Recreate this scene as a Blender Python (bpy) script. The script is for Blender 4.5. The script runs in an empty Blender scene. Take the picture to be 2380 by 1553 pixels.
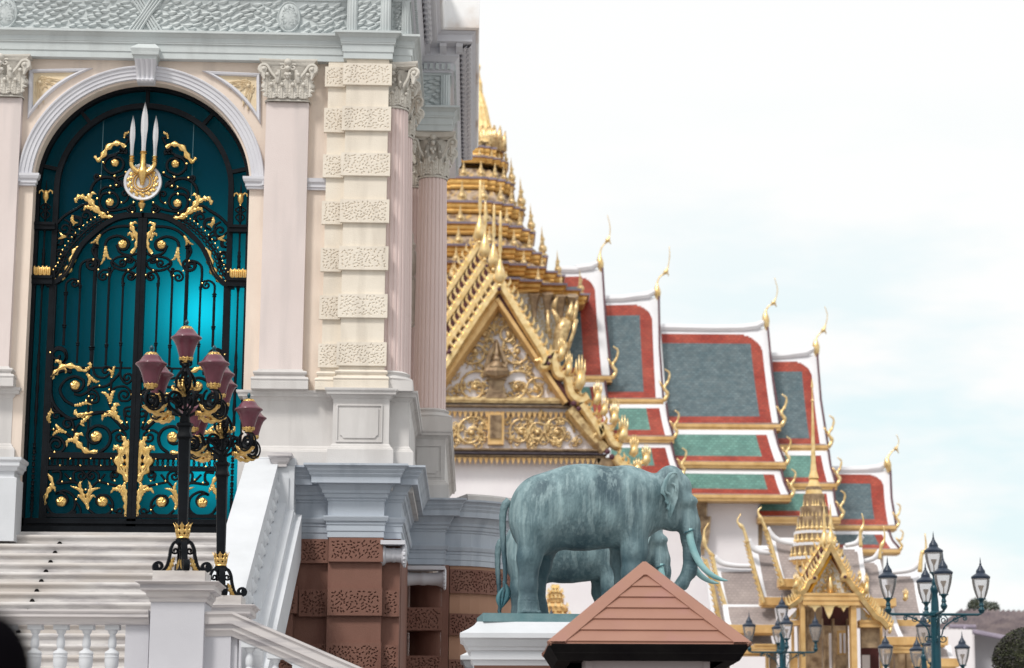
import bpy, math, random
import numpy as np
from mathutils import Vector, Matrix
PI = math.pi
random.seed(7)
SC = bpy.context.scene
COL = SC.collection
# ---------------------------------------------------------------- camera, sky, sun, exposure
F, CX, CY, HOR, TH, CAMZ = 5620.0, 1450.0, 776.5, 1870.0, 0.0607, 1.6
PITCH = math.atan((HOR - CY) / F)
cam = bpy.data.cameras.new("camera")
cam.lens, cam.sensor_width = 36 * F / 2380, 36
cam.shift_x = -(CX - 1190) / 2380
cam.clip_end = 3000
cam.dof.use_dof = True
cam.dof.focus_distance = 33.5
cam.dof.aperture_fstop = 1.9
co = bpy.data.objects.new("camera", cam); COL.objects.link(co)
co.location = (0, 0, CAMZ); co.rotation_euler = (PI / 2 + PITCH, 0, -TH)
SC.camera = co
SC.view_settings.view_transform = 'Standard'; SC.view_settings.look = 'None'
SC.view_settings.exposure = 0.55; SC.view_settings.gamma = 1
SUN_EL, SUN_AZ = math.radians(52), math.radians(215)   # azimuth clockwise from +Y
w = bpy.data.worlds.new("World"); SC.world = w; w.use_nodes = True
nt = w.node_tree; nt.nodes.clear()
N = nt.nodes.new
out = N('ShaderNodeOutputWorld'); bg = N('ShaderNodeBackground'); bg.inputs[1].default_value = 0.1
sky = N('ShaderNodeTexSky'); sky.sky_type = 'NISHITA'; sky.sun_disc = False
sky.sun_elevation = SUN_EL; sky.sun_rotation = SUN_AZ; sky.dust_density = 2.0
tc = N('ShaderNodeTexCoord'); mp = N('ShaderNodeMapping'); mp.inputs['Scale'].default_value = (1, 1, 3.2)
nz = N('ShaderNodeTexNoise'); nz.inputs['Scale'].default_value = 9; nz.inputs['Detail'].default_value = 4; nz.inputs['Roughness'].default_value = .55
rp = N('ShaderNodeValToRGB'); rp.color_ramp.elements[0].position = .42; rp.color_ramp.elements[1].position = .6
sx = N('ShaderNodeSeparateXYZ')
ma = N('ShaderNodeMapRange'); ma.inputs[1].default_value = -.02; ma.inputs[2].default_value = .10; ma.inputs[3].default_value = 0; ma.inputs[4].default_value = 1
mzz = N('ShaderNodeMapRange'); mzz.inputs[1].default_value = .29; mzz.inputs[2].default_value = .17; mzz.inputs[3].default_value = 0; mzz.inputs[4].default_value = 1
mu = N('ShaderNodeMath'); mu.operation = 'MULTIPLY'; mu2 = N('ShaderNodeMath'); mu2.operation = 'MULTIPLY'
inv = N('ShaderNodeMath'); inv.operation = 'SUBTRACT'; inv.inputs[0].default_value = 1.0
sc_ = N('ShaderNodeMath'); sc_.operation = 'MULTIPLY'; sc_.inputs[1].default_value = .55
mx = N('ShaderNodeMix'); mx.data_type = 'RGBA'; mx.inputs[6].default_value = (6.8, 6.85, 6.82, 1)
hz = N('ShaderNodeMix'); hz.data_type = 'RGBA'; hz.inputs[0].default_value = .22; hz.inputs[6].default_value = (4.9, 6.7, 6.85, 1)
L = nt.links.new
L(tc.outputs['Generated'], mp.inputs[0]); L(mp.outputs[0], nz.inputs['Vector']); L(nz.outputs[0], rp.inputs[0])
L(tc.outputs['Generated'], sx.inputs[0]); L(sx.outputs[0], ma.inputs[0]); L(sx.outputs[2], mzz.inputs[0])
L(ma.outputs[0], mu.inputs[0]); L(mzz.outputs[0], mu.inputs[1]); L(rp.outputs[0], inv.inputs[1]); L(inv.outputs[0], mu2.inputs[1])
L(mu.outputs[0], mu2.inputs[0]); L(mu2.outputs[0], sc_.inputs[0]); L(sc_.outputs[0], mx.inputs[0])
L(sky.outputs[0], hz.inputs[7]); L(hz.outputs[2], mx.inputs[7]); L(mx.outputs[2], bg.inputs[0]); L(bg.outputs[0], out.inputs[0])
sd = bpy.data.lights.new("sun", 'SUN'); sd.energy = 1.8; sd.angle = math.radians(11); sd.color = (1, .96, .9)
so = bpy.data.objects.new("sun", sd); COL.objects.link(so)
_d = Vector((math.sin(SUN_AZ) * math.cos(SUN_EL), math.cos(SUN_AZ) * math.cos(SUN_EL), math.sin(SUN_EL)))
so.rotation_euler = _d.to_track_quat('Z', 'Y').to_euler(); so.location = (-20, -10, 40)

# ---------------------------------------------------------------- survey: a sight line of the photograph met with a real plane
_R = Vector((math.cos(TH), -math.sin(TH), 0)); _Fw = Vector((math.sin(TH) * math.cos(PITCH), math.cos(TH) * math.cos(PITCH), math.sin(PITCH))); _U = _R.cross(_Fw)
def ray(px, py): return _Fw + _R * ((px - CX) / F) + _U * ((CY - py) / F)
def P(px, py, Y):
    d = ray(px, py); t = Y / d.y
    return Vector((d.x * t, Y, CAMZ + d.z * t))
def X(px, py, Y): return P(px, py, Y).x
def Z(px, py, Y): return P(px, py, Y).z

# ---------------------------------------------------------------- materials
MATS = {}
def mk(name, c1, c2=None, scale=4, rough=.6, metal=0, bump=0, bscale=40, detail=5, stretch=(1, 1, 1), lo=.35, hi=.7, c3=None, s3=1.5, spec=.5, trans=0, ior=1.45, alpha=1, rvar=0, st3=None):
    m = bpy.data.materials.new(name); m.use_nodes = True; t = m.node_tree; n = t.nodes; b = n['Principled BSDF']; l = t.links.new
    b.inputs['Base Color'].default_value = (*c1, 1); b.inputs['Roughness'].default_value = rough; b.inputs['Metallic'].default_value = metal
    b.inputs['Specular IOR Level'].default_value = spec; b.inputs['Transmission Weight'].default_value = trans; b.inputs['IOR'].default_value = ior; b.inputs['Alpha'].default_value = alpha
    tcn = n.new('ShaderNodeTexCoord'); mpn = n.new('ShaderNodeMapping'); mpn.inputs['Scale'].default_value = stretch
    l(tcn.outputs['Object'], mpn.inputs[0])
    if c2:
        z_ = n.new('ShaderNodeTexNoise'); z_.inputs['Scale'].default_value = scale; z_.inputs['Detail'].default_value = detail; z_.inputs['Roughness'].default_value = .6
        l(mpn.outputs[0], z_.inputs['Vector'])
        r = n.new('ShaderNodeMapRange'); r.inputs[1].default_value = lo; r.inputs[2].default_value = hi; l(z_.outputs[0], r.inputs[0])
        x = n.new('ShaderNodeMix'); x.data_type = 'RGBA'; x.inputs[6].default_value = (*c1, 1); x.inputs[7].default_value = (*c2, 1); l(r.outputs[0], x.inputs[0])
        o = x.outputs[2]
        if c3:
            mp3 = n.new('ShaderNodeMapping'); mp3.inputs['Scale'].default_value = st3 or stretch; mp3.inputs['Location'].default_value = (3.1, 7.7, 1.3); l(tcn.outputs['Object'], mp3.inputs[0])
            z3 = n.new('ShaderNodeTexNoise'); z3.inputs['Scale'].default_value = s3; z3.inputs['Detail'].default_value = 6; l(mp3.outputs[0], z3.inputs['Vector'])
            r3 = n.new('ShaderNodeMapRange'); r3.inputs[1].default_value = .5; r3.inputs[2].default_value = .66; l(z3.outputs[0], r3.inputs[0])
            x3 = n.new('ShaderNodeMix'); x3.data_type = 'RGBA'; x3.inputs[7].default_value = (*c3, 1); l(r3.outputs[0], x3.inputs[0]); l(o, x3.inputs[6]); o = x3.outputs[2]
        l(o, b.inputs['Base Color'])
        if rvar:
            rr = n.new('ShaderNodeMapRange'); rr.inputs[3].default_value = rough - rvar; rr.inputs[4].default_value = rough + rvar; l(z_.outputs[0], rr.inputs[0]); l(rr.outputs[0], b.inputs['Roughness'])
    if bump:
        bz = n.new('ShaderNodeTexNoise'); bz.inputs['Scale'].default_value = bscale; bz.inputs['Detail'].default_value = 4; l(mpn.outputs[0], bz.inputs['Vector'])
        bn = n.new('ShaderNodeBump'); bn.inputs['Strength'].default_value = bump; bn.inputs['Distance'].default_value = .02
        l(bz.outputs[0], bn.inputs['Height']); l(bn.outputs[0], b.inputs['Normal'])
    MATS[name] = m
    return m
mk('cream', (.76, .655, .565), (.70, .585, .50), 1.1, .75, bump=.18, bscale=60, c3=(.64, .545, .475), s3=1.4, st3=(2.5, 2.5, .25))
mk('pinkstone', (.68, .60, .58), (.63, .55, .53), .9, .75, bump=.18, bscale=60, c3=(.58, .515, .50), s3=1.4, st3=(2.5, 2.5, .25))
mk('ivory', (.74, .68, .59), (.68, .61, .52), 1.3, .75, bump=.2, bscale=50, c3=(.62, .56, .48), s3=1.6, st3=(2.5, 2.5, .4))
mk('blueplaster', (.54, .58, .585), (.49, .53, .54), 1.2, .7, bump=.2, bscale=40, c3=(.47, .505, .51), s3=1.6, st3=(2, 2, .5))
mk('lilac', (.61, .61, .65), (.56, .56, .605), 2, .7, bump=.12, bscale=40)
mk('greystone', (.60, .58, .57), (.55, .53, .52), 1.5, .75, bump=.18, bscale=60, c3=(.50, .48, .47), s3=1.3, st3=(2.2, 2.2, .3))
mk('capstone', (.62, .59, .54), (.53, .50, .45), 5, .75, bump=.3, bscale=30)
mk('slate', (.44, .485, .545), (.40, .44, .50), 1.4, .7, bump=.18, bscale=50, c3=(.34, .38, .44), s3=1.5, st3=(2, 2, .4))
mk('carved', (.72, .60, .42), (.66, .53, .36), 5, .7, bump=.3, bscale=30)
mk('brown', (.215, .105, .078), (.185, .09, .067), 1.5, .8, bump=.25, bscale=70, c3=(.17, .075, .055), s3=1.5, st3=(2, 2, .5))
mk('tan', (.40, .23, .155), (.36, .2, .13), 1.5, .8, bump=.2, bscale=70)
mk('white', (.74, .74, .77), (.68, .68, .71), 1.5, .7, bump=.1, bscale=30)
mk('whitewall', (.80, .77, .79), (.74, .70, .73), .6, .8, bump=.1, bscale=8)
mk('railwhite', (.60, .62, .655), (.54, .56, .59), 1.5, .65, bump=.1, bscale=40)
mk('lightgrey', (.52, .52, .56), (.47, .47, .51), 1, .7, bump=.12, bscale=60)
mk('marble', (.60, .58, .57), (.30, .28, .295), 4.5, .45, bump=.08, stretch=(.35, 1, 1.6), c3=(.49, .45, .42), s3=1.1, lo=.44, hi=.74, st3=(.5, 1, 2))
mk('railmarble', (.56, .53, .53), (.27, .26, .29), 3, .45, bump=.08, stretch=(.3, 1, 4), lo=.48, hi=.75)
mk('blackiron', (.004, .005, .007), (.007, .009, .012), 6, .5, 0, bump=.1, spec=.12)
mk('gilt', (.80, .55, .22), (.60, .37, .11), 14, .3, .9, bump=.25, bscale=60)
mk('giltold', (.80, .60, .31), (.26, .14, .06), 5, .38, .6, bump=.6, bscale=9, lo=.4, hi=.72)
mk('giltcream', (.90, .70, .38), (.66, .43, .16), 4, .36, .72, bump=.4, bscale=7)
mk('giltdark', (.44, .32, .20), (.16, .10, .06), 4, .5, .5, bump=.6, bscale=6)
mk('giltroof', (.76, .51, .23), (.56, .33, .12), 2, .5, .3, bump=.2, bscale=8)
mk('pinkcol', (.71, .575, .55), (.66, .53, .505), .9, .75, bump=.15, bscale=60)
mk('giltrim', (.78, .48, .16), (.50, .27, .07), 3, .42, .55, bump=.4, bscale=7)
mk('spirebody', (.44, .34, .25), (.12, .075, .055), 3.2, .5, .2, bump=.8, bscale=7, lo=.42, hi=.6, c3=(.62, .40, .14), s3=3.0, st3=(1, 1, 1))
mk('steel', (.66, .66, .68), (.56, .56, .58), 8, .45, .3)
mk('plum', (.14, .045, .065), (.11, .034, .05), 6, .22, 0, spec=.5, bump=.03)
mk('plumdark', (.10, .03, .045), (.06, .02, .03), 5, .6)
mk('teallamp', (.004, .06, .085), (.003, .042, .065), 6, .35, .1)
mk('lampcap', (.02, .035, .06), (.015, .025, .05), 6, .4)
mk('patina', (.085, .145, .165), (.21, .31, .335), 3.2, .6, .1, bump=.6, bscale=26, stretch=(1.3, 1.3, .55), lo=.38, hi=.66, c3=(.05, .09, .11), s3=1.5, st3=(1.5, 1.5, .7), rvar=.1)
mk('patinalight', (.20, .40, .42), (.34, .55, .56), 3, .5, .15, bump=.15, bscale=30)
mk('patinadark', (.04, .12, .15), (.08, .2, .23), 8, .55, .15, bump=.5, bscale=60, stretch=(1, 1, .3))
mk('plinth', (.10, .20, .22), (.17, .27, .29), 3, .6, .1, bump=.2)
mk('terracotta', (.31, .16, .115), (.28, .14, .10), 1.5, .6, bump=.1, bscale=120, c3=(.30, .15, .12), s3=2.2, st3=(1, 1, 1))
mk('dark', (.008, .007, .008), (.014, .013, .013), 3, .9, spec=.05)
mk('hutwall', (.42, .37, .38), (.39, .34, .35), 1, .7)
mk('purplegrey', (.30, .26, .33), (.22, .19, .25), 2, .6)
mk('tiles_teal', (.09, .215, .185), (.135, .29, .245), 1.2, .45, bump=.4, bscale=9)
mk('tiles_slate', (.07, .115, .135), (.135, .18, .195), 3.2, .5, bump=.4, bscale=9)
mk('tiles_red', (.27, .022, .010), (.40, .075, .042), .8, .5, bump=.4, bscale=9)
mk('tiles_grey', (.27, .225, .215), (.38, .32, .30), 1.2, .6, bump=.4, bscale=9)
mk('oldroof', (.33, .27, .265), (.17, .135, .155), 1.3, .7, bump=.5, bscale=5)
mk('paving', (.30, .28, .26), (.24, .22, .21), 2, .8)
mk('foliage', (.028, .032, .018), (.07, .08, .035), 9, .8)
mk('foliage_dark', (.02, .02, .022), (.055, .048, .04), 9, .85)
mk('bark', (.08, .06, .045), (.05, .04, .03), 8, .9)
mk('hair', (.002, .002, .003), (.004, .003, .004), 30, .95, spec=.02)
mk('skin', (.42, .24, .17), (.38, .21, .15), 8, .5)
mk('cloth', (.006, .006, .012), (.01, .01, .018), 12, .95, spec=.05)
mk('foliage_hazed', (.16, .18, .17), (.22, .24, .22), 4, .9)  # distance haze put into the leaf colour as a paler grey-green
mk('yellow', (.75, .42, .05), (.65, .32, .03), 3, .5)
mk('mosaic', (.45, .43, .38), (.50, .30, .08), 7, .4, .3, bump=.6, bscale=10, lo=.45, hi=.55)
mk('silvermosaic', (.62, .62, .60), (.50, .36, .14), 9, .4, .2, bump=.6, bscale=14, lo=.48, hi=.56)
mk('glazing', (.03, .10, .13), (.04, .12, .15), 6, .4)
mk('limewash', (.88, .88, .89), (.82, .82, .83), 1.5, .7, c3=(.62, .52, .45), s3=.9)
mk('maroon', (.09, .02, .02), (.05, .012, .012), 3, .6)
mk('bronze_bulb', (.35, .25, .16), (.3, .2, .12), 3, .5)
def _extra_bands(name, axis='Z', freq=30, strength=.5, dist=.03):
    t = MATS[name].node_tree; n = t.nodes; b = n['Principled BSDF']
    tcn = n.new('ShaderNodeTexCoord'); wv = n.new('ShaderNodeTexWave'); wv.bands_direction = axis; wv.inputs['Scale'].default_value = freq; wv.inputs['Distortion'].default_value = .6
    t.links.new(tcn.outputs['Object'], wv.inputs[0])
    bn = n.new('ShaderNodeBump'); bn.inputs['Strength'].default_value = strength; bn.inputs['Distance'].default_value = dist
    old = b.inputs['Normal'].links[0].from_socket if b.inputs['Normal'].links else None
    t.links.new(wv.outputs[1], bn.inputs['Height'])
    if old: t.links.new(old, bn.inputs['Normal'])
    t.links.new(bn.outputs[0], b.inputs['Normal'])
def tile_courses(name, w_=.23, h_=.13, f=.5):
    """overlapping glazed tiles: every tile a little different in tone, with a dark joint"""
    t = MATS[name].node_tree; n = t.nodes; b = n['Principled BSDF']; l = t.links.new; src = b.inputs['Base Color'].links[0].from_socket
    tc_ = n.new('ShaderNodeTexCoord'); sp_ = n.new('ShaderNodeSeparateXYZ'); cb = n.new('ShaderNodeCombineXYZ'); l(tc_.outputs['Object'], sp_.inputs[0]); l(sp_.outputs[0], cb.inputs[0]); l(sp_.outputs[2], cb.inputs[1])
    br_ = n.new('ShaderNodeTexBrick'); br_.inputs['Scale'].default_value = 1; br_.inputs['Brick Width'].default_value = w_; br_.inputs['Row Height'].default_value = h_; br_.inputs['Mortar Size'].default_value = .022; br_.inputs['Mortar Smooth'].default_value = .3
    br_.inputs['Color1'].default_value = (.62, .62, .62, 1); br_.inputs['Color2'].default_value = (1.35, 1.35, 1.35, 1); br_.inputs['Mortar'].default_value = (.35, .35, .38, 1); l(cb.outputs[0], br_.inputs['Vector'])
    x_ = n.new('ShaderNodeMix'); x_.data_type = 'RGBA'; x_.blend_type = 'MULTIPLY'; x_.inputs[0].default_value = f; l(src, x_.inputs[6]); l(br_.outputs[0], x_.inputs[7]); l(x_.outputs[2], b.inputs['Base Color'])
for q in ('tiles_teal', 'tiles_slate', 'tiles_red'): tile_courses(q)
tile_courses('tiles_grey', .14, .09, .22)
for q in ('tiles_teal', 'tiles_slate', 'tiles_red'): _extra_bands(q, 'Z', 3.1, .45, .03)
_extra_bands('tiles_grey', 'Z', 5, .25, .02)
def teal_glass():
    m = bpy.data.materials.new('tealglass'); m.use_nodes = True; t = m.node_tree; n = t.nodes; n.clear()
    o = n.new('ShaderNodeOutputMaterial'); tr = n.new('ShaderNodeBsdfTranslucent'); df = n.new('ShaderNodeBsdfDiffuse'); gl = n.new('ShaderNodeBsdfGlossy')
    tr.inputs[0].default_value = (.004, .46, .60, 1); df.inputs[0].default_value = (.0, .018, .040, 1); gl.inputs['Roughness'].default_value = .25; gl.inputs[0].default_value = (.35, .75, .8, 1)
    m1 = n.new('ShaderNodeMixShader'); m1.inputs[0].default_value = .5; m2 = n.new('ShaderNodeMixShader'); fr = n.new('ShaderNodeFresnel'); fr.inputs[0].default_value = 1.2
    tcn = n.new('ShaderNodeTexCoord'); mpn = n.new('ShaderNodeMapping'); mpn.inputs['Scale'].default_value = (9, 1, 2); nz_ = n.new('ShaderNodeTexNoise'); nz_.inputs['Scale'].default_value = 6; bn = n.new('ShaderNodeBump'); bn.inputs['Strength'].default_value = .4; bn.inputs['Distance'].default_value = .01
    l = t.links.new
    l(tcn.outputs['Object'], mpn.inputs[0]); l(mpn.outputs[0], nz_.inputs['Vector']); l(nz_.outputs[0], bn.inputs['Height']); l(bn.outputs[0], gl.inputs['Normal'])
    l(df.outputs[0], m1.inputs[1]); l(tr.outputs[0], m1.inputs[2]); l(fr.outputs[0], m2.inputs[0]); l(m1.outputs[0], m2.inputs[1]); l(gl.outputs[0], m2.inputs[2]); l(m2.outputs[0], o.inputs[0])
    MATS['tealglass'] = m
teal_glass()
def clear_glass(name, col, f):
    m = bpy.data.materials.new(name); m.use_nodes = True; t = m.node_tree; n = t.nodes; n.clear()
    o = n.new('ShaderNodeOutputMaterial'); tr = n.new('ShaderNodeBsdfTransparent'); gl = n.new('ShaderNodeBsdfGlossy'); df = n.new('ShaderNodeBsdfDiffuse'); df.inputs[0].default_value = (*col, 1)
    gl.inputs['Roughness'].default_value = .08; tr.inputs[0].default_value = (.93, .93, .94, 1)
    a = n.new('ShaderNodeMixShader'); a.inputs[0].default_value = f; b = n.new('ShaderNodeMixShader'); lw = n.new('ShaderNodeFresnel'); lw.inputs[0].default_value = 1.4
    l = t.links.new; l(tr.outputs[0], a.inputs[1]); l(df.outputs[0], a.inputs[2]); l(lw.outputs[0], b.inputs[0]); l(a.outputs[0], b.inputs[1]); l(gl.outputs[0], b.inputs[2]); l(b.outputs[0], o.inputs[0])
    MATS[name] = m
clear_glass('lampglass', (.7, .68, .68), .25)

# ---------------------------------------------------------------- mesh builder
class M:
    def __init__(s): s.v = []; s.f = []; s.m = []; s.cur = 0
    def add(s, vs, fs, mat=None):
        b = len(s.v); s.v.extend([tuple(v) for v in vs]); s.f.extend([tuple(i + b for i in f) for f in fs]); s.m.extend([s.cur if mat is None else mat] * len(fs)); return s
    def box(s, x0, x1, y0, y1, z0, z1, mat=None):
        return s.add([(x0, y0, z0), (x1, y0, z0), (x1, y1, z0), (x0, y1, z0), (x0, y0, z1), (x1, y0, z1), (x1, y1, z1), (x0, y1, z1)],
                     [(0, 3, 2, 1), (4, 5, 6, 7), (0, 1, 5, 4), (1, 2, 6, 5), (2, 3, 7, 6), (3, 0, 4, 7)], mat)
    def grid(s, rows, close=False, mat=None):
        n = len(rows[0]); vs = [p for r in rows for p in r]; fs = []
        for i in range(len(rows) - 1):
            for j in range(n if close else n - 1):
                k = (j + 1) % n; fs.append((i * n + j, i * n + k, (i + 1) * n + k, (i + 1) * n + j))
        return s.add(vs, fs, mat)
    def poly(s, pts, dvec, mat=None):       # prism from a planar polygon
        n = len(pts); d = Vector(dvec); vs = [Vector(p) for p in pts]; vs += [v + d for v in vs]
        fs = [tuple(range(n)), tuple(range(2 * n - 1, n - 1, -1))] + [(i, (i + 1) % n + 0, (i + 1) % n + n, i + n) for i in range(n)]
        return s.add(vs, fs, mat)
    def lathe(s, prof, c=(0, 0, 0), n=20, axis='z', cap=True, mat=None, flute=None):
        rows = []
        for r, z in prof:
            row = []
            for i in range(n):
                a = 2 * PI * i / n; rr = r * (flute(a) if flute else 1)
                if axis == 'z': row.append((c[0] + rr * math.cos(a), c[1] + rr * math.sin(a), c[2] + z))
                elif axis == 'x': row.append((c[0] + z, c[1] + rr * math.cos(a), c[2] + rr * math.sin(a)))
                else: row.append((c[0] + rr * math.cos(a), c[1] + z, c[2] + rr * math.sin(a)))
            rows.append(row)
        s.grid(rows, True, mat)
        if cap:
            b = len(s.v) - n; s.f.append(tuple(range(b, b + n))); s.m.append(s.m[-1])
            b = len(s.v) - n * len(prof); s.f.append(tuple(range(b + n - 1, b - 1, -1))); s.m.append(s.m[-1])
        return s
    def tube(s, pts, r, n=6, mat=None, flat=1.0):
        pts = [Vector(p) for p in pts]; k = len(pts); rs = [r] * k if not hasattr(r, '__len__') else list(r)
        if len(rs) != k: rs = [rs[min(len(rs) - 1, int(i * len(rs) / k))] for i in range(k)] if len(rs) > 2 else [rs[0] + (rs[-1] - rs[0]) * i / (k - 1) for i in range(k)]
        rows = []; up = None
        for i, p in enumerate(pts):
            t = (pts[min(k - 1, i + 1)] - pts[max(0, i - 1)])
            if t.length < 1e-9: t = Vector((0, 0, 1))
            t.normalize()
            if up is None: up = Vector((0, 1, 0)) if abs(t.y) < .9 else Vector((1, 0, 0))
            a = t.cross(up)
            if a.length < 1e-6: a = t.orthogonal()
            a.normalize(); b_ = a.cross(t).normalized(); up = b_
            rows.append([p + a * (rs[i] * math.cos(2 * PI * j / n)) + b_ * (rs[i] * flat * math.sin(2 * PI * j / n)) for j in range(n)])
        s.grid(rows, True, mat); m_ = s.m[-1]
        b = len(s.v) - n; s.f.append(tuple(range(b, b + n))); s.m.append(m_)
        b = len(s.v) - n * k; s.f.append(tuple(range(b + n - 1, b - 1, -1))); s.m.append(m_)
        return s
    def ball(s, c, r, n=8, mat=None, sq=1):
        return s.lathe([(max(1e-4, r * math.sin(PI * i / (n // 2 + 1))), -r * sq * math.cos(PI * i / (n // 2 + 1))) for i in range(n // 2 + 2)], c, n, cap=False, mat=mat)
    def join(s, o, T=None):
        s.add([(T @ Vector(v)) for v in o.v] if T else o.v, [], 0); b = len(s.v) - len(o.v)
        s.f.extend([tuple(i + b for i in f) for f in o.f]); s.m.extend(o.m); return s
    def sweep(s, path, prof, closed_top=True, mat=None):
        """mouldings: profile of (outward offset, z) carried round a plan path, mitred; outward is to the right of travel (-Y when walking +X)"""
        path = [Vector((p[0], p[1])) for p in path]; n = len(path); rows = []
        def nrm(a, b):
            d = (b - a).normalized(); return Vector((d.y, -d.x))
        for i in range(n):
            if i == 0: m_ = nrm(path[0], path[1])
            elif i == n - 1: m_ = nrm(path[-2], path[-1])
            else:
                a, b = nrm(path[i - 1], path[i]), nrm(path[i], path[i + 1]); m_ = a + b; m_ = m_ / (m_.dot(a)) if m_.length > 1e-6 else a
            rows.append([(path[i].x + m_.x * o, path[i].y + m_.y * o, z) for o, z in prof])
        s.grid(rows, False, mat); m__ = s.m[-1]; k = len(prof)
        for base in (len(s.v) - k * n, len(s.v) - k):
            s.f.append(tuple(range(base, base + k))); s.m.append(m__)
        return s

def wloc(o):
    v = Vector((0, 0, 0))
    while o is not None: v += Vector(o.location); o = o.parent
    return v
def B(name, m, mats, parent=None, smooth=False, world=True, label=None):
    me = bpy.data.meshes.new(name); off = wloc(parent) if (parent is not None and world) else Vector((0, 0, 0))
    vs = np.array([tuple(v) for v in m.v], dtype=np.float64).reshape(-1, 3) - np.array(off)
    me.from_pydata(vs.tolist(), [], m.f)
    mats = [mats] if isinstance(mats, str) else mats
    for q in mats: me.materials.append(MATS[q])
    if len(mats) > 1: me.polygons.foreach_set('material_index', np.array([min(i, len(mats) - 1) for i in m.m], dtype=np.int32))
    if smooth: me.polygons.foreach_set('use_smooth', np.ones(len(me.polygons), dtype=bool))
    me.update()
    if smooth and smooth != 'all':
        try: me.set_sharp_from_angle(angle=math.radians(smooth if smooth is not True and smooth > 1 else 38))
        except Exception: pass
    o = bpy.data.objects.new(name, me); COL.objects.link(o)
    if parent is not None: o.parent = parent
    if label: o['label'] = label
    return o
def tag(o, label, cat=None, group=None, kind=None):
    if label: o['label'] = label
    if cat: o['category'] = cat
    if group: o['group'] = group
    if kind: o['kind'] = kind
    return o
def thing(name, loc, label, cat, group=None):
    o = bpy.data.objects.new(name, None); o.empty_display_size = .2; COL.objects.link(o); o.location = loc
    return tag(o, label, cat, group)
def copy_tree(o, loc=None, label=None, parent=None, rz=None, scale=None):
    kids = [c for c in COL.objects if c.parent == o] if not hasattr(o, '_x') else []
    c = o.copy(); COL.objects.link(c); c.parent = parent
    if loc is not None: c.location = loc
    if rz is not None: c.rotation_euler = (0, 0, rz)
    if scale is not None: c.scale = (scale,) * 3
    if label: c['label'] = label
    for k in kids: copy_tree(k, parent=c)
    return c
def spline(pts, n=8):
    """Catmull-Rom through any-dimensional points"""
    p = [np.array(q, dtype=float) for q in pts]; p = [2 * p[0] - p[1]] + p + [2 * p[-1] - p[-2]]; o = []
    for i in range(1, len(p) - 2):
        for k in range(n):
            t = k / n; o.append(.5 * (2 * p[i] + (p[i + 1] - p[i - 1]) * t + (2 * p[i - 1] - 5 * p[i] + 4 * p[i + 1] - p[i + 2]) * t * t + (3 * p[i] - p[i - 1] - 3 * p[i + 1] + p[i + 2]) * t ** 3))
    o.append(p[-2]); return o
def spiral(c, start, turns, rend=.12, sgn=1, n=None):
    """continue from start round centre c, shrinking"""
    c = np.array(c, float); d = np.array(start, float) - c; r = math.hypot(*d[:2]); a = math.atan2(d[1], d[0]); n = n or int(14 * turns) + 3; o = []
    for i in range(1, n + 1):
        t = i / n; rr = r * ((1 - t) + rend * t); aa = a + sgn * 2 * PI * turns * t; o.append(c + rr * np.array((math.cos(aa), math.sin(aa))))
    return o
def acanthus(m, path, wid, frame, lobes=5, h=.02, lift=None, mat=None, serr=.40):
    """a lobed leaf laid along path [(u,v)...]; frame maps (u, v, out) to a 3-D point"""
    pts = spline(path, 6); k = len(pts); rows = []
    for i, p in enumerate(pts):
        t = i / (k - 1); d = pts[min(k - 1, i + 1)] - pts[max(0, i - 1)]; d = d / (np.linalg.norm(d) + 1e-9); nn = np.array((-d[1], d[0]))
        ww = wid * (math.sin(PI * min(1, .16 + .84 * (1 - (1 - t) ** 1.0))) ** .75 + .02) * (1 + serr * math.sin(2 * PI * lobes * t)); ww = max(ww, wid * .05)
        li = lift(t) if lift else 0; hh = h * (.4 + .6 * math.sin(PI * min(1, t + .1)))
        prof = [(-1, 0), (-.55, .9), (-.15, .45), (0, 1.1), (.15, .45), (.55, .9), (1, 0), (.4, -.5), (-.4, -.5)]
        rows.append([frame(p[0] + nn[0] * a * ww, p[1] + nn[1] * a * ww, li + b * hh) for a, b in prof])
    m.grid(rows, True, mat)
    n = len(rows[0]); b = len(m.v) - n * k
    for bb in (b, b + n * (k - 1)): m.f.append(tuple(range(bb, bb + n))); m.m.append(m.m[-1])
def rosette(m, c, r, frame, petals=5, h=None, mat=None):
    h = h or r * .55; rows = []
    for i in range(8):
        t = i / 7; row = []
        for j in range(30):
            a = 2 * PI * j / 30; q = .45 + .55 * abs(math.cos(petals * .5 * a + 2.2 * t)); rr = r * t * (1 if t < .8 else .9 + .1 * q)
            hh = h * (math.sqrt(max(0, 1 - t * t)) * q + .12) if t > .2 else h * (1.05 - t)
            row.append(frame(c[0] + rr * math.cos(a), c[1] + rr * math.sin(a), hh))
        rows.append(row)
    m.grid(rows, True, mat)

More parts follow.
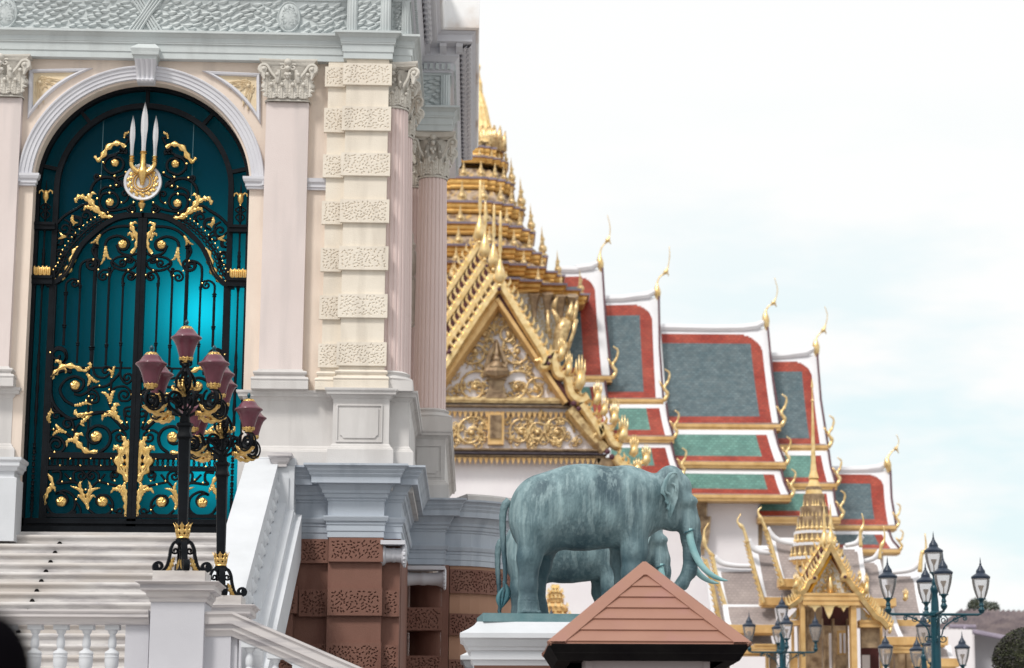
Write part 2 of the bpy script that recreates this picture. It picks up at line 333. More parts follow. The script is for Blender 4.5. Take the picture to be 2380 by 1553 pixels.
def patina_streaks(name, light=(.33, .44, .46), dark=(.022, .062, .085)):
    """verdigris: pale runs on the upper flanks, broad dark patches stronger towards the bottom"""
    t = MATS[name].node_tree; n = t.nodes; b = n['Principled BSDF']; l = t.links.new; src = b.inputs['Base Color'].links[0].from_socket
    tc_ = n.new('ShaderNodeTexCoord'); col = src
    for (sc3, lo, hi, c, zr, seed) in (((.9, .9, .6), .36, .54, dark, (1.35, .75), 11), ((9, 9, .55), .50, .62, light, (.75, 1.25), 3), ((16, 16, 1.2), .55, .66, light, (.5, 1.6), 5)):  # dark layer strengthens downwards, pale layers strengthen upwards
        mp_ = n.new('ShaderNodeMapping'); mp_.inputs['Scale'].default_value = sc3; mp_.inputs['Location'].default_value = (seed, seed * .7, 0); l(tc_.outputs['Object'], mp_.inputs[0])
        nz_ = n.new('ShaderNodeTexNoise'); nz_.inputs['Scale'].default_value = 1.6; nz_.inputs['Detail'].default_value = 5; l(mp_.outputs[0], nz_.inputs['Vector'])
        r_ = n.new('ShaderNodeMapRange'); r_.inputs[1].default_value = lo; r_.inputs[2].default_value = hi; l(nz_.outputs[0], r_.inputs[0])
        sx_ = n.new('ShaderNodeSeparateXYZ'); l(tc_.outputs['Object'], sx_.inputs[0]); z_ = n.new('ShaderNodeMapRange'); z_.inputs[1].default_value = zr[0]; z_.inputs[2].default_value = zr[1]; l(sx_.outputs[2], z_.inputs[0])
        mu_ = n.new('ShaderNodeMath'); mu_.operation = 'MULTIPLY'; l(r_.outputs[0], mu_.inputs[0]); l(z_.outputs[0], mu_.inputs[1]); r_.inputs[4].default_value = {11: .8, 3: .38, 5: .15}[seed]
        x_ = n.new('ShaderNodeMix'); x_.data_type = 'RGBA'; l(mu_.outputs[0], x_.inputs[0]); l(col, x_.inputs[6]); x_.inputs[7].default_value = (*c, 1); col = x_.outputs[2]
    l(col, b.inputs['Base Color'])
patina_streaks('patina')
mk('patinaear', (.13, .22, .24), (.27, .38, .40), 4, .6, .1, bump=.4, bscale=30, stretch=(1, 1, .5), lo=.4, hi=.62)
def find_Y(px, py, z):
    lo, hi = 10.0, 400.0
    for _ in range(50):
        m_ = (lo + hi) / 2
        if Z(px, py, m_) < z: lo = m_
        else: hi = m_
    return lo
# ================================================================ ground
FY = 38.0
g = M(); g.box(-900, 900, -300, 1500, -.5, 0)
tag(B('ground', g, 'paving'), 'pale stone paving', kind='structure')

# ================================================================ palace
pal = thing('palace', (-3.5, FY, 0), 'cream and blue-grey palace front with arched gateway, fluted columns and brown rusticated basement', 'palace')
e0, e1, e2, e3, e4, e5, e6 = [Z(619, y, FY) for y in (147, 133, 116, 101, 94, 87.5, 6)]
XP0, XP1 = X(798, 150, FY - .3) + .15, X(914, 150, FY - .3) - .16
XC = X(959, 150, FY - .05) - .17
RY = 42.0                                    # the rear portico
XR_ = X(1047, 230, RY) - .12
ent = [(-14, FY), (XP0, FY), (XP0, FY - .2), (XP1, FY - .2), (XP1, FY - .04), (XC, FY - .04), (XC, RY), (XR_, RY), (XR_, RY + .55)]
arch = [(-.02, e0), (.15, e0), (.15, e1), (.165, e1 + .008), (.17, e2), (.19, e2 + .012), (.19, e2 + .03), (.20, e2 + .04), (.20, e3), (.22, e3 + .02), (.25, e4), (.29, e4 + .01), (.29, e5), (.12, e5 + .01), (.12, e5 + .02), (-.02, e5 + .02)]
B('architrave', M().sweep(ent, arch), 'blueplaster', pal)
B('frieze', M().sweep(ent, [(-.02, e5), (.11, e5), (.11, e6), (.13, e6), (.13, e6 + .05), (-.02, e6 + .05)]), 'blueplaster', pal)
cz = e6 + .05
YEND = find_Y(1080, 367, cz + .45) - RY
ent_c = ent[:-1] + [(XR_, RY + YEND)]
corn = [(-.02, cz), (.15, cz), (.15, cz + .03), (.17, cz + .04), (.17, cz + .17), (.20, cz + .19), (.25, cz + .26), (.27, cz + .28), (.27, cz + .44), (.46, cz + .46), (.50, cz + .48), (.50, cz + .60), (.54, cz + .63), (.56, cz + .66), (-.02, cz + .66)]
cornice = B('cornice', M().sweep(ent_c, corn), 'lilac', pal)
m = M().sweep(ent_c, [(-.02, cz + .665), (.60, cz + .665), (.62, cz + .70), (.62, cz + 1.5), (-.02, cz + 1.5)])
B('gutter_parapet', m, 'limewash', pal)
# dentils, brackets and the twisted rope of the soffit, where the return is seen from below
dn, br = M(), M()
x = XC + .15
while x < XR_ + .1:
    dn.box(x, x + .06, RY - .21, RY - .16, cz + .05, cz + .16); x += .105
B('dentil_row', dn, 'blueplaster', cornice); dn = M()
y = FY
while y < RY + YEND:
    xx = XC if y < RY - .2 else XR_
    dn.box(xx + .16, xx + .21, y, y + .06, cz + .05, cz + .16); y += .105
B('dentil_row', dn, 'blueplaster', cornice)
x = XC + .25; bz = cz + .31
while x < XR_ + .5:
    pf = [(x, RY - .26, bz), (x, RY - .26, bz + .145), (x, RY - .47, bz + .145), (x, RY - .45, bz + .09), (x, RY - .33, bz + .02)]
    br = M(); br.poly(pf, (.12, 0, 0)); x += .29; B('bracket', br, 'lilac', cornice)
rope = M()
for (xx, ya, yb, zz) in ((XR_ + .345, RY - .4, RY + YEND, cz + .43), (XC + .345, FY - .4, RY - .6, cz + .43), (XR_ + .43, RY - .4, RY + YEND, cz + .44)):
    n = int((yb - ya) / .035); rows = []
    for i in range(n + 1):
        y = ya + (yb - ya) * i / n
        rows.append([(xx + .055 * (1 + .35 * math.sin(a * 2 + i * .75)) * math.cos(a), y, zz + .055 * (1 + .35 * math.sin(a * 2 + i * .75)) * math.sin(a)) for a in [2 * PI * j / 10 for j in range(10)]])
    rope.grid(rows, True)
B('rope_moulding', rope, 'lilac', cornice)
# laurel-leaf relief of the frieze
def leaf_field(m, x0, x1, z0, z1, y, sgn, lw=.185, lh=.060, skip=None):
    r = 0; z = z0 + lh * .4
    rnd = random.Random(int(abs(x0) * 1000) + 5)
    while z < z1 - .02:
        xx = x0 + (lw * .5 if r % 2 else 0)
        while xx < x1 + .02:
            cx = min(max(xx + rnd.uniform(-.035, .035), x0 + .03), x1 - .03); zz = min(z + rnd.uniform(-.014, .014) + .02 * math.sin(xx * 7), z1 - .03)
            if not (skip and skip(cx, zz)):
                L_ = lw * rnd.uniform(.75, 1.25) * .78; hh = lh * rnd.uniform(.5, .64); tl = rnd.uniform(-.05, .55) * sgn; s = sgn
                a = Vector((s, 0, tl)).normalized(); b = Vector((-tl * s, 0, 1)).normalized(); c = Vector((cx, y, zz)); rows = []
                for i in range(6):
                    t = i / 5; w_ = hh * math.sin(PI * min(.98, .1 + .88 * t)) ** .8 * (1 if i < 5 else .1); o = -.006 - .05 * t
                    rows.append([c + a * (L_ * (t - .5)) + b * w_ + Vector((0, .012, 0)), c + a * (L_ * (t - .5)) + b * w_ + Vector((0, o + .012, 0)), c + a * (L_ * (t - .5)) + Vector((0, o - .006, 0)), c + a * (L_ * (t - .5)) - b * w_ + Vector((0, o + .012, 0)), c + a * (L_ * (t - .5)) - b * w_ + Vector((0, .012, 0))])
                m.grid(rows)
            xx += lw
        z += lh; r += 1
fy = FY - .11
xk = X(340, 45, FY - .12); xm1 = X(672, 42, FY - .14); xm2 = X(14, 30, FY - .14)
sk = lambda x, z: abs(x - xk) < .11 or ((x - xm1) / .2) ** 2 + ((z - (e5 + e6) / 2) / .3) ** 2 < 1
for args, kw in (((X(18, 50, fy), xk - .08, e5 + .02, e6, fy, -1), dict(skip=sk)), ((xk + .1, XP0 - .16, e5 + .02, e6, fy, 1), dict(skip=sk)), ((XP0 + .05, XP1 - .05, e5 + .02, e6, FY - .31, 1), {}), ((XP1 + .15, XC + .02, e5 + .02, e6, FY - .15, 1), dict(lw=.1)), ((XC + .16, XR_ - .06, e5 + .04, e6 - .03, RY - .11, -1), {})):
    m = M(); leaf_field(m, *args, **kw); B('laurel_relief', m, 'blueplaster', pal)
# fluted end rolls of the frieze blocks
for (xa, xb, yy) in ((XP0 - .10, XP0 + .06, FY - .32), (XP1 - .06, XP1 + .11, FY - .32), (XC - .02, XC + .11, FY - .16), (XR_ - .06, XR_ + .11, RY - .12)):
    rows = []; m = M()
    for i in range(13):
        z = e5 + .02 + (e6 - e5 - .02) * i / 12; bul = .05 + .03 * math.sin(PI * i / 12)
        rows.append([(xa + (xb - xa) * j / 12, yy - bul * (.55 + .45 * math.sin(PI * j / 12)) - (.012 if j % 3 == 1 else 0), z) for j in range(13)] + [(xb, yy + .1, z), (xa, yy + .1, z)])
    m.grid(rows, True); B('end_roll', m, 'blueplaster', pal, smooth=30)
# crossed ribbon and medallions
m = M()
for s in (1, -1):
    for k in range(4):
        o = (k - 1.5) * .045; rows = []
        for i in range(11):
            t = i / 10; z = e5 + .02 + (e6 - e5 - .02) * t; x = xk + s * (t - .5) * .36 + o * (1 + .5 * abs(t - .5)); yy = fy - .045 - (.02 if s > 0 else 0)
            rows.append([(x - .026, fy, z), (x - .02, yy, z), (x, yy - .014, z), (x + .02, yy, z), (x + .026, fy, z)])
        m.grid(rows)
B('crossed_ribbon', m, 'blueplaster', pal)
for xm, zmid in ((xm1, Z(672, 42, fy)), (xm2, Z(14, 32, fy))):
    m = M(); rows = []
    for r, o in ((1, 0), (1, .05), (.94, .065), (.88, .05), (.84, .05), (.8, .062), (.6, .075), (.3, .085), (.01, .088)):
        rows.append([(xm + .185 * r * math.cos(a), fy - o, zmid + .265 * r * math.sin(a)) for a in [2 * PI * j / 40 for j in range(40)]])
    m.grid(rows, True)
    rr = random.Random(3)
    for i in range(60):     # low scrollwork in the field
        a, q = rr.uniform(0, 2 * PI), math.sqrt(rr.random()) * .72; cx, cz_ = xm + .185 * q * math.cos(a), zmid + .265 * q * math.sin(a); b0 = rr.uniform(0, 6)
        m.tube([(cx + .022 * math.cos(b0 + t), fy - .082, cz_ + .026 * math.sin(b0 + t)) for t in (0, .8, 1.6, 2.4)], .007, 4)
    B('medallion', m, 'blueplaster', pal, smooth=40)

# ---- main wall with its arched opening
XL, XRR = X(78, 430, FY), X(580, 430, FY); AR = (XRR - XL) / 2; AC = (XL + XRR) / 2; AZ = Z(332, 191, FY) - AR
ZF = Z(300, 1238, FY)                      # threshold
m = M(); m.cur = 0
zdd = Z(650, 915, FY); m.box(-14, XL, FY, FY + .5, zdd, AZ); m.box(XRR, XC, FY, FY + .5, zdd, AZ); m.box(-14, XL, FY + .012, FY + .49, ZF - .3, zdd + .002); m.box(XRR, XC, FY + .012, FY + .49, ZF - .3, zdd + .002)
n = 48; top = e0 + .1
pts = [(AC - AR * math.cos(PI * i / n), AZ + AR * math.sin(PI * i / n)) for i in range(n + 1)]
for yy in (FY, FY + .5):
    for i in range(n):
        (x0, z0), (x1, z1) = pts[i], pts[i + 1]; m.add([(x0, yy, z0), (x1, yy, z1), (x1, yy, top), (x0, yy, top)], [(0, 1, 2, 3)])
    for xa, xb in ((-14, XL), (XRR, XC)): m.add([(xa, yy, AZ), (xb, yy, AZ), (xb, yy, top), (xa, yy, top)], [(0, 1, 2, 3)])
m.grid([[(x, FY, z) for x, z in pts], [(x, FY + .5, z) for x, z in pts]])
m.box(XC - .6, XC, FY + .4, RY + .2, ZF - .3, top)
m.box(XC - .05, XR_ - .15, RY + 1.2, RY + 1.6, ZF - .3, top)         # wall behind the rear column
m.box(XR_ - .75, XR_ - .12, RY + 3, RY + YEND, ZF - .3, top)
B('wall', m, 'cream', pal)
m = M(); m.box(-14, XC - .7, FY + 3.4, FY + 3.6, ZF - .2, top); m.box(XL - 1.6, XL - 1.4, FY + .5, FY + 3.4, ZF, top); m.box(XRR + 1.2, XRR + 1.4, FY + .5, FY + 3.4, ZF, top); m.box(XL - 1.6, XRR + 1.4, FY + .45, FY + 3.6, top - .1, top + .1); m.box(-14, XC, FY + .02, FY + 3.6, ZF - .3, ZF - .012)
m.box(XRR + .02, XRR + 1.3, FY + .46, FY + .5, ZF, top); m.box(XL - 1.5, XL - .02, FY + .46, FY + .5, ZF, top)
B('hall_interior', m, 'dark', pal)
# archivolt and imposts
def ring(m, prof, r0=AR, c=(AC, AZ), a0=0, a1=PI, n=56):
    rows = [[(c[0] - (r0 + o) * math.cos(a0 + (a1 - a0) * i / n), FY - d, c[1] + (r0 + o) * math.sin(a0 + (a1 - a0) * i / n)) for o, d in prof] for i in range(n + 1)]
    m.grid(rows)
m = M(); ring(m, [(.035, -.01), (.035, .05), (.04, .06), (.09, .06), (.095, .075), (.15, .075), (.155, .09), (.20, .095), (.215, .115), (.235, .12), (.25, .10), (.25, -.01)])
B('archivolt', m, 'lilac', pal, smooth=25)
zi = Z(332, 437, FY)
for s, xe in ((-1, XL), (1, XRR)):
    a, b = (xe - .27, xe - .03) if s < 0 else (xe + .03, xe + .26)
    m = M().sweep([(a, FY + .02), (a, FY), (b, FY), (b, FY + .02)], [(-.0, zi), (.07, zi), (.07, zi + .03), (.09, zi + .04), (.09, zi + .09), (.115, zi + .11), (.13, zi + .15), (.13, zi + .19), (0, zi + .19)])
    B('impost', m, 'lilac', pal)
m = M(); xa, xb = X(712, 420, FY), X(757, 420, FY)
m.sweep([(xa, FY), (xb + .1, FY)], [(-.02, zi), (.05, zi), (.05, zi + .03), (.07, zi + .04), (.07, zi + .09), (.10, zi + .12), (.11, zi + .18), (-.02, zi + .18)])
m.sweep([(-14, FY), (X(-40, 420, FY), FY)], [(-.02, zi), (.05, zi), (.07, zi + .04), (.07, zi + .09), (.11, zi + .18), (-.02, zi + .18)])
B('string_moulding', m, 'lilac', pal)
# keystone console
xk2 = X(337, 150, FY - .3); kz1, kz2, kz0 = Z(337, 112, FY - .35), Z(337, 138, FY - .3), Z(337, 191, FY - .2)
ks = M(); rows = []
for i in range(17):
    t = i / 16; z = kz0 + (kz2 - kz0) * t; w_ = .135 + .035 * t; d = .16 + .16 * t ** 1.5 + (.04 * math.sin(PI * min(1, t * 5)) if t < .2 else 0)
    rows.append([(xk2 - w_, FY, z)] + [(xk2 - w_ + 2 * w_ * j / 20, FY - d - .022 * abs(math.sin(PI * j / 5)), z) for j in range(21)] + [(xk2 + w_, FY, z)])
ks.grid(rows); ks.f.append(tuple(range(23))); ks.m.append(0)
key = B('keystone', ks, 'lilac', pal, smooth=25)
m = M().sweep([(xk2 - .16, FY), (xk2 - .16, FY - .3), (xk2 + .16, FY - .3), (xk2 + .16, FY)], [(-.1, kz2), (.01, kz2), (.02, kz2 + .05), (.05, kz2 + .07), (.06, kz2 + .12), (.075, kz2 + .17), (.075, kz1), (-.1, kz1 + .0)])
m.add([(xk2 - .235, FY - .375, kz1), (xk2 + .235, FY - .375, kz1), (xk2 + .14, FY - .2, kz1 + .12), (xk2 - .14, FY - .2, kz1 + .12), (xk2 - .235, FY - .1, kz1), (xk2 + .235, FY - .1, kz1)], [(0, 1, 2, 3), (0, 3, 4), (1, 5, 2)])
B('keystone_cap', m, 'blueplaster', key)
# spandrel panels: raised frame with carved sprays
for s in (-1, 1):
    if s < 0: c = [(67, 163), (216, 160), (65, 277)]
    else: c = [(606, 172), (470, 166), (606, 290)]
    A_, B_, C_ = [P(x, y, FY) for x, y in c]
    def inner(f):
        a0 = math.atan2(B_.z - AZ, B_.x - AC); a1 = math.atan2(C_.z - AZ, C_.x - AC)
        if a1 < 0: a1 += 2 * PI
        rr = math.hypot(B_.x - AC, B_.z - AZ); r2 = math.hypot(C_.x - AC, C_.z - AZ); o = [(A_.x, A_.z)]
        for i in range(13):
            t = i / 12; a = a0 + (a1 - a0) * t; r = rr + (r2 - rr) * t; o.append((AC + r * math.cos(a), AZ + r * math.sin(a)))
        cx = sum(p[0] for p in (o[0], o[1], o[-1])) / 3 + s * .09; cz0 = sum(p[1] for p in (o[0], o[1], o[-1])) / 3 + .08
        return [(cx + (x - cx) * f, cz0 + (z - cz0) * f) for x, z in o]
    r0, r1, r2_, r3 = inner(1), inner(.91), inner(.75), inner(.69)
    m = M(); m.grid([[(x, FY - d, z) for x, z in r] for r, d in ((r0, -.01), (r0, .04), (r1, .07), (r2_, .06), (r3, .02), (r3, -.01))], True)
    pn = B('spandrel_panel', m, 'lilac', pal)
    m = M(); m.add([(x, FY - .012, z) for x, z in inner(.70)], [tuple(range(14))])
    base = (A_.x - s * .14, A_.z - .16); rr = random.Random(4)
    for k, (ax, az, ln) in enumerate([(-.95, -.05, .42), (-.9, -.3, .36), (-.1, -1, .45), (-.3, -.95, .4), (-.7, -.55, .22), (-.6, .1, .25), (.02, -.8, .2), (-.45, -.75, .2), (-.8, -.15, .2)]):
        dx, dz = -s * -ax * -1 if False else s * ax, az
        p0 = (base[0] + dx * .04, base[1] + dz * .04); p1 = (p0[0] + dx * ln * .5 + rr.uniform(-.02, .02), p0[1] + dz * ln * .5 + .02); p2 = (p0[0] + dx * ln, p0[1] + dz * ln)
        acanthus(m, [p0, p1, p2], .032, lambda u, v, o: (u, FY - .018 - o, v), lobes=3, h=.02)
    m.ball((base[0] + s * -.05, FY - .03, base[1] - .05), .035, 8)
    B('carved_spray', m, 'carved', pn, smooth=50)

# ---- capitals
def capital(m, cx, cy, z0, z1, r, square=True, half=True, fl=1.45):
    """bell, two rows of acanthus, corner volutes and a moulded abacus"""
    H = z1 - z0; ab = .16 * H
    fr = (lambda a, rad: (rad * max(-1, min(1, 1.25 * math.cos(a))), rad * .5 * max(-1, min(1, 1.25 * math.sin(a))))) if square else (lambda a, rad: (rad * math.cos(a), rad * math.sin(a)))
    prof = [(1.05, 0), (1.09, .02), (1.05, .045), (.97, .06), (.95, .3), (.98, .6), (1.08, .78), (1.2, .84)]
    m.grid([[(cx + fr(a, r * k)[0], cy + fr(a, r * k)[1], z0 + H * q) for a in [2 * PI * j / 28 for j in range(28)]] for k, q in prof], True)
    m.grid([[(cx + sgx * r * q, cy + sgy * r * q * (.55 if square else 1), z0 + H * zz) for sgx, sgy in ((-1, -1), (-.5, -.86), (0, -.8), (.5, -.86), (1, -1), (1, 0), (1, 1), (0, .9), (-1, 1), (-1, 0))] for q, zz in ((1.1, .84), (1.18, .87), (fl - .12, .9), (fl - .08, .94), (fl, .96), (fl, 1.0), (.1, 1.0))], True)
    def leaf(a, rad, zb, ln, wd):
        ox, oy = fr(a, rad); nx, ny = (math.cos(a), math.sin(a)); tx, ty = -ny, nx
        if square:
            if abs(math.sin(a)) > .5: nx, ny, tx, ty = 0, math.copysign(1, math.sin(a)), -math.copysign(1, math.sin(a)), 0
            else: nx, ny, tx, ty = math.copysign(1, math.cos(a)), 0, 0, 1
        fm = lambda u, v, o: (cx + ox + tx * u + nx * (o + .22 * ln * max(0, v / ln - .35) ** 1.6 + .012), cy + oy + ty * u + ny * (o + .22 * ln * max(0, v / ln - .35) ** 1.6 + .012), zb + v - .16 * ln * max(0, v / ln - .8) * 3)
        acanthus(m, [(0, 0), (0, ln * .5), (0, ln)], wd, fm, lobes=5, h=.03)
        tip = fm(0, ln * .97, .02); m.ball((tip[0], tip[1], tip[2] - .015), wd * .38, 6)
    def rng(n, off=0): return [2 * PI * (i + off) / n for i in range(n)]
    if square:
        for xo in (-.72, -.24, .24, .72): leaf(-PI / 2 + 1e-3, r, z0 + H * .05, H * .36, r * .24) if False else None
        for row, (offs, zb, ln) in enumerate((((-.75, -.25, .25, .75), .06, .36), ((-.95, -.5, 0, .5, .95), .1, .56))):
            for xo in offs:
                fm = lambda u, v, o, xo=xo, ln=ln, zb=zb: (cx + xo * r + u, cy - .5 * r - (o + .03 + .2 * ln * H * max(0, v / (ln * H) - .35) ** 1.6), z0 + zb * H + v)
                acanthus(m, [(0, 0), (0, ln * H * .5), (0, ln * H)], r * .25, fm, lobes=5, h=.028); tp = fm(0, ln * H * .95, .03); m.ball((tp[0], tp[1] - .01, tp[2] - .02), r * .1, 6)
        for s in (-1, 1):
            for yy in (-.3, .1): m.ball((cx + s * r * 1.12, cy + yy * r, z0 + H * .4), r * .16, 6)
    else:
        for a in rng(8): leaf(a, r, z0 + H * .05, H * .34, r * .3)
        for a in rng(8, .5): leaf(a, r, z0 + H * .08, H * .55, r * .3)
    for s in (-1, 1):
        for sy in ((-1,) if square else (-1, 1)):
            vx, vy = cx + s * r * (fl - .2), cy + sy * r * ((.72 if square else fl - .2))
            pts = spline([(-s * r * .75, -H * .28), (-s * r * .42, -H * .1), (-s * .08, .05 * H)], 5)
            pts = [np.array(p) for p in pts] + spiral((0, -.0), (-s * .08, .05 * H), 1.6, .1, -s)
            m.tube([(vx + p[0], vy + (.0 if square else -sy * p[0] * s * -.5), z0 + H * .74 + p[1]) for p in pts], [.024] * 6 + [.015], 6)
            m.tube([(vx + s * .03, vy + .16, z0 + H * .74), (vx + s * .03, vy - .02, z0 + H * .74)], [.05, .04], 8)
            m.ball((vx - s * .01, vy - .02, z0 + H * .74), .035, 6); m.tube([(vx, vy + .03, z0 + H * .68), (vx - s * .02, vy, z0 + H * .5)], [.06, .02], 6)
            # inner helices under the flower
            q = spiral((s * -.0, 0), (s * .055, .03), 1.3, .1, s); m.tube([(cx + s * r * .25 + p[0], cy - r * (.78 if square else 1.18), z0 + H * .78 + p[1]) for p in q], .014, 5)
            m.tube([(cx + s * r * .5, cy - r * (.66 if square else 1.05), z0 + H * .42), (cx + s * r * .47, cy - r * (.7 if square else 1.1), z0 + H * .5), (cx + s * r * .4, cy - r * (.76 if square else 1.15), z0 + H * .72)], [.03, .05, .03], 6)
    m.ball((cx, cy - r * (.8 if square else 1.12), z0 + H * .9), .065, 8); m.ball((cx, cy - r * (.8 if square else 1.16), z0 + H * .76), .045, 8)
    for dx, dz in ((-.03, .62), (.03, .62), (0, .56)): m.ball((cx + dx, cy - r * (.75 if square else 1.12), z0 + H * dz), .035, 6)
# ---- pilasters
zcap = e0; zcb = Z(667, 238, FY - .15); zpb = Z(650, 862, FY - .15); zpd = Z(650, 906, FY - .15)
for cxp, vis in ((667, 1), (-4, 0)):
    xc = X(cxp, 300, FY - .15); hw = (X(717, 260, FY - .15) - X(618, 260, FY - .15)) / 2
    if not vis: xc = X(47, 300, FY - .15) - hw
    m = M(); m.box(xc - hw, xc + hw, FY - .15, FY + .01, zpb - .02, zcb)
    pl = B('pilaster', m, 'pinkstone', pal)
    m = M(); capital(m, xc, FY - .03, zcb, zcap - .003, hw, True, fl=1.36); B('capital', m, 'capstone', pl, smooth=45)
    ph = zpb - zpd
    m = M().sweep([(xc - hw, FY), (xc - hw, FY - .15), (xc + hw, FY - .15), (xc + hw, FY)], [(-.02, zpd), (.105, zpd), (.105, zpd + ph * .40), (.10, zpd + ph * .42), (.115, zpd + ph * .52), (.10, zpd + ph * .62), (.055, zpd + ph * .66), (.05, zpd + ph * .74), (.075, zpd + ph * .80), (.085, zpd + ph * .88), (.07, zpd + ph * .96), (.02, zpd + ph), (.01, zpd + ph * 1.08), (-.02, zpd + ph * 1.08)])
    B('pilaster_base', m, 'greystone', pl)

# ---- vermiculated rustication (worm tracks really cut into the face)
def vermic(m, x0, x1, z0, z1, yf, d=.06, res=.0072, seed=1, frame=.03, pitch=.050, axis='y', depth=.014):
    rnd = random.Random(seed); nx, nz = max(6, int((x1 - x0) / res)), max(6, int((z1 - z0) / res))
    gx = np.linspace(x0, x1, nx); gz = np.linspace(z0, z1, nz); H = np.zeros((nz, nx)); XX, ZZ = np.meshgrid(gx, gz)
    pts = []; miss = 0
    while miss < 90:
        px, pz = rnd.uniform(x0 + frame + .012, x1 - frame - .012), rnd.uniform(z0 + frame + .010, z1 - frame - .010)
        if any((px - q[0]) ** 2 + (pz - q[1]) ** 2 < (pitch * .80) ** 2 for q in pts): miss += 1; continue
        miss = 0; pts.append((px, pz)); an = rnd.uniform(0, PI); ln = rnd.uniform(.008, .019) * pitch / .055; bend = rnd.uniform(.1, 1.1) * rnd.choice((-1, 1))
        for s, a2 in ((1, an), (-1, an + bend)):
            ex, ez = px + s * ln * math.cos(a2), pz + s * ln * math.sin(a2)
            ex = min(max(ex, x0 + frame), x1 - frame); ez = min(max(ez, z0 + frame), z1 - frame)
            dx, dz = ex - px, ez - pz; L2 = dx * dx + dz * dz + 1e-9
            i0, i1 = np.searchsorted(gz, min(pz, ez) - .02), np.searchsorted(gz, max(pz, ez) + .02); j0, j1 = np.searchsorted(gx, min(px, ex) - .02), np.searchsorted(gx, max(px, ex) + .02)
            xx, zz = XX[i0:i1, j0:j1], ZZ[i0:i1, j0:j1]; t = np.clip(((xx - px) * dx + (zz - pz) * dz) / L2, 0, 1)
            D = np.hypot(xx - px - t * dx, zz - pz - t * dz); H[i0:i1, j0:j1] = np.maximum(H[i0:i1, j0:j1], np.clip(1.5 - D / .0068, 0, 1))
    rows = [[(gx[j], yf + depth * H[i, j], gz[i]) for j in range(nx)] for i in range(nz)]
    m.grid([[(p[0], yf + d, z0 + .0) for p in rows[0]]] + rows + [[(p[0], yf + d, z1) for p in rows[-1]]])
    for col in (0, nx - 1): m.grid([[(gx[col], yf + d, gz[i]) for i in range(nz)], [rows[i][col] for i in range(nz)]])
rust = [(147, 197), (247, 303), (355, 408), (463, 517), (572, 627), (683, 738), (795, 850)]
yw, yn = FY - .30, FY - .14
wx0, wx1 = X(812, 220, yw) if False else X(803, 500, yw), X(902, 500, yw) - .0
wx0, wx1 = (X(797, 172, yw - .05) + X(783, 822, yw - .05)) / 2, (X(912, 172, yw - .05) + X(897, 822, yw - .05)) / 2
nx0 = (X(755, 180, yn - .05) + X(740, 825, yn - .05)) / 2
m = M(); m.box(wx0 + .05, wx1 - .05, yw, FY + .3, zpd + .15, e0); pier = B('corner_pier', m, 'ivory', pal)
m = M(); m.box(nx0 + .05, wx0 + .06, yn, FY + .01, zpd + .15, e0); pier2 = B('narrow_pier', m, 'ivory', pal)
for k, (ya, yb) in enumerate(rust):
    m = M(); vermic(m, wx0, wx1, Z(850, yb, yw - .05), Z(850, ya, yw - .05) - (.002 if k == 0 else 0), yw - .05, .08, seed=k + 1); B('vermiculated_block', m, 'ivory', pier)
    m = M(); yc = ya + (8 if k == 0 else 4); vermic(m, nx0, wx0 + .03, Z(770, yb + 4, yn - .05), Z(770, yc, yn - .05), yn - .05, .08, seed=k + 20); B('vermiculated_block', m, 'ivory', pier2)
ph = zpb - zpd
bp = [(-.02, zpd), (.08, zpd), (.08, zpd + ph * .40), (.075, zpd + ph * .42), (.09, zpd + ph * .52), (.075, zpd + ph * .62), (.04, zpd + ph * .66), (.035, zpd + ph * .74), (.055, zpd + ph * .80), (.065, zpd + ph * .88), (.05, zpd + ph * .96), (.01, zpd + ph), (.005, zpd + ph * 1.2), (-.02, zpd + ph * 1.2)]
B('pier_base', M().sweep([(wx0 + .04, FY), (wx0 + .04, yw), (wx1 - .04, yw), (wx1 - .04, FY)], bp), 'ivory', pier)
B('pier_base', M().sweep([(nx0 + .04, FY), (nx0 + .04, yn), (wx0 - .02, yn)], bp), 'ivory', pier2)

# ---- fluted columns
def column(cx, cy, zb, zt, zc, r, name='column', lab=None):
    fl = lambda a: 1 - .055 * max(0, math.sin(a * 22)) ** .6
    m = M(); m.lathe([(r * (1 - .13 * (i / 12) ** 1.7), zb + (zt - zb) * i / 12) for i in range(13)], (cx, cy, 0), 176, flute=fl)
    c = B(name, m, 'pinkcol', pal, label=lab)
    m = M(); capital(m, cx, cy, zt, zc, r * .87, False, fl=1.6); B('capital', m, 'capstone', c, smooth=45)
    m = M(); h = .26; m.lathe([(r * 1.38, zb - h), (r * 1.38, zb - h + .10), (r * 1.36, zb - .155), (r * 1.42, zb - .13), (r * 1.36, zb - .095), (r * 1.18, zb - .085), (r * 1.15, zb - .06), (r * 1.2, zb - .045), (r * 1.24, zb - .025), (r * 1.14, zb - .005), (r * 1.03, zb + .01), (r * .9, zb + .01)], (cx, cy, 0), 48)
    m.box(cx - r * 1.42, cx + r * 1.42, cy - r * 1.42, cy + r * 1.42, min(zb - h - .02, zpd - .02), zb - h + .09)
    B('column_base', m, 'greystone', c, smooth=35)
r = (X(1036, 700, RY) - X(960, 700, RY)) / 2 * 1.0
zb2 = Z(1000, 950, RY); zt2 = Z(1002, 412, RY)
c1y = FY + .12; c1x = X(950, 500, c1y) - r
zk = Z(930, 262, c1y)
column(c1x, c1y, Z(930, 870, c1y), zk, e0 - .003, r, lab='fluted pink column against the rusticated corner pier')
column(c1x + .03, FY + 1.75, Z(930, 870, c1y), zk, e0 - .003, r, lab='fluted pink column half hidden behind the corner one')
column(X(1001, 700, RY), RY + .25, zb2, zt2, e0 - .003, r, lab='free-standing fluted pink column of the rear portico')
column(X(975, 700, RY + 1.1) - .12, RY + 1.0, zb2, zt2, e0 - .003, r * .9)
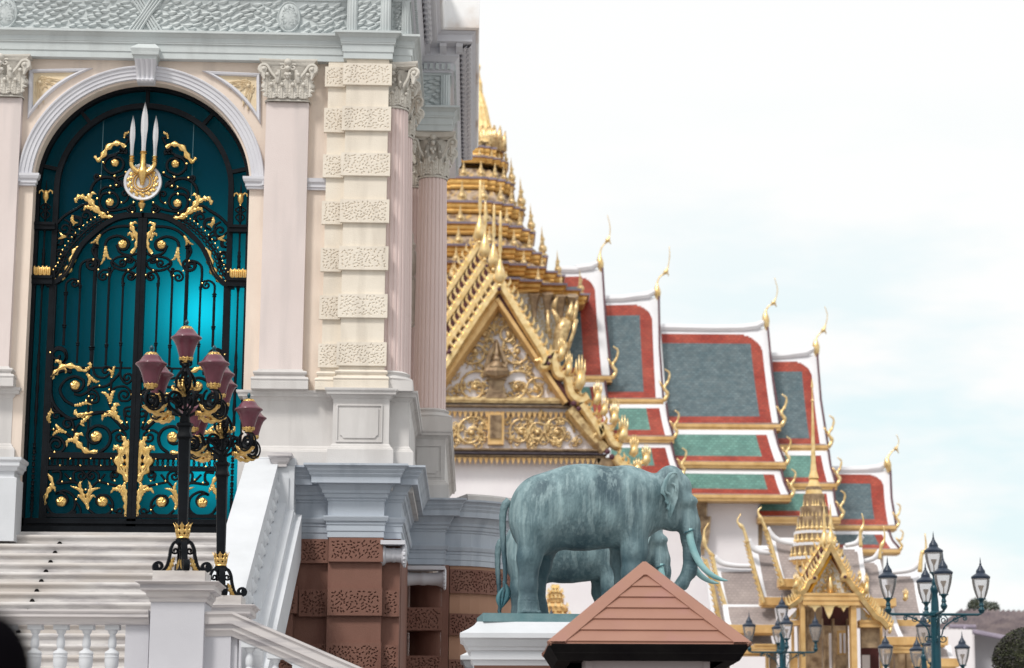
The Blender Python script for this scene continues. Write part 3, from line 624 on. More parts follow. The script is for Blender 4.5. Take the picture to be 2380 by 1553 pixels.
# recessed bay between the columns: window surround and vase
m = M(); m.box(XC + .0, XC + .35, RY + .9, RY + 1.2, ZF, Z(955, 520, RY)); B('window_recess', m, 'dark', pal)
m = M(); m.lathe([(.001, 0), (.12, 0), (.1, .05), (.05, .1), (.15, .2), (.17, .35), (.1, .5), (.06, .6), (.09, .66), (.03, .75), (.04, .85), (.001, .95)], (X(956, 600, RY + .5), RY + .5, Z(956, 655, RY + .5)), 16)
m.lathe([(.001, 0), (.15, 0), (.15, .12), (.13, .2), (.14, .8), (.001, .8)], (X(956, 700, RY + .5), RY + .5, Z(956, 655, RY + .5) - .8), 16)
B('stone_vase', m, 'capstone', pal, smooth=True)

# ---- pedestal storey (dado)
zA = Z(700, 1100, FY); zp = Z(700, 1051, FY); zcb_ = Z(700, 924, FY); zct = zpd
px0, px1 = X(773, 1000, FY - .30), X(904, 1000, FY - .30); pxc = X(951, 1000, FY)
RX = X(1034, 1080, RY - .05)
ded_mid = [(pxc, FY - .04), (pxc, RY - .05), (RX, RY - .05), (RX, RY + 8)]
ded = [(XRR + .03, FY + .3), (XRR + .03, FY), (px0, FY), (px0, FY - .30), (px1, FY - .30), (px1, FY - .04)] + ded_mid
dprof = [(-.05, zA - .3), (.075, zA - .3), (.075, zp), (.06, zp + .01), (.055, zp + .03), (.03, zp + .05), (.025, zp + .07), (.0, zp + .10), (0, zcb_ - .06), (.012, zcb_ - .05), (.03, zcb_ - .03), (.05, zcb_), (.10, zcb_), (.105, zcb_ + .045), (.125, zcb_ + .055), (.13, zct - .02), (.13, zct), (-.4, zct)]
ds = M().sweep(ded, dprof)
B('pedestal_course', ds, 'greystone', pal)
m = M().sweep([(-14, FY), (XL - .03 - .13, FY), (XL - .16, FY + .3)], dprof); B('pedestal_course', m, 'greystone', pal)
def framed(m, x0, x1, z0, z1, y, d=.02, w_=.05):
    for a, b, c, e in ((x0, x1, z1 - w_ * .5, z1), (x0, x1, z0, z0 + w_ * .5), (x0, x0 + w_ * .5, z0 + w_ * .5, z1 - w_ * .5), (x1 - w_ * .5, x1, z0 + w_ * .5, z1 - w_ * .5)): m.box(a, b, y - d, y + .01, c, e)
    q = w_ * 1.3; n_ = .05
    a, b, c, e = x0 + q, x1 - q, z0 + q, z1 - q
    m.poly([(a, y - d * .9, c + n_), (a + n_ * .6, y - d * .9, c + n_ * .7), (a + n_, y - d * .9, c), (b - n_, y - d * .9, c), (b - n_ * .6, y - d * .9, c + n_ * .7), (b, y - d * .9, c + n_), (b, y - d * .9, e), (a, y - d * .9, e)], (0, .03, 0))
for a_ in ((X(781, 985, FY - .3), X(889, 985, FY - .3), Z(830, 1028, FY - .3), Z(830, 940, FY - .3), FY - .30), (X(960, 1060, RY), X(1028, 1060, RY), Z(1000, 1110, RY), Z(1000, 1035, RY), RY - .05)):
    m = M(); framed(m, *a_); B('raised_panel', m, 'greystone', pal)
# white-blue course of the stair pier at the left of the gate
zL = Z(40, 1096, FY - .5); xl = X(37, 1080, FY - .5)
m = M().sweep([(-14, FY - .5), (xl - .02, FY - .5), (xl - .02, FY)], [(-.05, ZF - .2), (.05, ZF - .2), (.05, Z(40, 1112, FY - .5)), (.0, Z(40, 1108, FY - .5)), (0, zL), (.04, zL + .01), (.06, zL + .06), (.09, zL + .08), (.09, zL + .14), (.12, zL + .17), (.12, zL + .21), (-.5, zL + .21)])
B('stair_pier', m, 'railwhite', pal)

# ---- lower entablature (slate blue)
def zl(y, yy=FY - .3, x=830): return Z(x, y, yy)
l0, l1, l2, l3, l4, l5, l6, l7, l8, l9 = zl(1249), zl(1213), zl(1203), zl(1166), zl(1150), zl(1127), zl(1107), zl(1103), zl(1092), zl(1084)
lx0, lx1 = X(762, 1185, FY - .3), X(893, 1185, FY - .3); lxc = X(934, 1185, FY)
RLX = X(1034, 1260, RY); bx = X(1047, 1260, RY + .15); R_ = 1.25
arcp = [(bx + R_ * math.sin(a), RY + .15 + R_ * (1 - math.cos(a)) * 1.5) for a in [PI / 2 * i / 10 * .93 for i in range(11)]]
lowpath = [(XRR + .1, FY - .01), (lx0, FY - .01), (lx0, FY - .30), (lx1, FY - .30), (lx1, FY - .12), (lxc, FY - .12), (lxc, RY - .05), (RLX, RY - .05), (RLX, RY + .15)] + arcp
lprof = [(-.3, l0), (.0, l0), (.0, l0 + .09), (.012, l0 + .1), (.012, l0 + .19), (.025, l0 + .2), (.025, l1), (.05, l1 + .01), (.07, l2), (.07, l2 + .02), (0, l2 + .03), (0, l3), (.02, l3 + .02), (.02, l3 + .04), (.05, l3 + .06), (.06, l4), (.09, l4 + .02), (.09, l4 + .06), (.14, l5 - .02), (.15, l5), (.25, l5), (.25, l5 + .09), (.28, l6), (.28, l6 + .015), (.31, l7 + .03), (.31, l7 + .05), (.33, l8), (.37, l9 - .03), (.37, l9), (-.3, l9)]
B('basement_cornice', M().sweep(lowpath, lprof), 'slate', pal)
m = M().sweep(arcp[1:], [(-.3, l9 + .001), (.36, l9 + .001), (.36, l9 + .07), (.30, l9 + .11), (-.3, l9 + .11)]); B('curb_coping', m, 'greystone', pal)
# brown basement
zb = l0 - 3.6
bpath = [(XRR + .1, FY + .005), (lx0 + .02, FY + .005), (lx0 + .02, FY - .26), (lx1 - .02, FY - .26), (lx1 - .02, FY - .08), (lxc - .01, FY - .08), (lxc - .01, FY + .5)]
B('basement_wall', M().sweep(bpath, [(-.3, 0), (0, 0), (0, l0), (-.3, l0)]), 'brown', pal)
rows_ = [(1250, 1306), (1367, 1431), (1494, 1560)]
zr = [(zl(b), zl(a)) for a, b in rows_]; dz = zr[1][0] - zr[2][0]
for k, (za, zb_) in enumerate(zr):
    vb = lambda *a, **k_: (lambda q: (vermic(q, *a, **k_), B('vermiculated_block', q, 'brown', pal)))(M())
    vb(X(761, 1390, FY - .33), X(888, 1390, FY - .33), za, zb_ - (.003 if k == 0 else 0), FY - .33, .1, seed=40 + k, pitch=.052, frame=.045, depth=.026)
    if k: vb(X(889, 1390, FY - .15), X(928, 1390, FY - .15), za, zb_ - .02, FY - .15, .1, seed=50 + k, pitch=.052, frame=.03, depth=.026)
    vb(X(695, 1390, FY - .08), X(760, 1390, FY - .08), za, zb_, FY - .08, .12, seed=60 + k, pitch=.052, frame=.035, depth=.026)
    vb(X(645, 1390, FY - .35), X(690, 1390, FY - .35), za + .03, zb_ + .03, FY - .35, .35, seed=70 + k, pitch=.052, frame=.035, depth=.026)
m = M(); m.box(X(640, 1390, FY - .29), X(683, 1340, FY - .29), FY - .29, FY, 0, zr[0][0] + .2); B('basement_pier', m, 'brown', pal)
# rear: curved niche wall and bow
m = M(); xa = X(951, 1400, RY); xb = X(1025, 1400, RY)
rows = [[(xa + (xb - xa) * i / 14, RY + .02 + .45 * (1 - math.sin(PI / 2 * i / 14)), z) for i in range(15)] for z in (0, l0 - .3)]; m.grid(rows); m.box(xb, X(1043, 1400, RY), RY + .06, RY + .6, 0, l0)
m.box(lxc - .5, lxc - .0, FY + .3, RY + 1.5, 0, l0)
B('niche_wall', m, 'brown', pal)
for k, (ya, yb) in enumerate(((1412, 1465), (1524, 1580))):
    vb(X(940, 1440, RY - .1), X(1026, 1440, RY - .1), Z(980, yb, RY - .1), Z(980, ya, RY - .1), RY - .1, .6, seed=80 + k, pitch=.052, frame=.035, depth=.026)
m = M().sweep(arcp, [(-.3, 0), (-.03, 0), (-.03, l0), (-.3, l0)]); bow = B('bowed_wall', m, 'tan', pal)
def bow_band(za, zb_, seed):
    m = M(); t = M(); vermic(t, 0, R_ * 1.62, za, zb_, 0, .05, seed=seed, pitch=.052, frame=.03, depth=.03)
    for i, v in enumerate(t.v):
        a = v[0] / (R_ * 1.2); o = -v[1] + .03; t.v[i] = (bx + (R_ + o) * math.sin(a), RY + .15 + R_ * (1 - math.cos(a)) * 1.5 - o * math.cos(a), v[2])
    m.join(t); return m
for k, (ya, yb) in enumerate(((1322, 1378), (1425, 1476), (1532, 1600))):
    B('vermiculated_course', bow_band(Z(1060, yb, RY + .1), Z(1060, ya, RY + .1) - .004, 90 + k), 'brown', bow)
# bolster capitals (seen side-on) under the entablature
for (xa, xb, yy, y0, y1) in ((X(884, 1290, FY - .35), X(944, 1290, FY - .35), FY - .28, 1264, 1314), (X(930, 1345, RY - .2), X(1037, 1345, RY - .2), RY - .2, 1322, 1366)):
    za, zb_ = Z(950, y1, yy), Z(950, y0, yy); rr = (zb_ - za) / 2; zc = (za + zb_) / 2; L_ = xb - xa
    m = M(); m.lathe([(rr * .95, 0), (rr, .02), (rr * .93, .06), (rr * .72, L_ * .2), (rr * .64, L_ * .42), (rr * .7, L_ * .46), (rr * .7, L_ * .54), (rr * .64, L_ * .58), (rr * .72, L_ * .8), (rr * .93, L_ - .07), (rr * 1.03, L_ - .05), (rr * 1.03, L_ - .02), (rr * .9, L_)], (xa, yy + .12, zc), 28, 'x')
    for i in range(16):
        a = 2 * PI * i / 16; m.ball((xa + L_ - .03, yy + .12 + rr * 1.02 * math.cos(a), zc + rr * 1.02 * math.sin(a)), .028, 5)
    m.box(xa, xb - .02, yy - rr * .6, yy + .3, zb_ - .02, zb_ + .045)
    B('bolster_capital', m, 'lilac', pal, smooth=35)
# ================================================================ wrought iron gate
YG = FY + .30
GX = X(322, 790, YG)
g1 = lambda x, y: (x / 3.713, y / 3.713)
g2 = lambda x, y: (x / 3.713, 395 + y / 3.713)
g3 = lambda x, y: (x / 3.713, 784.4 + y / 3.713)
g4 = lambda x, y: (x * .2701, 1133 + y * .2701)
GM = {'1': g1, '2': g2, '3': g3, '4': g4}
def UV(k, x, y):
    p = P(*GM[k](x, y), YG); return (p.x - GX, p.z)
gate = thing('iron_gate', (GX, YG, ZF), 'tall black wrought iron gate with gilt leaves and teal glass in the palace archway', 'gate')
GL = [B_ for B_ in (None, None)]
AG, AGZ = AC - GX, AZ                    # arch centre in gate coordinates
def fr(s, y0=0): return lambda u, v, o: (GX + s * u, YG - y0 - o, v)
def bar(m, pts, w, d, s=1, y0=0):        # flat bar of width w and depth d along (u, v) points
    pts = [np.array(p, float) for p in pts]; rows = []
    for i, p in enumerate(pts):
        t = pts[min(len(pts) - 1, i + 1)] - pts[max(0, i - 1)]; t = t / (np.linalg.norm(t) + 1e-9); nn = np.array((-t[1], t[0])) * w / 2
        rows.append([(GX + s * (p[0] + nn[0]), YG - y0 - d, p[1] + nn[1]), (GX + s * (p[0] - nn[0]), YG - y0 - d, p[1] - nn[1]), (GX + s * (p[0] - nn[0]), YG - y0 + d, p[1] - nn[1]), (GX + s * (p[0] + nn[0]), YG - y0 + d, p[1] + nn[1])])
    m.grid(rows, True); k = len(rows) * 4; b = len(m.v) - k; m.f += [(b, b + 1, b + 2, b + 3), (b + k - 1, b + k - 2, b + k - 3, b + k - 4)]; m.m += [m.m[-1]] * 2
UR = AR + .03
# glass
m = M(); n = 40
pts = [(-UR, ZF)] + [(-UR * math.cos(PI * i / n), AZ + UR * math.sin(PI * i / n)) for i in range(n + 1)] + [(UR, ZF)]
m.add([(AC + u, YG + .09, v) for u, v in pts], [tuple(range(len(pts)))])
B('glass_panel', m, 'tealglass', gate)
for xg in (233, 445):
    m = M(); a, b = P(xg, 300 if xg == 233 else 290, YG + .08), P(xg - 4, 560, YG + .08); m.box(b.x - .006, b.x + .006, YG + .07, YG + .088, ZF + .4, a.z + .15); B('glazing_bar', m, 'glazing', gate)
# frame: outer arch, inner arch, posts, sill
arcpts = lambda r, a0=0, a1=1, n=48: [(AG - r * math.cos(PI * (a0 + (a1 - a0) * i / n)), AZ + r * math.sin(PI * (a0 + (a1 - a0) * i / n))) for i in range(n + 1)]
u_in = AR - (X(222 / 3.713 + 60, 0, 1) * 0 + .36)
rin = (X(530, 400, YG) - X(125, 400, YG)) / 2
m = M()
bar(m, [(AG - AR, ZF)] + arcpts(AR - .01) + [(AG + AR, ZF)], .10, .06)
bar(m, [(AG - rin, ZF)] + arcpts(rin) + [(AG + rin, ZF)], .085, .05)
for a in (.07, .28, .5, .72, .93):
    c_, s_ = math.cos(PI * a), math.sin(PI * a); bar(m, [(AG - c_ * rin, AZ + s_ * rin), (AG - c_ * AR, AZ + s_ * AR)], .06, .04)
sill_t = UV('4', 900, 270)[1]
m.box(GX + AG - AR, GX + AG + AR, YG - .09, YG + .06, ZF - .02, ZF + .12); m.box(GX + AG - AR, GX + AG + AR, YG - .06, YG + .05, ZF + .12, sill_t)
m.box(GX + AG - AR + .1, GX + AG + AR - .1, YG - .11, YG + .03, ZF + .16, ZF + .20)
zs1, zs2 = UV('2', 380, 930)[1], UV('2', 380, 470)[1]
post = [(-AR, -AR + .33), (AR - .33, AR)]
for a, b in post:
    for zz, h in ((zs1, .12), (zs2, .10)): m.box(GX + AG + a - .0, GX + AG + b, YG - .10, YG + .04, zz - h, zz); m.box(GX + AG + a, GX + AG + b, YG - .12, YG + .04, zz - .03, zz + .015)
frame = B('gate_frame', m, 'blackiron', gate)
# twisted side spindles in the narrow side lights
m = M(); beads = M(); gcrown = []
for s in (-1, 1):
    um = AG + s * (AR + rin) / 2
    for za, zb_ in ((sill_t, UV('4', 290, 150)[1] + .35), (UV('3', 290, 1000)[1], zs1 - .12), (zs1, zs2 - .1), (zs2, AZ - .05)):
        rows = []; k = 26
        for i in range(k + 1):
            t = i / k; z = za + (zb_ - za) * t; r = .018 + (.012 * abs(math.sin(t * PI * 7)) if .12 < t < .6 else .004 * (1 - t))
            rows.append((GX + um, YG - .02, z)); 
        m = M(); m.tube(rows, [.034 if i in (0, k) else .016 + (.016 * abs(math.sin(i * 1.1)) if 4 < i < 16 else 0) for i in range(k + 1)], 6); B('spindle', m, 'blackiron', frame, smooth=40)
    m = M()
    for k in range(9): m.lathe([(.001, 0), (.03, .02), (.02, .05), (.03, .08), (.001, .1)], (GX + um, YG - .04, sill_t + .3 + k * .1), 6)
    q = M()
    for j in range(16): q.lathe([(.012, 0), (.017, .04), (.022, .09), (.010, .13)], (GX + um - .12 + .016 * j, YG - .09 - .01 * (j % 2), zs1 + .02 + (.02 if j % 4 == 0 else 0)), 6)
    B('gilt_coronet', q, 'gilt', frame, smooth=True)
    q = M(); zt = zs2 + .42
    q.lathe([(.001, -.09), (.018, -.08), (.012, -.06), (.045, -.01), (.05, .05), (.035, .1), (.05, .115), (.02, .12), (.001, .12)], (GX + um, YG - .06, zt), 12)
    for dx in (-1, 1): q.tube([(GX + um + dx * .03, YG - .06, zt + .09), (GX + um + dx * .07, YG - .06, zt + .13), (GX + um + dx * .1, YG - .07, zt + .11), (GX + um + dx * .105, YG - .07, zt + .07)], [.02, .017, .014, .008], 6)
    B('gilt_vase', q, 'gilt', frame, smooth=True)
    m.tube([(GX + um, YG - .05, zt + .1), (GX + um, YG - .05, zt + .3)], [.022, .003], 6)
    for dx in (-1, 1): m.tube([(GX + um + dx * p[0], YG - .04, zt + p[1]) for p in spline([(0, -.35), (.07, -.27), (.02, -.2), (.08, -.15), (.02, -.09)], 4)], .015, 5)
    B('scroll_ornament', m, 'blackiron', frame, smooth=40)

# ---- left half described once, mirrored for the right
def path(k, pts, sp=None, n=7):
    q = [UV(k, *p) for p in pts]; c = spline(q, n) if len(q) > 2 else [np.array(p) for p in q]
    if sp:
        cx, cy, turns, sg = sp; cc = UV(k, cx, cy); c = list(c) + spiral(cc, c[-1], turns, .14, sg)
    return c
# (map, half width in m, points, end scroll (centre x, y, turns, direction))
SCR = [
 # upper scrolls of the leaf
 ('2', .020, [(810, 690), (850, 585), (950, 510), (1080, 488), (1185, 505)], None),
 ('2', .020, [(905, 660), (935, 600), (1020, 573), (1100, 605)], (1060, 650, 1.1, -1)),
 ('2', .018, [(1190, 720), (1120, 740), (1040, 715), (1010, 650)], None),
 ('2', .018, [(820, 640), (800, 700), (830, 760), (860, 790)], (795, 810, 1.3, -1)),
 ('2', .017, [(1175, 790), (1110, 750), (1020, 755), (965, 795), (985, 840), (1060, 868), (1150, 850), (1180, 800)], None),
 ('2', .015, [(970, 795), (1020, 830), (1070, 835)], (1055, 805, 1.2, 1)),
 ('2', .014, [(1150, 765), (1140, 800), (1105, 800)], (1118, 780, 1.1, -1)),
 ('2', .017, [(690, 1010), (692, 860), (720, 800), (790, 775), (830, 800)], (790, 822, 1.4, -1)),
 ('2', .015, [(945, 900), (935, 870), (890, 868), (860, 895)], (893, 920, 1.3, 1)),
 ('2', .017, [(1062, 1010), (1064, 930), (1100, 880), (1150, 890)], (1130, 922, 1.4, -1)),
 ('2', .015, [(570, 1060), (575, 980), (620, 945), (665, 950)], (645, 982, 1.3, -1)),
 ('2', .013, [(1062, 870), (1000, 850), (965, 880), (945, 940)], None),
 # lower middle panel
 ('3', .020, [(440, 130), (500, 90), (560, 110), (575, 180), (530, 235)], (500, 160, 1.2, 1)),
 ('3', .024, [(1080, 800), (960, 680), (880, 650), (720, 680), (600, 700), (480, 600), (440, 480), (450, 350), (540, 290), (620, 300)], None),
 ('3', .020, [(640, 590), (560, 540), (520, 450), (570, 370), (650, 340), (720, 370)], (650, 415, .75, -1)),
 ('3', .018, [(640, 490), (700, 500), (760, 470), (820, 430), (920, 420), (1000, 350), (1040, 300)], None),
 ('3', .016, [(1050, 210), (1040, 330), (1090, 400), (1140, 370)], (1100, 350, 1.2, 1)),
 ('3', .016, [(950, 470), (1010, 430), (1090, 430), (1135, 490), (1110, 545), (1050, 550)], (1075, 500, 1.2, -1)),
 ('3', .015, [(800, 260), (830, 330), (900, 350), (960, 310)], (915, 290, 1.1, 1)),
 ('3', .015, [(780, 440), (840, 480), (850, 550), (800, 570)], (800, 520, 1.2, -1)),
 ('3', .016, [(965, 360), (955, 470), (940, 560), (1000, 680), (1100, 800)], None),
 ('3', .015, [(1110, 790), (1080, 700), (1075, 620), (1130, 600)], (1110, 650, 1.1, -1)),
 ('3', .016, [(440, 480), (460, 620), (520, 640), (530, 690)], (490, 680, 1.1, 1)),
 ('3', .018, [(420, 800), (500, 800), (570, 830), (640, 870), (640, 800), (620, 720), (570, 710)], (590, 750, 1.0, 1)),
 ('3', .016, [(650, 880), (660, 780), (740, 700), (820, 650), (900, 650)], None),
 ('3', .018, [(420, 900), (450, 860), (520, 870), (560, 940), (520, 990), (450, 980)], (490, 930, 1.1, -1)),
 ('3', .022, [(860, 995), (930, 940), (955, 860), (920, 790), (840, 765), (770, 800)], (833, 860, .8, 1)),
 ('3', .016, [(950, 880), (960, 830), (1020, 800), (1080, 830), (1080, 870)], (1035, 860, 1.2, -1)),
 ('3', .014, [(770, 270), (765, 500), (760, 1000)], None),
 ('3', .016, [(440, 1000), (410, 900), (415, 700), (430, 600), (445, 450)], None),
 # bottom panel
 ('3', .018, [(450, 1160), (520, 1160), (525, 1220), (500, 1260), (640, 1250), (700, 1290)], None),
 ('3', .015, [(560, 1175), (600, 1220), (640, 1250)], None),
 ('3', .016, [(640, 1240), (640, 1170), (700, 1150), (745, 1190)], (705, 1195, 1.2, -1)),
 ('3', .016, [(850, 1240), (850, 1180), (800, 1150), (755, 1180)], (790, 1195, 1.2, 1)),
 ('3', .015, [(640, 1240), (700, 1300), (745, 1370), (790, 1300), (850, 1240)], None),
 ('3', .015, [(910, 1180), (870, 1230)], None),
 ('3', .016, [(1040, 1290), (960, 1270), (850, 1245)], None),
 ('3', .016, [(970, 1240), (960, 1180), (1010, 1150)], (1000, 1185, 1.2, 1)),
 ('3', .018, [(395, 1440), (450, 1520), (560, 1535), (640, 1480), (640, 1380), (560, 1325), (480, 1350)], (530, 1420, .7, -1)),
 ('3', .018, [(770, 1490), (840, 1540), (940, 1520), (975, 1440), (930, 1370), (860, 1365)], (880, 1420, .7, 1)),
 ('3', .014, [(640, 1400), (690, 1470), (700, 1530)], None),
 ('3', .014, [(940, 1440), (990, 1500), (1060, 1540)], (1040, 1505, 1.2, -1)),
 ('3', .015, [(600, 1540), (650, 1500), (640, 1540)], None),
]
BARS = [('2', '3', 570, 1060, 548, 70, .022), ('2', '3', 690, 1000, 668, 225, .018), ('2', '3', 822, 650, 795, 262, .03), ('2', '3', 945, 850, 915, 240, .020), ('2', '3', 1062, 980, 1038, 225, .018)]
GOLD = [  # leaf, map, width, points
 ('2', .045, [(1135, 725), (1180, 660), (1185, 590), (1150, 520), (1135, 480), (1165, 458), (1190, 470)]),
 ('2', .030, [(1150, 610), (1140, 560), (1115, 555), (1105, 575)]),
 ('2', .025, [(872, 560), (850, 590), (815, 625), (778, 638)]), ('2', .025, [(872, 560), (850, 590), (840, 630), (855, 655)]),
 ('2', .032, [(915, 662), (912, 710), (900, 770), (868, 828)]), ('2', .03, [(915, 662), (918, 710), (935, 760), (968, 778)]),
 ('2', .058, [(455, 968), (520, 940), (580, 880), (620, 800), (640, 720), (670, 675), (705, 685)]),
 ('3', .05, [(448, 360), (480, 310), (550, 255), (640, 255), (720, 290), (775, 280)]), ('3', .03, [(520, 260), (525, 220), (490, 208), (480, 225)]), ('3', .03, [(740, 275), (780, 260), (780, 228), (755, 235)]), ('3', .02, [(560, 270), (575, 295), (565, 315)]),
 ('3', .03, [(750, 315), (780, 360), (770, 400), (755, 425)]), ('3', .03, [(750, 315), (790, 355), (830, 385), (865, 380)]),
 ('3', .024, [(965, 350), (970, 310), (945, 285), (925, 290)]), ('3', .024, [(965, 350), (978, 300), (985, 265), (1000, 252)]),
 ('3', .034, [(955, 575), (945, 530), (915, 490), (872, 475)]), ('3', .034, [(955, 575), (960, 530), (975, 480), (997, 462)]),
 ('3', .030, [(645, 590), (690, 585), (740, 570), (800, 585)]), ('3', .02, [(720, 580), (745, 560), (745, 535)]),
 ('3', .045, [(808, 655), (740, 670), (690, 680), (650, 650), (665, 620)]), ('3', .035, [(790, 665), (740, 710), (705, 745), (735, 770)]), ('3', .03, [(770, 660), (700, 670), (645, 665)]),
 ('3', .05, [(1055, 745), (1010, 690), (985, 630), (1005, 580), (1040, 590)]), ('3', .038, [(1040, 730), (960, 670), (895, 680), (885, 725)]), ('3', .03, [(1020, 710), (965, 650), (920, 640)]),
 ('3', .028, [(435, 742), (425, 690), (435, 650), (470, 655)]), ('3', .028, [(435, 742), (415, 700), (440, 650), (440, 605)]),
 ('3', .032, [(575, 825), (520, 810), (480, 825), (455, 855)]), ('3', .032, [(575, 825), (525, 800), (495, 770), (482, 750)]),
 ('3', .05, [(845, 990), (760, 990), (700, 945), (660, 890), (660, 850), (700, 835), (725, 855)]), ('3', .035, [(680, 930), (630, 890), (585, 900), (580, 950)]),
 ('3', .085, [(1115, 1240), (1060, 1160), (1030, 1090), (1050, 1000), (1090, 940), (1075, 880), (1050, 855)]), ('3', .06, [(1100, 1200), (1110, 1080), (1110, 960), (1110, 880)]), ('3', .05, [(1060, 1030), (1040, 970), (1000, 950), (980, 980)]), ('3', .04, [(1060, 1120), (1020, 1060), (1000, 1010)]),
 ('3', .05, [(1090, 1548), (1090, 1450), (1085, 1350), (1070, 1280), (1100, 1245)]), ('3', .04, [(1075, 1400), (1050, 1330), (990, 1310), (955, 1350)]), ('3', .035, [(1070, 1340), (1040, 1290), (1000, 1300)]),
 ('3', .04, [(390, 1450), (395, 1380), (430, 1310), (455, 1260), (425, 1190), (400, 1195)]), ('3', .034, [(400, 1380), (430, 1310), (470, 1300), (480, 1335)]),
 ('3', .035, [(765, 1480), (735, 1400), (710, 1340), (690, 1270), (715, 1240)]), ('3', .035, [(755, 1460), (760, 1370), (785, 1300), (765, 1240)]), ('3', .03, [(730, 1400), (690, 1320), (610, 1285)]), ('3', .03, [(760, 1390), (800, 1320), (870, 1300)]), ('3', .026, [(745, 1440), (690, 1370), (670, 1385)]), ('3', .026, [(760, 1430), (800, 1370), (830, 1385)]),
]
ROS = [('2', 1060, 645, .075), ('3', 650, 415, .08), ('3', 833, 858, .09), ('3', 532, 1420, .085), ('3', 887, 1420, .085)]
BEAD = [('2', 808, 780), ('2', 852, 868), ('2', 1085, 778), ('2', 1110, 870), ('2', 1175, 912), ('2', 932, 912), ('2', 680, 970), ('3', 437, 135), ('3', 862, 420), ('3', 945, 455), ('3', 770, 512), ('3', 798, 548), ('3', 1137, 497), ('3', 630, 802), ('3', 467, 797), ('3', 1098, 738), ('3', 1040, 810), ('3', 475, 994), ('3', 612, 1223), ('3', 865, 1240), ('3', 540, 1248), ('3', 936, 1270), ('3', 992, 1240), ('3', 660, 1402), ('3', 970, 1490), ('3', 742, 1318)]
railU = [UV('2', *p) for p in [(1245, 395), (1100, 400), (1000, 425), (900, 480), (800, 560), (710, 650), (640, 770), (590, 870), (520, 945), (450, 985), (400, 990)]]
for side, s in (('left', 1), ('right', -1)):
    lf = M(); fx = fr(s)
    st_o, st_i = UV('3', 415, 700)[0], UV('3', 1185, 700)[0]
    zl_ = UV('2', 450, 985)[1]; zm = UV('3', 800, 262)[1]
    s0_ = None; bar(lf, [(UV('3', 400, 700)[0] + .02, sill_t), (UV('3', 400, 700)[0] + .02, zl_)], .10, .046, s); bar(lf, [(-.037, sill_t - .15), (-.037, UV('2', 1230, 420)[1])], .07, .06, s)
    bar(lf, spline(railU, 6), .075, .06, s)
    for y_, w_ in ((1020, .09), (1132, .06), (1540, .06)): bar(lf, [(UV('3', 380, y_)[0], UV('3', 800, y_)[1]), (-.05, UV('3', 800, y_)[1])], w_, .045, s)
    bar(lf, [(UV('3', 440, 262)[0], zm), (-.1, zm)], .028, .02, s)
    lf_o = B('gate_leaf', lf, 'blackiron', gate, label='%s leaf of the gate' % ('darker left' if s > 0 else 'bright right'))
    sm = M()
    for k, w_, pts, sp in SCR: 
        pp = path(k, pts, sp); sm.tube([(GX + s * p[0], YG - .015, p[1]) for p in pp], w_ * 1.3, 6, flat=1.3)
    for i in range(16):    # ring band between the two middle rails
        u = UV('3', 430 + i * 45, 1078)[0]; z = UV('3', 800, 1078)[1]
        sm.tube([(GX + s * (u + .055 * math.cos(a)), YG - .01, z + .062 * math.sin(a)) for a in [2 * PI * j / 12 for j in range(13)]], .012, 5)
    B('scrollwork', sm, 'blackiron', lf_o, smooth=50)
    for ka, kb, xa, ya, xb, yb, w_ in BARS:
        a, b = UV(ka, xa, ya), UV(kb, xb, yb); u = (a[0] + b[0]) / 2; q = M()
        q.tube([(GX + s * u, YG - .01, b[1]), (GX + s * u, YG - .01, a[1])], w_, 8)
        for zz in (b[1] + .28, a[1] - .05): q.lathe([(w_, 0), (w_ * 1.7, .015), (w_ * 1.2, .03), (w_ * 1.9, .05), (w_, .07)], (GX + s * u, YG - .01, zz), 8)
        B('iron_bar', q, 'blackiron', lf_o, smooth=40)
    gl_ = None
    for k, w_, pts in GOLD:
        q = M(); acanthus(q, [UV(k, *p) for p in pts], w_ * .92, fr(s, .03), lobes=6, h=.03); B('gilt_leaf', q, 'gilt', lf_o, smooth='all')
    for k, x, y, r in ROS:
        q = M(); rosette(q, UV(k, x, y), r, fr(s, .03)); B('gilt_rosette', q, 'gilt', lf_o, smooth='all')
    q = M()
    for k, x, y in BEAD:
        u, v = UV(k, x, y); q.ball(fx(u, v, .04), .018, 6)
    for i in range(8): 
        u, v = UV('3', 435 + i * 88, 1050 + 60 * (i % 2)); q.ball(fx(u, v, .05), .014, 6)
    B('gilt_beads', q, 'gilt', lf_o, smooth=True)
    for zz in (UV('3', 800, 1330)[1], UV('3', 800, 1560)[1]): pass
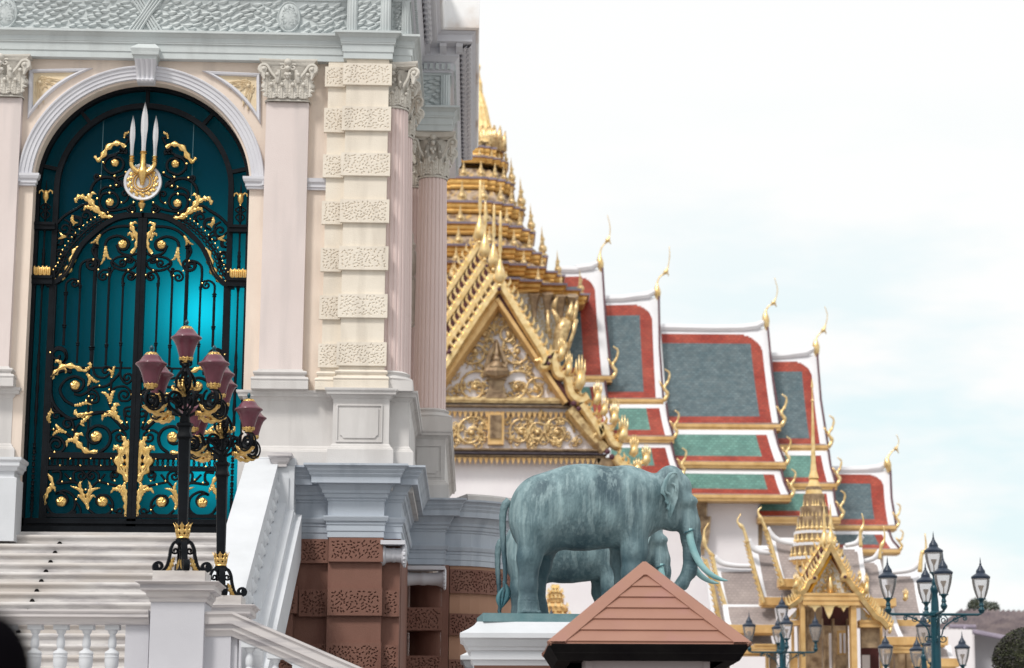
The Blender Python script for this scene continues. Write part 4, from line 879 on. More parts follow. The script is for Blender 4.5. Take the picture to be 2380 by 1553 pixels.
# ---- overthrow above the leaves
ov = M(); ovb = M()
OUT = [(UV('2', *p)) for p in [(1160, 330), (1060, 352), (900, 340), (740, 330), (640, 380), (560, 430), (480, 470)]]
OV = [('2', .022, [(1235, 385), (1100, 385), (980, 400), (850, 330), (740, 300), (660, 340), (560, 400), (480, 480)], None),
 ('1', .018, [(1120, 1195), (1090, 1240), (1040, 1290), (1090, 1330)], (1060, 1310, 1.1, 1)), ('1', .016, [(1130, 1190), (1085, 1180), (1080, 1150)], None),
 ('1', .018, [(1090, 1290), (980, 1340), (890, 1360), (850, 1400)], None), ('1', .02, [(1010, 1340), (930, 1370), (900, 1440), (960, 1500), (1040, 1480)], (995, 1410, .8, 1)),
 ('1', .018, [(1100, 1500), (1000, 1540), (900, 1530), (830, 1510)], (845, 1535, 1.2, 1)),
 ('2', .022, [(780, 220), (800, 140), (860, 80), (960, 70), (1040, 130)], None), ('2', .018, [(990, 60), (1040, 110), (1060, 150)], (1020, 130, 1.2, 1)),
 ('2', .018, [(860, 230), (870, 180), (930, 150), (990, 170)], None), ('2', .02, [(1100, 330), (1010, 350), (900, 350), (860, 280), (890, 210), (980, 200)], (950, 285, .8, -1)),
 ('2', .018, [(1170, 300), (1130, 310), (1100, 340), (1130, 370)], (1140, 340, 1.1, 1)), ('2', .016, [(1060, 290), (1100, 260), (1110, 200)], (1080, 210, 1.1, 1)),
 ('2', .016, [(700, 350), (760, 360), (800, 400), (760, 440)], (740, 400, 1.2, 1)), ('2', .016, [(640, 400), (700, 420), (700, 480), (640, 500)], (655, 450, 1.2, 1)), ('2', .016, [(560, 430), (610, 470), (600, 550), (540, 560)], (560, 510, 1.2, 1)),
 ('2', .015, [(600, 500), (650, 540), (640, 600)], (605, 580, 1.1, 1)), ('2', .015, [(500, 520), (540, 570), (540, 640), (490, 650)], (500, 610, 1.1, 1)), ('2', .015, [(480, 700), (530, 690), (560, 740), (520, 780)], (515, 735, 1.1, 1)), ('2', .016, [(490, 880), (480, 830), (520, 790), (560, 830)], None)]
OUTR = spline([UV('2', *p) for p in [(1100, 372), (960, 405), (850, 450), (750, 520), (650, 620), (570, 730), (530, 840), (470, 930)]], 6)
GOV = [('1', .05, [(1085, 1275), (1040, 1245), (980, 1250), (925, 1290), (890, 1350), (850, 1385), (825, 1360), (835, 1345)]), ('1', .022, [(1075, 1195), (1085, 1160), (1110, 1150), (1115, 1135)]),
 ('2', .055, [(975, 412), (910, 405), (850, 360), (800, 300), (775, 240), (800, 205), (835, 215)]), ('2', .045, [(800, 300), (740, 250), (690, 235), (655, 270), (670, 290)]), ('2', .04, [(860, 370), (800, 340), (745, 325), (725, 360)]),
 ('2', .024, [(630, 395), (630, 440), (650, 460), (678, 458)]), ('2', .024, [(630, 395), (622, 440), (640, 470), (632, 488)]), ('2', .022, [(575, 580), (540, 570), (520, 545)]), ('2', .022, [(575, 580), (535, 590), (502, 602)])]
for s in (1, -1):
    for k, w_, pts, sp in OV: ov.tube([(GX + s * p[0], YG - .015, p[1]) for p in path(k, pts, sp)], w_ * 1.25, 6, flat=1.3)
    for i in range(6, len(OUTR) - 1, 2):      # string of little rings hugging the rail
        c = OUTR[i]; ov.tube([(GX + s * (c[0] + .05 * math.cos(a)), YG - .01, c[1] + .05 * math.sin(a)) for a in [2 * PI * j / 10 for j in range(11)]], .012, 5)
        ovb.ball((GX + s * (c[0] - .05), YG - .05, c[1] + .06), .015, 6)
    ov.tube([(GX + s * p[0], YG - .01, p[1]) for p in OUTR], .02, 6)
    for k, x, y in (('1', 870, 1530), ('1', 993, 1528), ('1', 895, 1410), ('1', 1088, 1493), ('2', 957, 147), ('2', 1007, 140), ('2', 950, 207), ('2', 843, 255), ('2', 1052, 288), ('2', 1157, 287), ('2', 1147, 373)):
        u, v = UV(k, x, y); ovb.ball((GX + s * u, YG - .05, v), .02, 6)
ovo = B('overthrow', ov, 'blackiron', gate, smooth=50)
B('gilt_beads', ovb, 'gilt', ovo, smooth=True)
for s in (1, -1):
    for k, w_, pts in GOV: q = M(); acanthus(q, [UV(k, *p) for p in pts], w_ * .92, fr(s, .03), lobes=6, h=.03); B('gilt_leaf', q, 'gilt', ovo, smooth='all')
    for k, x, y, r in (('1', 995, 1410, .065), ('2', 950, 283, .068)): q = M(); rosette(q, UV(k, x, y), r, fr(s, .03)); B('gilt_rosette', q, 'gilt', ovo, smooth='all')
# ---- emblem: disc, ring and three blades
eu, ev = UV('2', 1237, 115); er = .305
fe = lambda a, r, o: (GX + eu + r * math.cos(a), YG - .06 - o, ev + r * math.sin(a))
m = M(); m.grid([[fe(2 * PI * j / 56, er * r, o) for j in range(56)] for r, o in ((1, -.02), (1, .025), (.97, .035), (.86, .03), (.84, .02), (.01, .02))], True)
emb = B('emblem_disc', m, 'steel', gate, smooth=25)
m = M()
for r0, w_ in ((.52, .05), (.38, .045)): m.grid([[fe(2 * PI * j / 48, er * (r0 + w_ * a), o) for j in range(48)] for a, o in ((-1, .02), (-.7, .045), (0, .055), (.7, .045), (1, .02))], True)
for i in range(14):
    a0 = 2 * PI * i / 14; pts = [(eu + er * (.6 + .24 * t) * math.cos(a0 + .45 * t), ev + er * (.6 + .24 * t) * math.sin(a0 + .45 * t)) for t in (0, .35, .7, 1)]
    acanthus(m, pts, .028, lambda u, v, o: (GX + u, YG - .085 - o, v), lobes=2, h=.018)
    q = spiral((eu + er * .7 * math.cos(a0 + .25), ev + er * .7 * math.sin(a0 + .25)), (eu + er * .8 * math.cos(a0 + .3), ev + er * .8 * math.sin(a0 + .3)), .9, .2, 1); m.tube([(GX + p[0], YG - .09, p[1]) for p in q], .008, 5)
B('gilt_ornament', m, 'gilt', emb, smooth='all')
m = M()
zc1 = UV('1', 1245, 1330)[1]; u0 = UV('1', 1245, 1400)[0]; zr = UV('1', 1245, 1500)[1]; us = UV('1', 1345, 1380)[0] - u0; zsb = UV('1', 1345, 1375)[1]
m.lathe([(.03, UV('2', 1240, 150)[1] - zr), (.05, -.12), (.085, -.03), (.075, .02), (.05, .08), (.042, zc1 - zr - .05), (.06, zc1 - zr - .03), (.045, zc1 - zr - .015), (.06, zc1 - zr), (.03, zc1 - zr + .01)], (GX + u0, YG - .14, zr), 14)
for s in (-1, 1):
    m.tube([(GX + u0 + s * p[0], YG - .14, p[1]) for p in spline([(.0, zr - .03), (.09, zr - .0), (us * .85, zr + .06), (us, zsb - .12), (us, zsb)], 6)], [.045, .03], 8)
    for dz in (-.08, -.045, 0): m.lathe([(.03, -.015), (.047, 0), (.03, .015)], (GX + u0 + s * us, YG - .14, zsb + dz), 10)
ez = UV('2', 1235, 320)[1]
m.lathe([(.001, -.1), (.03, -.085), (.02, -.06), (.055, -.01), (.062, .03), (.03, .06), (.05, .075), (.001, .08)], (GX + eu, YG - .08, ez), 12)
B('gilt_trident_stem', m, 'gilt', emb, smooth=40)
for du, z0, z1, w_ in ((0, zc1, UV('1', 1262, 905)[1], .055), (-us, zsb, UV('1', 1155, 1020)[1], .042), (us, zsb, UV('1', 1353, 1020)[1], .042)):
    m = M(); rows = []; H_ = z1 - z0
    for i in range(17):
        t = i / 16; ww = w_ * ((.62 + .12 * math.cos(t * 6)) if t < .45 else (1.0 * math.sin(PI * (.18 + .82 * (t - .2) / .8)) ** .8 + .05)) if t < 1 else .002
        if t < .45: ww = w_ * (.58 + .42 * (t / .45) ** 2)
        else: ww = w_ * max(.01, 1 - ((t - .55) / .45) ** 2) if t > .55 else w_
        c = (GX + u0 + du, YG - .14, z0 + H_ * t); rows.append([(c[0] - ww, c[1], c[2]), (c[0], c[1] - .025, c[2]), (c[0] + ww, c[1], c[2]), (c[0], c[1] + .025, c[2])])
    m.grid(rows, True); B('blade', m, 'steel', emb)
# two unseen point lights added to make the coloured glass glow
hl = bpy.data.lights.new('added_backlight', 'POINT'); hl.energy = 38; hl.shadow_soft_size = .25; hl.color = (.85, 1, 1)
ho = bpy.data.objects.new('added_backlight', hl); COL.objects.link(ho); ho.location = (P(480, 735, FY + 1.1).x, FY + 1.05, P(505, 745, FY + 1.1).z)
ho2 = ho.copy(); ho2.data = hl.copy(); ho2.data.energy = 24; COL.objects.link(ho2); ho2.location = (P(490, 1130, FY + 1.1).x, FY + 1.0, P(520, 1090, FY + 1.1).z)
# ================================================================ marble staircase
RISE, GO = .17, .275
st = thing('staircase', (AC, 36, 3.0), 'broad veined marble staircase climbing to the gate', 'staircase')
XS1 = X(498, 1242, FY - .2) + .15
m = M(); m.box(-14, XRR + .06, FY - .06, FY + .5, ZF - .12, ZF - .003); B('threshold', m, 'marble', st)
z = ZF - .075; y = FY - .04
for i in range(17):
    yn_ = y - .24 if i == 0 else y - GO
    m = M(); x1 = XS1 + .05; nz_ = .028
    prof = [(-.3, z - .02), (-.3, z), (.018, z), (.035, z - nz_ * .3), (.04, z - nz_), (.035, z - nz_ * 1.7), (.018, z - nz_ * 2), (.018, z - .066), (.004, z - .074), (.004, z - .085), (0, z - .088), (0, z - RISE - .01), (-.3, z - RISE - .01)]
    m.sweep([(-14, yn_), (x1, yn_)], prof)
    B('step', m, 'marble', st)
    if i < 14:
        bx_, by_ = g4(515 - 38.5 * i, 0)[0], 0
        px_ = 139.5 - 10.6 * i; pz = z - RISE + .0; q = M()
        xq = P(px_, 1262 + 21.5 * i, yn_).x
        q.lathe([(.036, 0), (.036, .03), (.026, .055), (.001, .068)], (xq, yn_ - .03, pz + .002), 10); q.box(xq - .055, xq + .05, yn_ - .06, yn_ - .002, pz + .001, pz + .012)
        B('rod_bracket', q, 'dark', st, smooth=40)
    y = yn_; z -= RISE
ZL = z; YLAND = y
m = M(); m.box(-14, 0.2, 27.8, YLAND + .6, ZL - .3, ZL); B('landing', m, 'marble', st)
m = M(); m.box(-14, XS1, YLAND + .3, FY, 0, ZL - .3); m.box(-14, -1.9, 28.4, YLAND + .5, 0, ZL - .35); B('stair_core', m, 'white', st)
# broad sloping side parapet
A1, A2 = P(574, 1062, FY - .3), P(650, 1062, FY - .3)
Yb = 32.9
zt, zb_ = A1.z, Z(560, 1405, Yb)
Bx1, Bx2 = X(470, 1405, Yb), X(561, 1405, Yb)
par = thing('stair_parapet', (A1.x, FY, ZL), 'broad white sloping handrail of the upper stair flight with its newel', 'handrail')
sl = (zt - zb_) / (FY - .3 - Yb)
Ax1, Ax2 = A1.x, A2.x
def slope_box(m, xa0, xa1, xb0, xb1, d0, d1, ya=FY - .3, yb=Yb):      # top line zt..zb_, between depths d0 (top) and d1 below it
    m.add([(xa0, ya, zt - d0), (xa1, ya, zt - d0), (xb1, yb, zb_ - d0), (xb0, yb, zb_ - d0), (xa0, ya, zt - d1), (xa1, ya, zt - d1), (xb1, yb, zb_ - d1), (xb0, yb, zb_ - d1)], [(0, 1, 2, 3), (7, 6, 5, 4), (0, 3, 7, 4), (1, 5, 6, 2), (0, 4, 5, 1), (2, 6, 7, 3)])
m = M(); slope_box(m, Ax1, Ax2, Bx1, Bx2, 0, .2); B('handrail', m, 'railwhite', par)
W1, W2 = X(662, 1240, FY - .5), X(640, 1440, Yb)
m = M()
slope_box(m, Ax1 + .08, Ax2 + .0, Bx1 + .12, Bx2, .2, .95)
for dx, d0, d1 in ((.14, .62, .74), (.26, .74, .90), (.37, .90, 1.6)): slope_box(m, Ax1 + .1, Ax2 + dx, Bx1 + .1, Bx2 + dx, d0, d1)
B('parapet_wall', m, 'railwhite', par)
for i in range(13):
    t = (i + .5) / 13; y = FY - .3 + (Yb - FY + .3) * t; x = Ax2 + (Bx2 - Ax2) * t - .03; z = zt + (zb_ - zt) * t
    m = M(); m.lathe([(.06, -.6), (.07, -.55), (.045, -.5), (.085, -.42), (.09, -.36), (.045, -.27), (.055, -.24)], (x, y, z), 12); B('baluster', m, 'railwhite', par, smooth=True)
m = M(); nx_, nxe = X(642, 1150, FY - .5), X(683, 1150, FY - .5); z0n, z1n = Z(660, 1240, FY - .5), Z(660, 1062, FY - .5)
m.box(nx_ - .15, nxe - .0, FY - .5, FY + .1, z0n, z1n - .14); m.box(nx_ - .3, nxe + .0, FY - .38, FY + .1, z1n - .14, z1n)
m.box(nx_ - .05, nxe + .03, FY - .55, FY + .1, z0n - .05, Z(660, 1192, FY - .5)); m.box(nx_ + .03, nxe - .08, FY - .53, FY, Z(660, 1190, FY - .5), Z(660, 1110, FY - .5))
B('newel', m, 'railwhite', par)
m = M().sweep([(nx_ - .06, FY), (nx_ - .06, FY - .56), (nxe - .12, FY - .56), (nxe - .12, FY)], [(-.1, z1n - .16), (0, z1n - .16), (.0, z1n - .12), (.03, z1n - .08), (.04, z1n - .03), (.08, z1n), (.08, z1n + .05), (-.1, z1n + .05)]); B('newel_cap', m, 'railmarble', par)

# ---- pedestals of the two lamps
Y1, Y2 = 28.6, 31.95
L1, L2 = P(423, 1332, Y1), P(512, 1388, Y2)
def pedestal(c, hw, yf, x0, x1, label, ztop, zcap_t, zcap_b, zneck):
    t = thing('lamp_pedestal', (c.x, yf + .35, 0), label, 'pedestal')
    m = M(); m.box(x0, x1, yf, yf + .72, .5, zneck); B('shaft', m, 'lightgrey', t)
    pth = [(x0, yf + .72), (x0, yf), (x1, yf), (x1, yf + .72), (x0, yf + .72)]
    h = zcap_t - zneck
    m = M().sweep([(x0 + .001, yf + .72), (x0 + .001, yf), (x1, yf), (x1, yf + .72)], [(-.2, zneck - .02), (.015, zneck - .02), (.02, zneck + .02), (.05, zneck + .05), (.055, zneck + h * .45), (.10, zneck + h * .5), (.115, zneck + h * .53), (.115, zneck + h * .82), (.13, zneck + h * .85), (.14, zneck + h * .93), (.17, zneck + h * .96), (.17, zcap_t), (-.2, zcap_t)])
    m.box(x0, x1, yf, yf + .72, zneck, zcap_t - .003); B('cap', m, 'railmarble', t)
    m = M(); m.box(c.x - hw, c.x + hw, yf + .0, yf + .62, zcap_t + .002, ztop); B('marble_block', m, 'marble', t)
    return t
yf = Y1 - .3
pedestal(L1, (X(475, 1345, yf) - X(353, 1345, yf)) / 2, yf, X(349, 1440, yf), X(474, 1440, yf), 'pale grey lamp pedestal with moulded marble cap between the two balustrades', L1.z, Z(420, 1353, yf), 0, Z(420, 1395, yf))
yf2 = Y2 - .3; hw2 = (X(475, 1345, yf) - X(353, 1345, yf)) / 2
pedestal(L2, hw2, yf2, L2.x - .32, L2.x + .32, 'smaller-looking lamp pedestal behind, at the foot of the white handrail', L2.z, Z(512, 1407, yf2), 0, Z(512, 1450, yf2))

# ---- balustrades
BP = [(.062, 0), (.062, .04), (.035, .06), (.05, .09), (.078, .16), (.082, .22), (.082, .255), (.086, .262), (.08, .27), (.082, .295), (.086, .30), (.078, .32), (.04, .345), (.036, .36), (.042, .37), (.05, .40), (.047, .46), (.036, .50), (.034, .52), (.045, .53), (.058, .565), (.062, .575)]
def baluster_mesh():
    m = M(); m.lathe([(r * 1.0, z) for r, z in BP], (0, 0, 0), 20); m.box(-.082, .082, -.082, .082, .575, .63); m.box(-.08, .08, -.08, .08, -.06, 0)
    return m
yf = Y1 - .02
zrt, zrm, zrb = Z(200, 1419, yf), Z(200, 1437, yf), Z(200, 1452, yf)
xr1 = X(349, 1430, yf)
bal = thing('balustrade', (-6, Y1, ZL), 'marble-railed balustrade at the lower left with urn balusters', 'balustrade')
rp = [(-.1, zrb), (.06, zrb), (.065, zrb + .03), (.08, zrm), (.13, zrm + .008), (.13, zrt - .045), (.14, zrt - .04), (.15, zrt - .02), (.15, zrt), (-.25, zrt)]
B('rail', M().sweep([(-14, yf), (xr1 - .003, yf)], rp), 'railmarble', bal)
m = M(); m.box(X(291, 1500, yf), xr1 - .004, yf - .02, yf + .2, .5, zrb + .02); B('end_pier', m, 'lightgrey', bal)
proto = None; k = 0
xb0 = X(258.5, 1500, yf); sp_ = X(258.5, 1500, yf) - X(198.5, 1500, yf)
for i in range(7):
    if proto is None:
        bm = baluster_mesh(); proto = B('baluster', bm, 'railwhite', bal, smooth=35, world=False); o = proto
    else: o = proto.copy(); COL.objects.link(o); o.parent = bal
    o.location = Vector((xb0 - sp_ * i, yf + .08, zrb - .63)) - bal.location
m = M(); m.box(-14, xr1, yf - .05, yf + .25, zrb - .98, zrb - .63 - .06); B('bottom_rail', m, 'railmarble', bal)
# descending right-hand balustrade
yr = Y1 - .1
q0, q1, q2 = P(474, 1424, yr), P(541, 1423, yr), P(850, 1557, yr)
bal2 = thing('balustrade', (q1.x, yr, 1), 'balustrade descending to the right from the front lamp pedestal', 'balustrade')
hz = q1.z - Z(541, 1447, yr)
def slanted(m, prof):
    d2 = (q2 - q1); e = q1 + d2 * 1.6; rows = []
    for p in (q0, q1, e): rows.append([(p.x, yr - o, p.z - h) for o, h in prof])
    m.grid(rows); k = len(prof); m.f.append(tuple(range(len(m.v) - 3 * k, len(m.v) - 2 * k))); m.m.append(0)
m = M(); slanted(m, [(-.25, 0), (.15, 0), (.15, .03), (.13, .045), (.125, .06), (.125, .14), (.09, .155), (.085, .21), (.055, .235), (.04, .28), (-.25, .28)]); B('rail', m, 'railmarble', bal2)
m = M(); m.box(q0.x, X(537, 1500, yr), yr - .03, yr + .25, .5, q1.z - .27); m.box(X(541, 1500, yr) - .02, X(551, 1500, yr), yr + .03, yr + .25, .5, q1.z - .26); B('end_pier', m, 'lightgrey', bal2)
slr = (q2.z - q1.z) / (q2.x - q1.x)
for i, px_ in enumerate((582, 642, 702, 762)):
    xx = X(px_ - 2, 1500, yr); zz = q1.z + slr * (xx - q1.x) - .30
    o = proto.copy(); COL.objects.link(o); o.parent = bal2; o.location = Vector((xx, yr + .06, zz - .60)) - bal2.location
    m = M(); m.poly([(xx - .095, yr - .03, zz - .02), (xx + .095, yr - .03, zz - .02), (xx + .095, yr - .03, zz + .04 + slr * .095), (xx - .095, yr - .03, zz + .04 - slr * .095)], (0, .18, 0)); m.poly([(xx + .06, yr - .02, zz + .02 - .03), (xx + .25, yr - .02, zz + .02 + slr * .2 - .06), (xx + .25, yr - .02, zz + .06 + slr * .2), (xx + .06, yr - .02, zz + .05)], (0, .16, 0)); B('wedge_block', m, 'railwhite', bal2)
m = M(); m.box(X(553, 1530, yr + .5), X(601, 1530, yr + .5), yr + 1.0, yr + 1.2, .5, Z(575, 1482, yr + .9)); B('inner_wall', m, 'railwhite', bal2)
# ================================================================ near lamps: five plum shades each
HL = 3.05
def near_lamp(loc, label):
    t = thing('street_lamp', loc, label, 'street lamp', 'black and gilt lamps with plum glass shades'); t.rotation_euler = (0, -.016, 0); t.scale = (1, 1, .965)
    O = Vector(loc)
    def bb(name, m, mat, par=t, sm=40): return B(name, m, mat, par, smooth=sm, world=False)
    m = M(); rows = []
    for z, w_ in ((.36, .050), (.42, .052), (1.0, .062), (1.62, .070), (1.64, .075), (1.66, .092), (1.70, .085), (1.72, .074), (1.78, .076), (1.80, .094), (1.83, .094), (1.85, .06), (1.95, .05)):
        rows.append([(w_ * (1.15 if j % 2 else 1.0) * math.cos(PI / 4 * j) * 1.08, w_ * (1.15 if j % 2 else 1.0) * math.sin(PI / 4 * j) * 1.08, z) for j in range(8)])
    m.grid(rows, True); m.lathe([(.03, 1.9), (.022, 2.0), (.022, 2.42), (.03, 2.46), (.045, 2.48), (.03, 2.52), (.05, 2.55), (.035, 2.60)], (0, 0, 0), 10)
    bb('pole', m, 'blackiron')
    # foot: central stem, four scrolled legs, gilt leaves and crown
    m = M(); m.lathe([(.11, 0), (.11, .012), (.07, .03), (.045, .06), (.04, .09), (.033, .11), (.033, .24), (.05, .26), (.035, .28), (.06, .34), (.085, .36), (.085, .41), (.06, .42)], (0, 0, 0), 12); bb('foot_stem', m, 'blackiron')
    for k in range(4):
        a = k * PI / 2 + .28; ca, sa = math.cos(a), math.sin(a)
        q = [np.array(p) for p in spline([(.05, .385), (.10, .365), (.135, .29), (.15, .19), (.185, .07), (.25, .012), (.32, .035)], 5)]; q += spiral((.275, .075), q[-1], 1.3, .25, 1)
        m = M(); rows = []
        for i, p in enumerate(q):
            d = q[min(len(q) - 1, i + 1)] - q[max(0, i - 1)]; d = d / (np.linalg.norm(d) + 1e-9); nn = np.array((-d[1], d[0])) * .011
            rows.append([((p[0] + e * nn[0]) * ca - w_ * sa, (p[0] + e * nn[0]) * sa + w_ * ca, p[1] + e * nn[1] + .0) for e, w_ in ((1.5, -.036), (1.5, .036), (-1.5, .036), (-1.5, -.036))])
        m.grid(rows, True)
        q2 = spiral((.085, .27), (.12, .30), 1.3, .2, -1); m.tube([(p[0] * ca, p[0] * sa, p[1]) for p in q2], .014, 5)
        leg = bb('leg', m, 'blackiron')
        g = M(); acanthus(g, [(.185, .02), (.14, .07), (.115, .15), (.085, .19)], .03, lambda u, v, o: ((u) * ca - (o) * sa * 0 - 0, u * sa, v + o * .2) if False else ((u - .0) * ca - o * 1.4 * sa, u * sa + o * 1.4 * ca, v), lobes=5, h=.03)
        g2 = M(); acanthus(g2, [(.185, .02), (.14, .07), (.115, .15), (.085, .19)], .03, lambda u, v, o: ((u) * ca + o * 1.4 * sa, u * sa - o * 1.4 * ca, v), lobes=5, h=.03); g.join(g2)
        bb('gilt_leaf', g, 'gilt', leg, 'all')
    for k in range(8):
        a = k * PI / 4; ca, sa = math.cos(a), math.sin(a); m = M()
        acanthus(m, [(0, .43), (0, .52), (0, .61)], .032, lambda u, v, o: ((.062 + .05 * max(0, (v - .5) / .11) ** 2 + .01 * math.sin((v - .43) * 18) + o) * ca - u * sa, (.062 + .05 * max(0, (v - .5) / .11) ** 2 + .01 * math.sin((v - .43) * 18) + o) * sa + u * ca, v), lobes=3, h=.014); bb('crown_leaf', m, 'gilt', t, 'all')
    m = M(); m.lathe([(.07, .415), (.078, .425), (.07, .44)], (0, 0, 0), 16); bb('gilt_ring', m, 'gilt')
    # scrolled head: lower rings, lyre cage, gilt sprays
    m = M()
    for k in range(4):
        a = k * PI / 2 + .6; ca, sa = math.cos(a), math.sin(a); at = lambda p: (p[0] * ca, p[0] * sa, p[1])
        m.tube([at(p) for p in spline([(.03, 1.92), (.10, 1.96), (.20, 2.03), (.225, 2.13), (.17, 2.21), (.09, 2.2), (.06, 2.14)], 6)] + [at(p) for p in spiral((.115, 2.12), (.06, 2.14), 1.1, .2, 1)], .020, 6)
        m.tube([at(p) for p in spline([(.02, 2.0), (.07, 2.02), (.11, 2.06), (.12, 2.1)], 5)], .014, 5)
        m.tube([at(p) for p in spline([(.02, 2.24), (.09, 2.27), (.125, 2.36), (.09, 2.44), (.04, 2.50), (.03, 2.54)], 6)], .019, 6)
        m.tube([at(p) for p in spiral((.06, 2.35), (.11, 2.37), 1.4, .2, 1)], .013, 5)
        m.tube([at(p) for p in spline([(.03, 2.56), (.065, 2.57), (.07, 2.61), (.04, 2.61)], 4)], .015, 5)
    head = bb('scroll_cage', m, 'blackiron')
    for k in range(4):
        a = k * PI / 2 + 1.2; ca, sa = math.cos(a), math.sin(a); m = M()
        acanthus(m, [(.02, 2.17), (.06, 2.24), (.08, 2.31), (.06, 2.36)], .018, lambda u, v, o: (u * ca - o * sa, u * sa + o * ca, v), lobes=4, h=.03)
        acanthus(m, [(.04, 2.20), (.10, 2.25), (.15, 2.27), (.17, 2.31), (.14, 2.33)], .019, lambda u, v, o: (u * ca - o * sa, u * sa + o * ca, v), lobes=4, h=.03); m.ball((.07 * ca, .07 * sa, 2.36), .022, 6)
        bb('gilt_spray', m, 'gilt', head, 'all')
    # shades
    SP = [(.001, 0), (.066, .0), (.078, .03), (.095, .10), (.118, .19), (.142, .25), (.168, .285), (.184, .298), (.184, .308), (.176, .318), (.150, .335), (.125, .365), (.105, .40), (.085, .425), (.001, .43)]
    SH = .9
    def shade(px, py, z, sc=1.0):
        m = M(); m.lathe([(r * sc, h * sc * SH) for r, h in SP], (px, py, z), 32); sh = bb('lamp_shade', m, 'plum', t, 50)
        m = M()
        for j in range(10):
            a = 2 * PI * j / 10; acanthus(m, [(0, 0), (0, .035), (0, .062)], .026, lambda u, v, o: (px + (.052 + .55 * v + o) * math.cos(a) - u * math.sin(a), py + (.052 + .55 * v + o) * math.sin(a) + u * math.cos(a), z + .43 * SH + .03 - v * .75), lobes=2, h=.008)
            acanthus(m, [(0, -.015), (0, .01), (0, .035)], .026, lambda u, v, o: (px + (.066 + .25 * v + .006 + o) * math.cos(a) - u * math.sin(a), py + (.066 + .25 * v + .006 + o) * math.sin(a) + u * math.cos(a), z + v), lobes=2, h=.008)
        m.lathe([(.02, -.05), (.05, -.035), (.045, -.02), (.068, -.005), (.068, .01)], (px, py, z), 16); bb('gilt_petals', m, 'gilt', sh, 'all')
        m = M(); m.lathe([(.055, .445), (.06, .46), (.035, .47), (.012, .485), (.024, .505), (.024, .525), (.001, .555)], (px, py, z - .43 * (1 - SH)), 12); bb('finial', m, 'teallamp', sh)
    shade(0, 0, 2.63)
    AR_, A0 = .515, PI + .80
    for k in range(4):
        a = A0 + k * PI / 2; ca, sa = math.cos(a), math.sin(a); at = lambda u, v, o=0: (u * ca - o * sa, u * sa + o * ca, v - .045)
        m = M(); m.tube([at(*p) for p in spline([(.10, 2.10), (.2, 2.16), (.28, 2.20), (.34, 2.17)], 5)], .018, 6)
        m.tube([at(*p) for p in spline([(.22, 2.02), (.30, 2.10), (.34, 2.20), (.40, 2.245)], 5)], .016, 6)
        for o in (-.035, .035):
            m.tube([at(AR_ - .02 + .125 * math.cos(b), 2.115 + .125 * math.sin(b), o) for b in [PI * .5 - 2 * PI * j / 24 * .86 for j in range(25)]], .013, 5)
        m.tube([at(p[0], p[1]) for p in spiral((AR_ - .02, 2.12), (AR_ - .02, 2.235), 2.2, .15, -1)], .020, 6)
        m.lathe([(.02, 0), (.035, .015), (.03, .05)], at(AR_, 2.235), 10)
        arm = bb('arm', m, 'blackiron')
        for w_, pts in ((.05, [(AR_ + .10, 2.03), (AR_ + .0, 1.985), (AR_ - .12, 2.0), (AR_ - .20, 2.05), (AR_ - .24, 2.1)]), (.045, [(AR_ + .02, 1.99), (AR_ - .1, 1.95), (AR_ - .22, 1.96), (AR_ - .28, 2.0), (AR_ - .30, 1.95)])):
            m = M()
            for sg in (-1, 1): acanthus(m, pts, w_ * .5, lambda u, v, o: at(u, v, sg * (o + .012)), lobes=5, h=.025)
            bb('gilt_leaf', m, 'gilt', arm, 'all')
        shade(AR_ * ca, AR_ * sa, 2.235, 1.0)
    return t
near = near_lamp(tuple(L1), 'nearest black and gilt street lamp with plum glass shades on the front marble block')
ln2 = copy_tree(near, loc=tuple(L2), label='farther black and gilt street lamp with plum shades beside the white handrail')

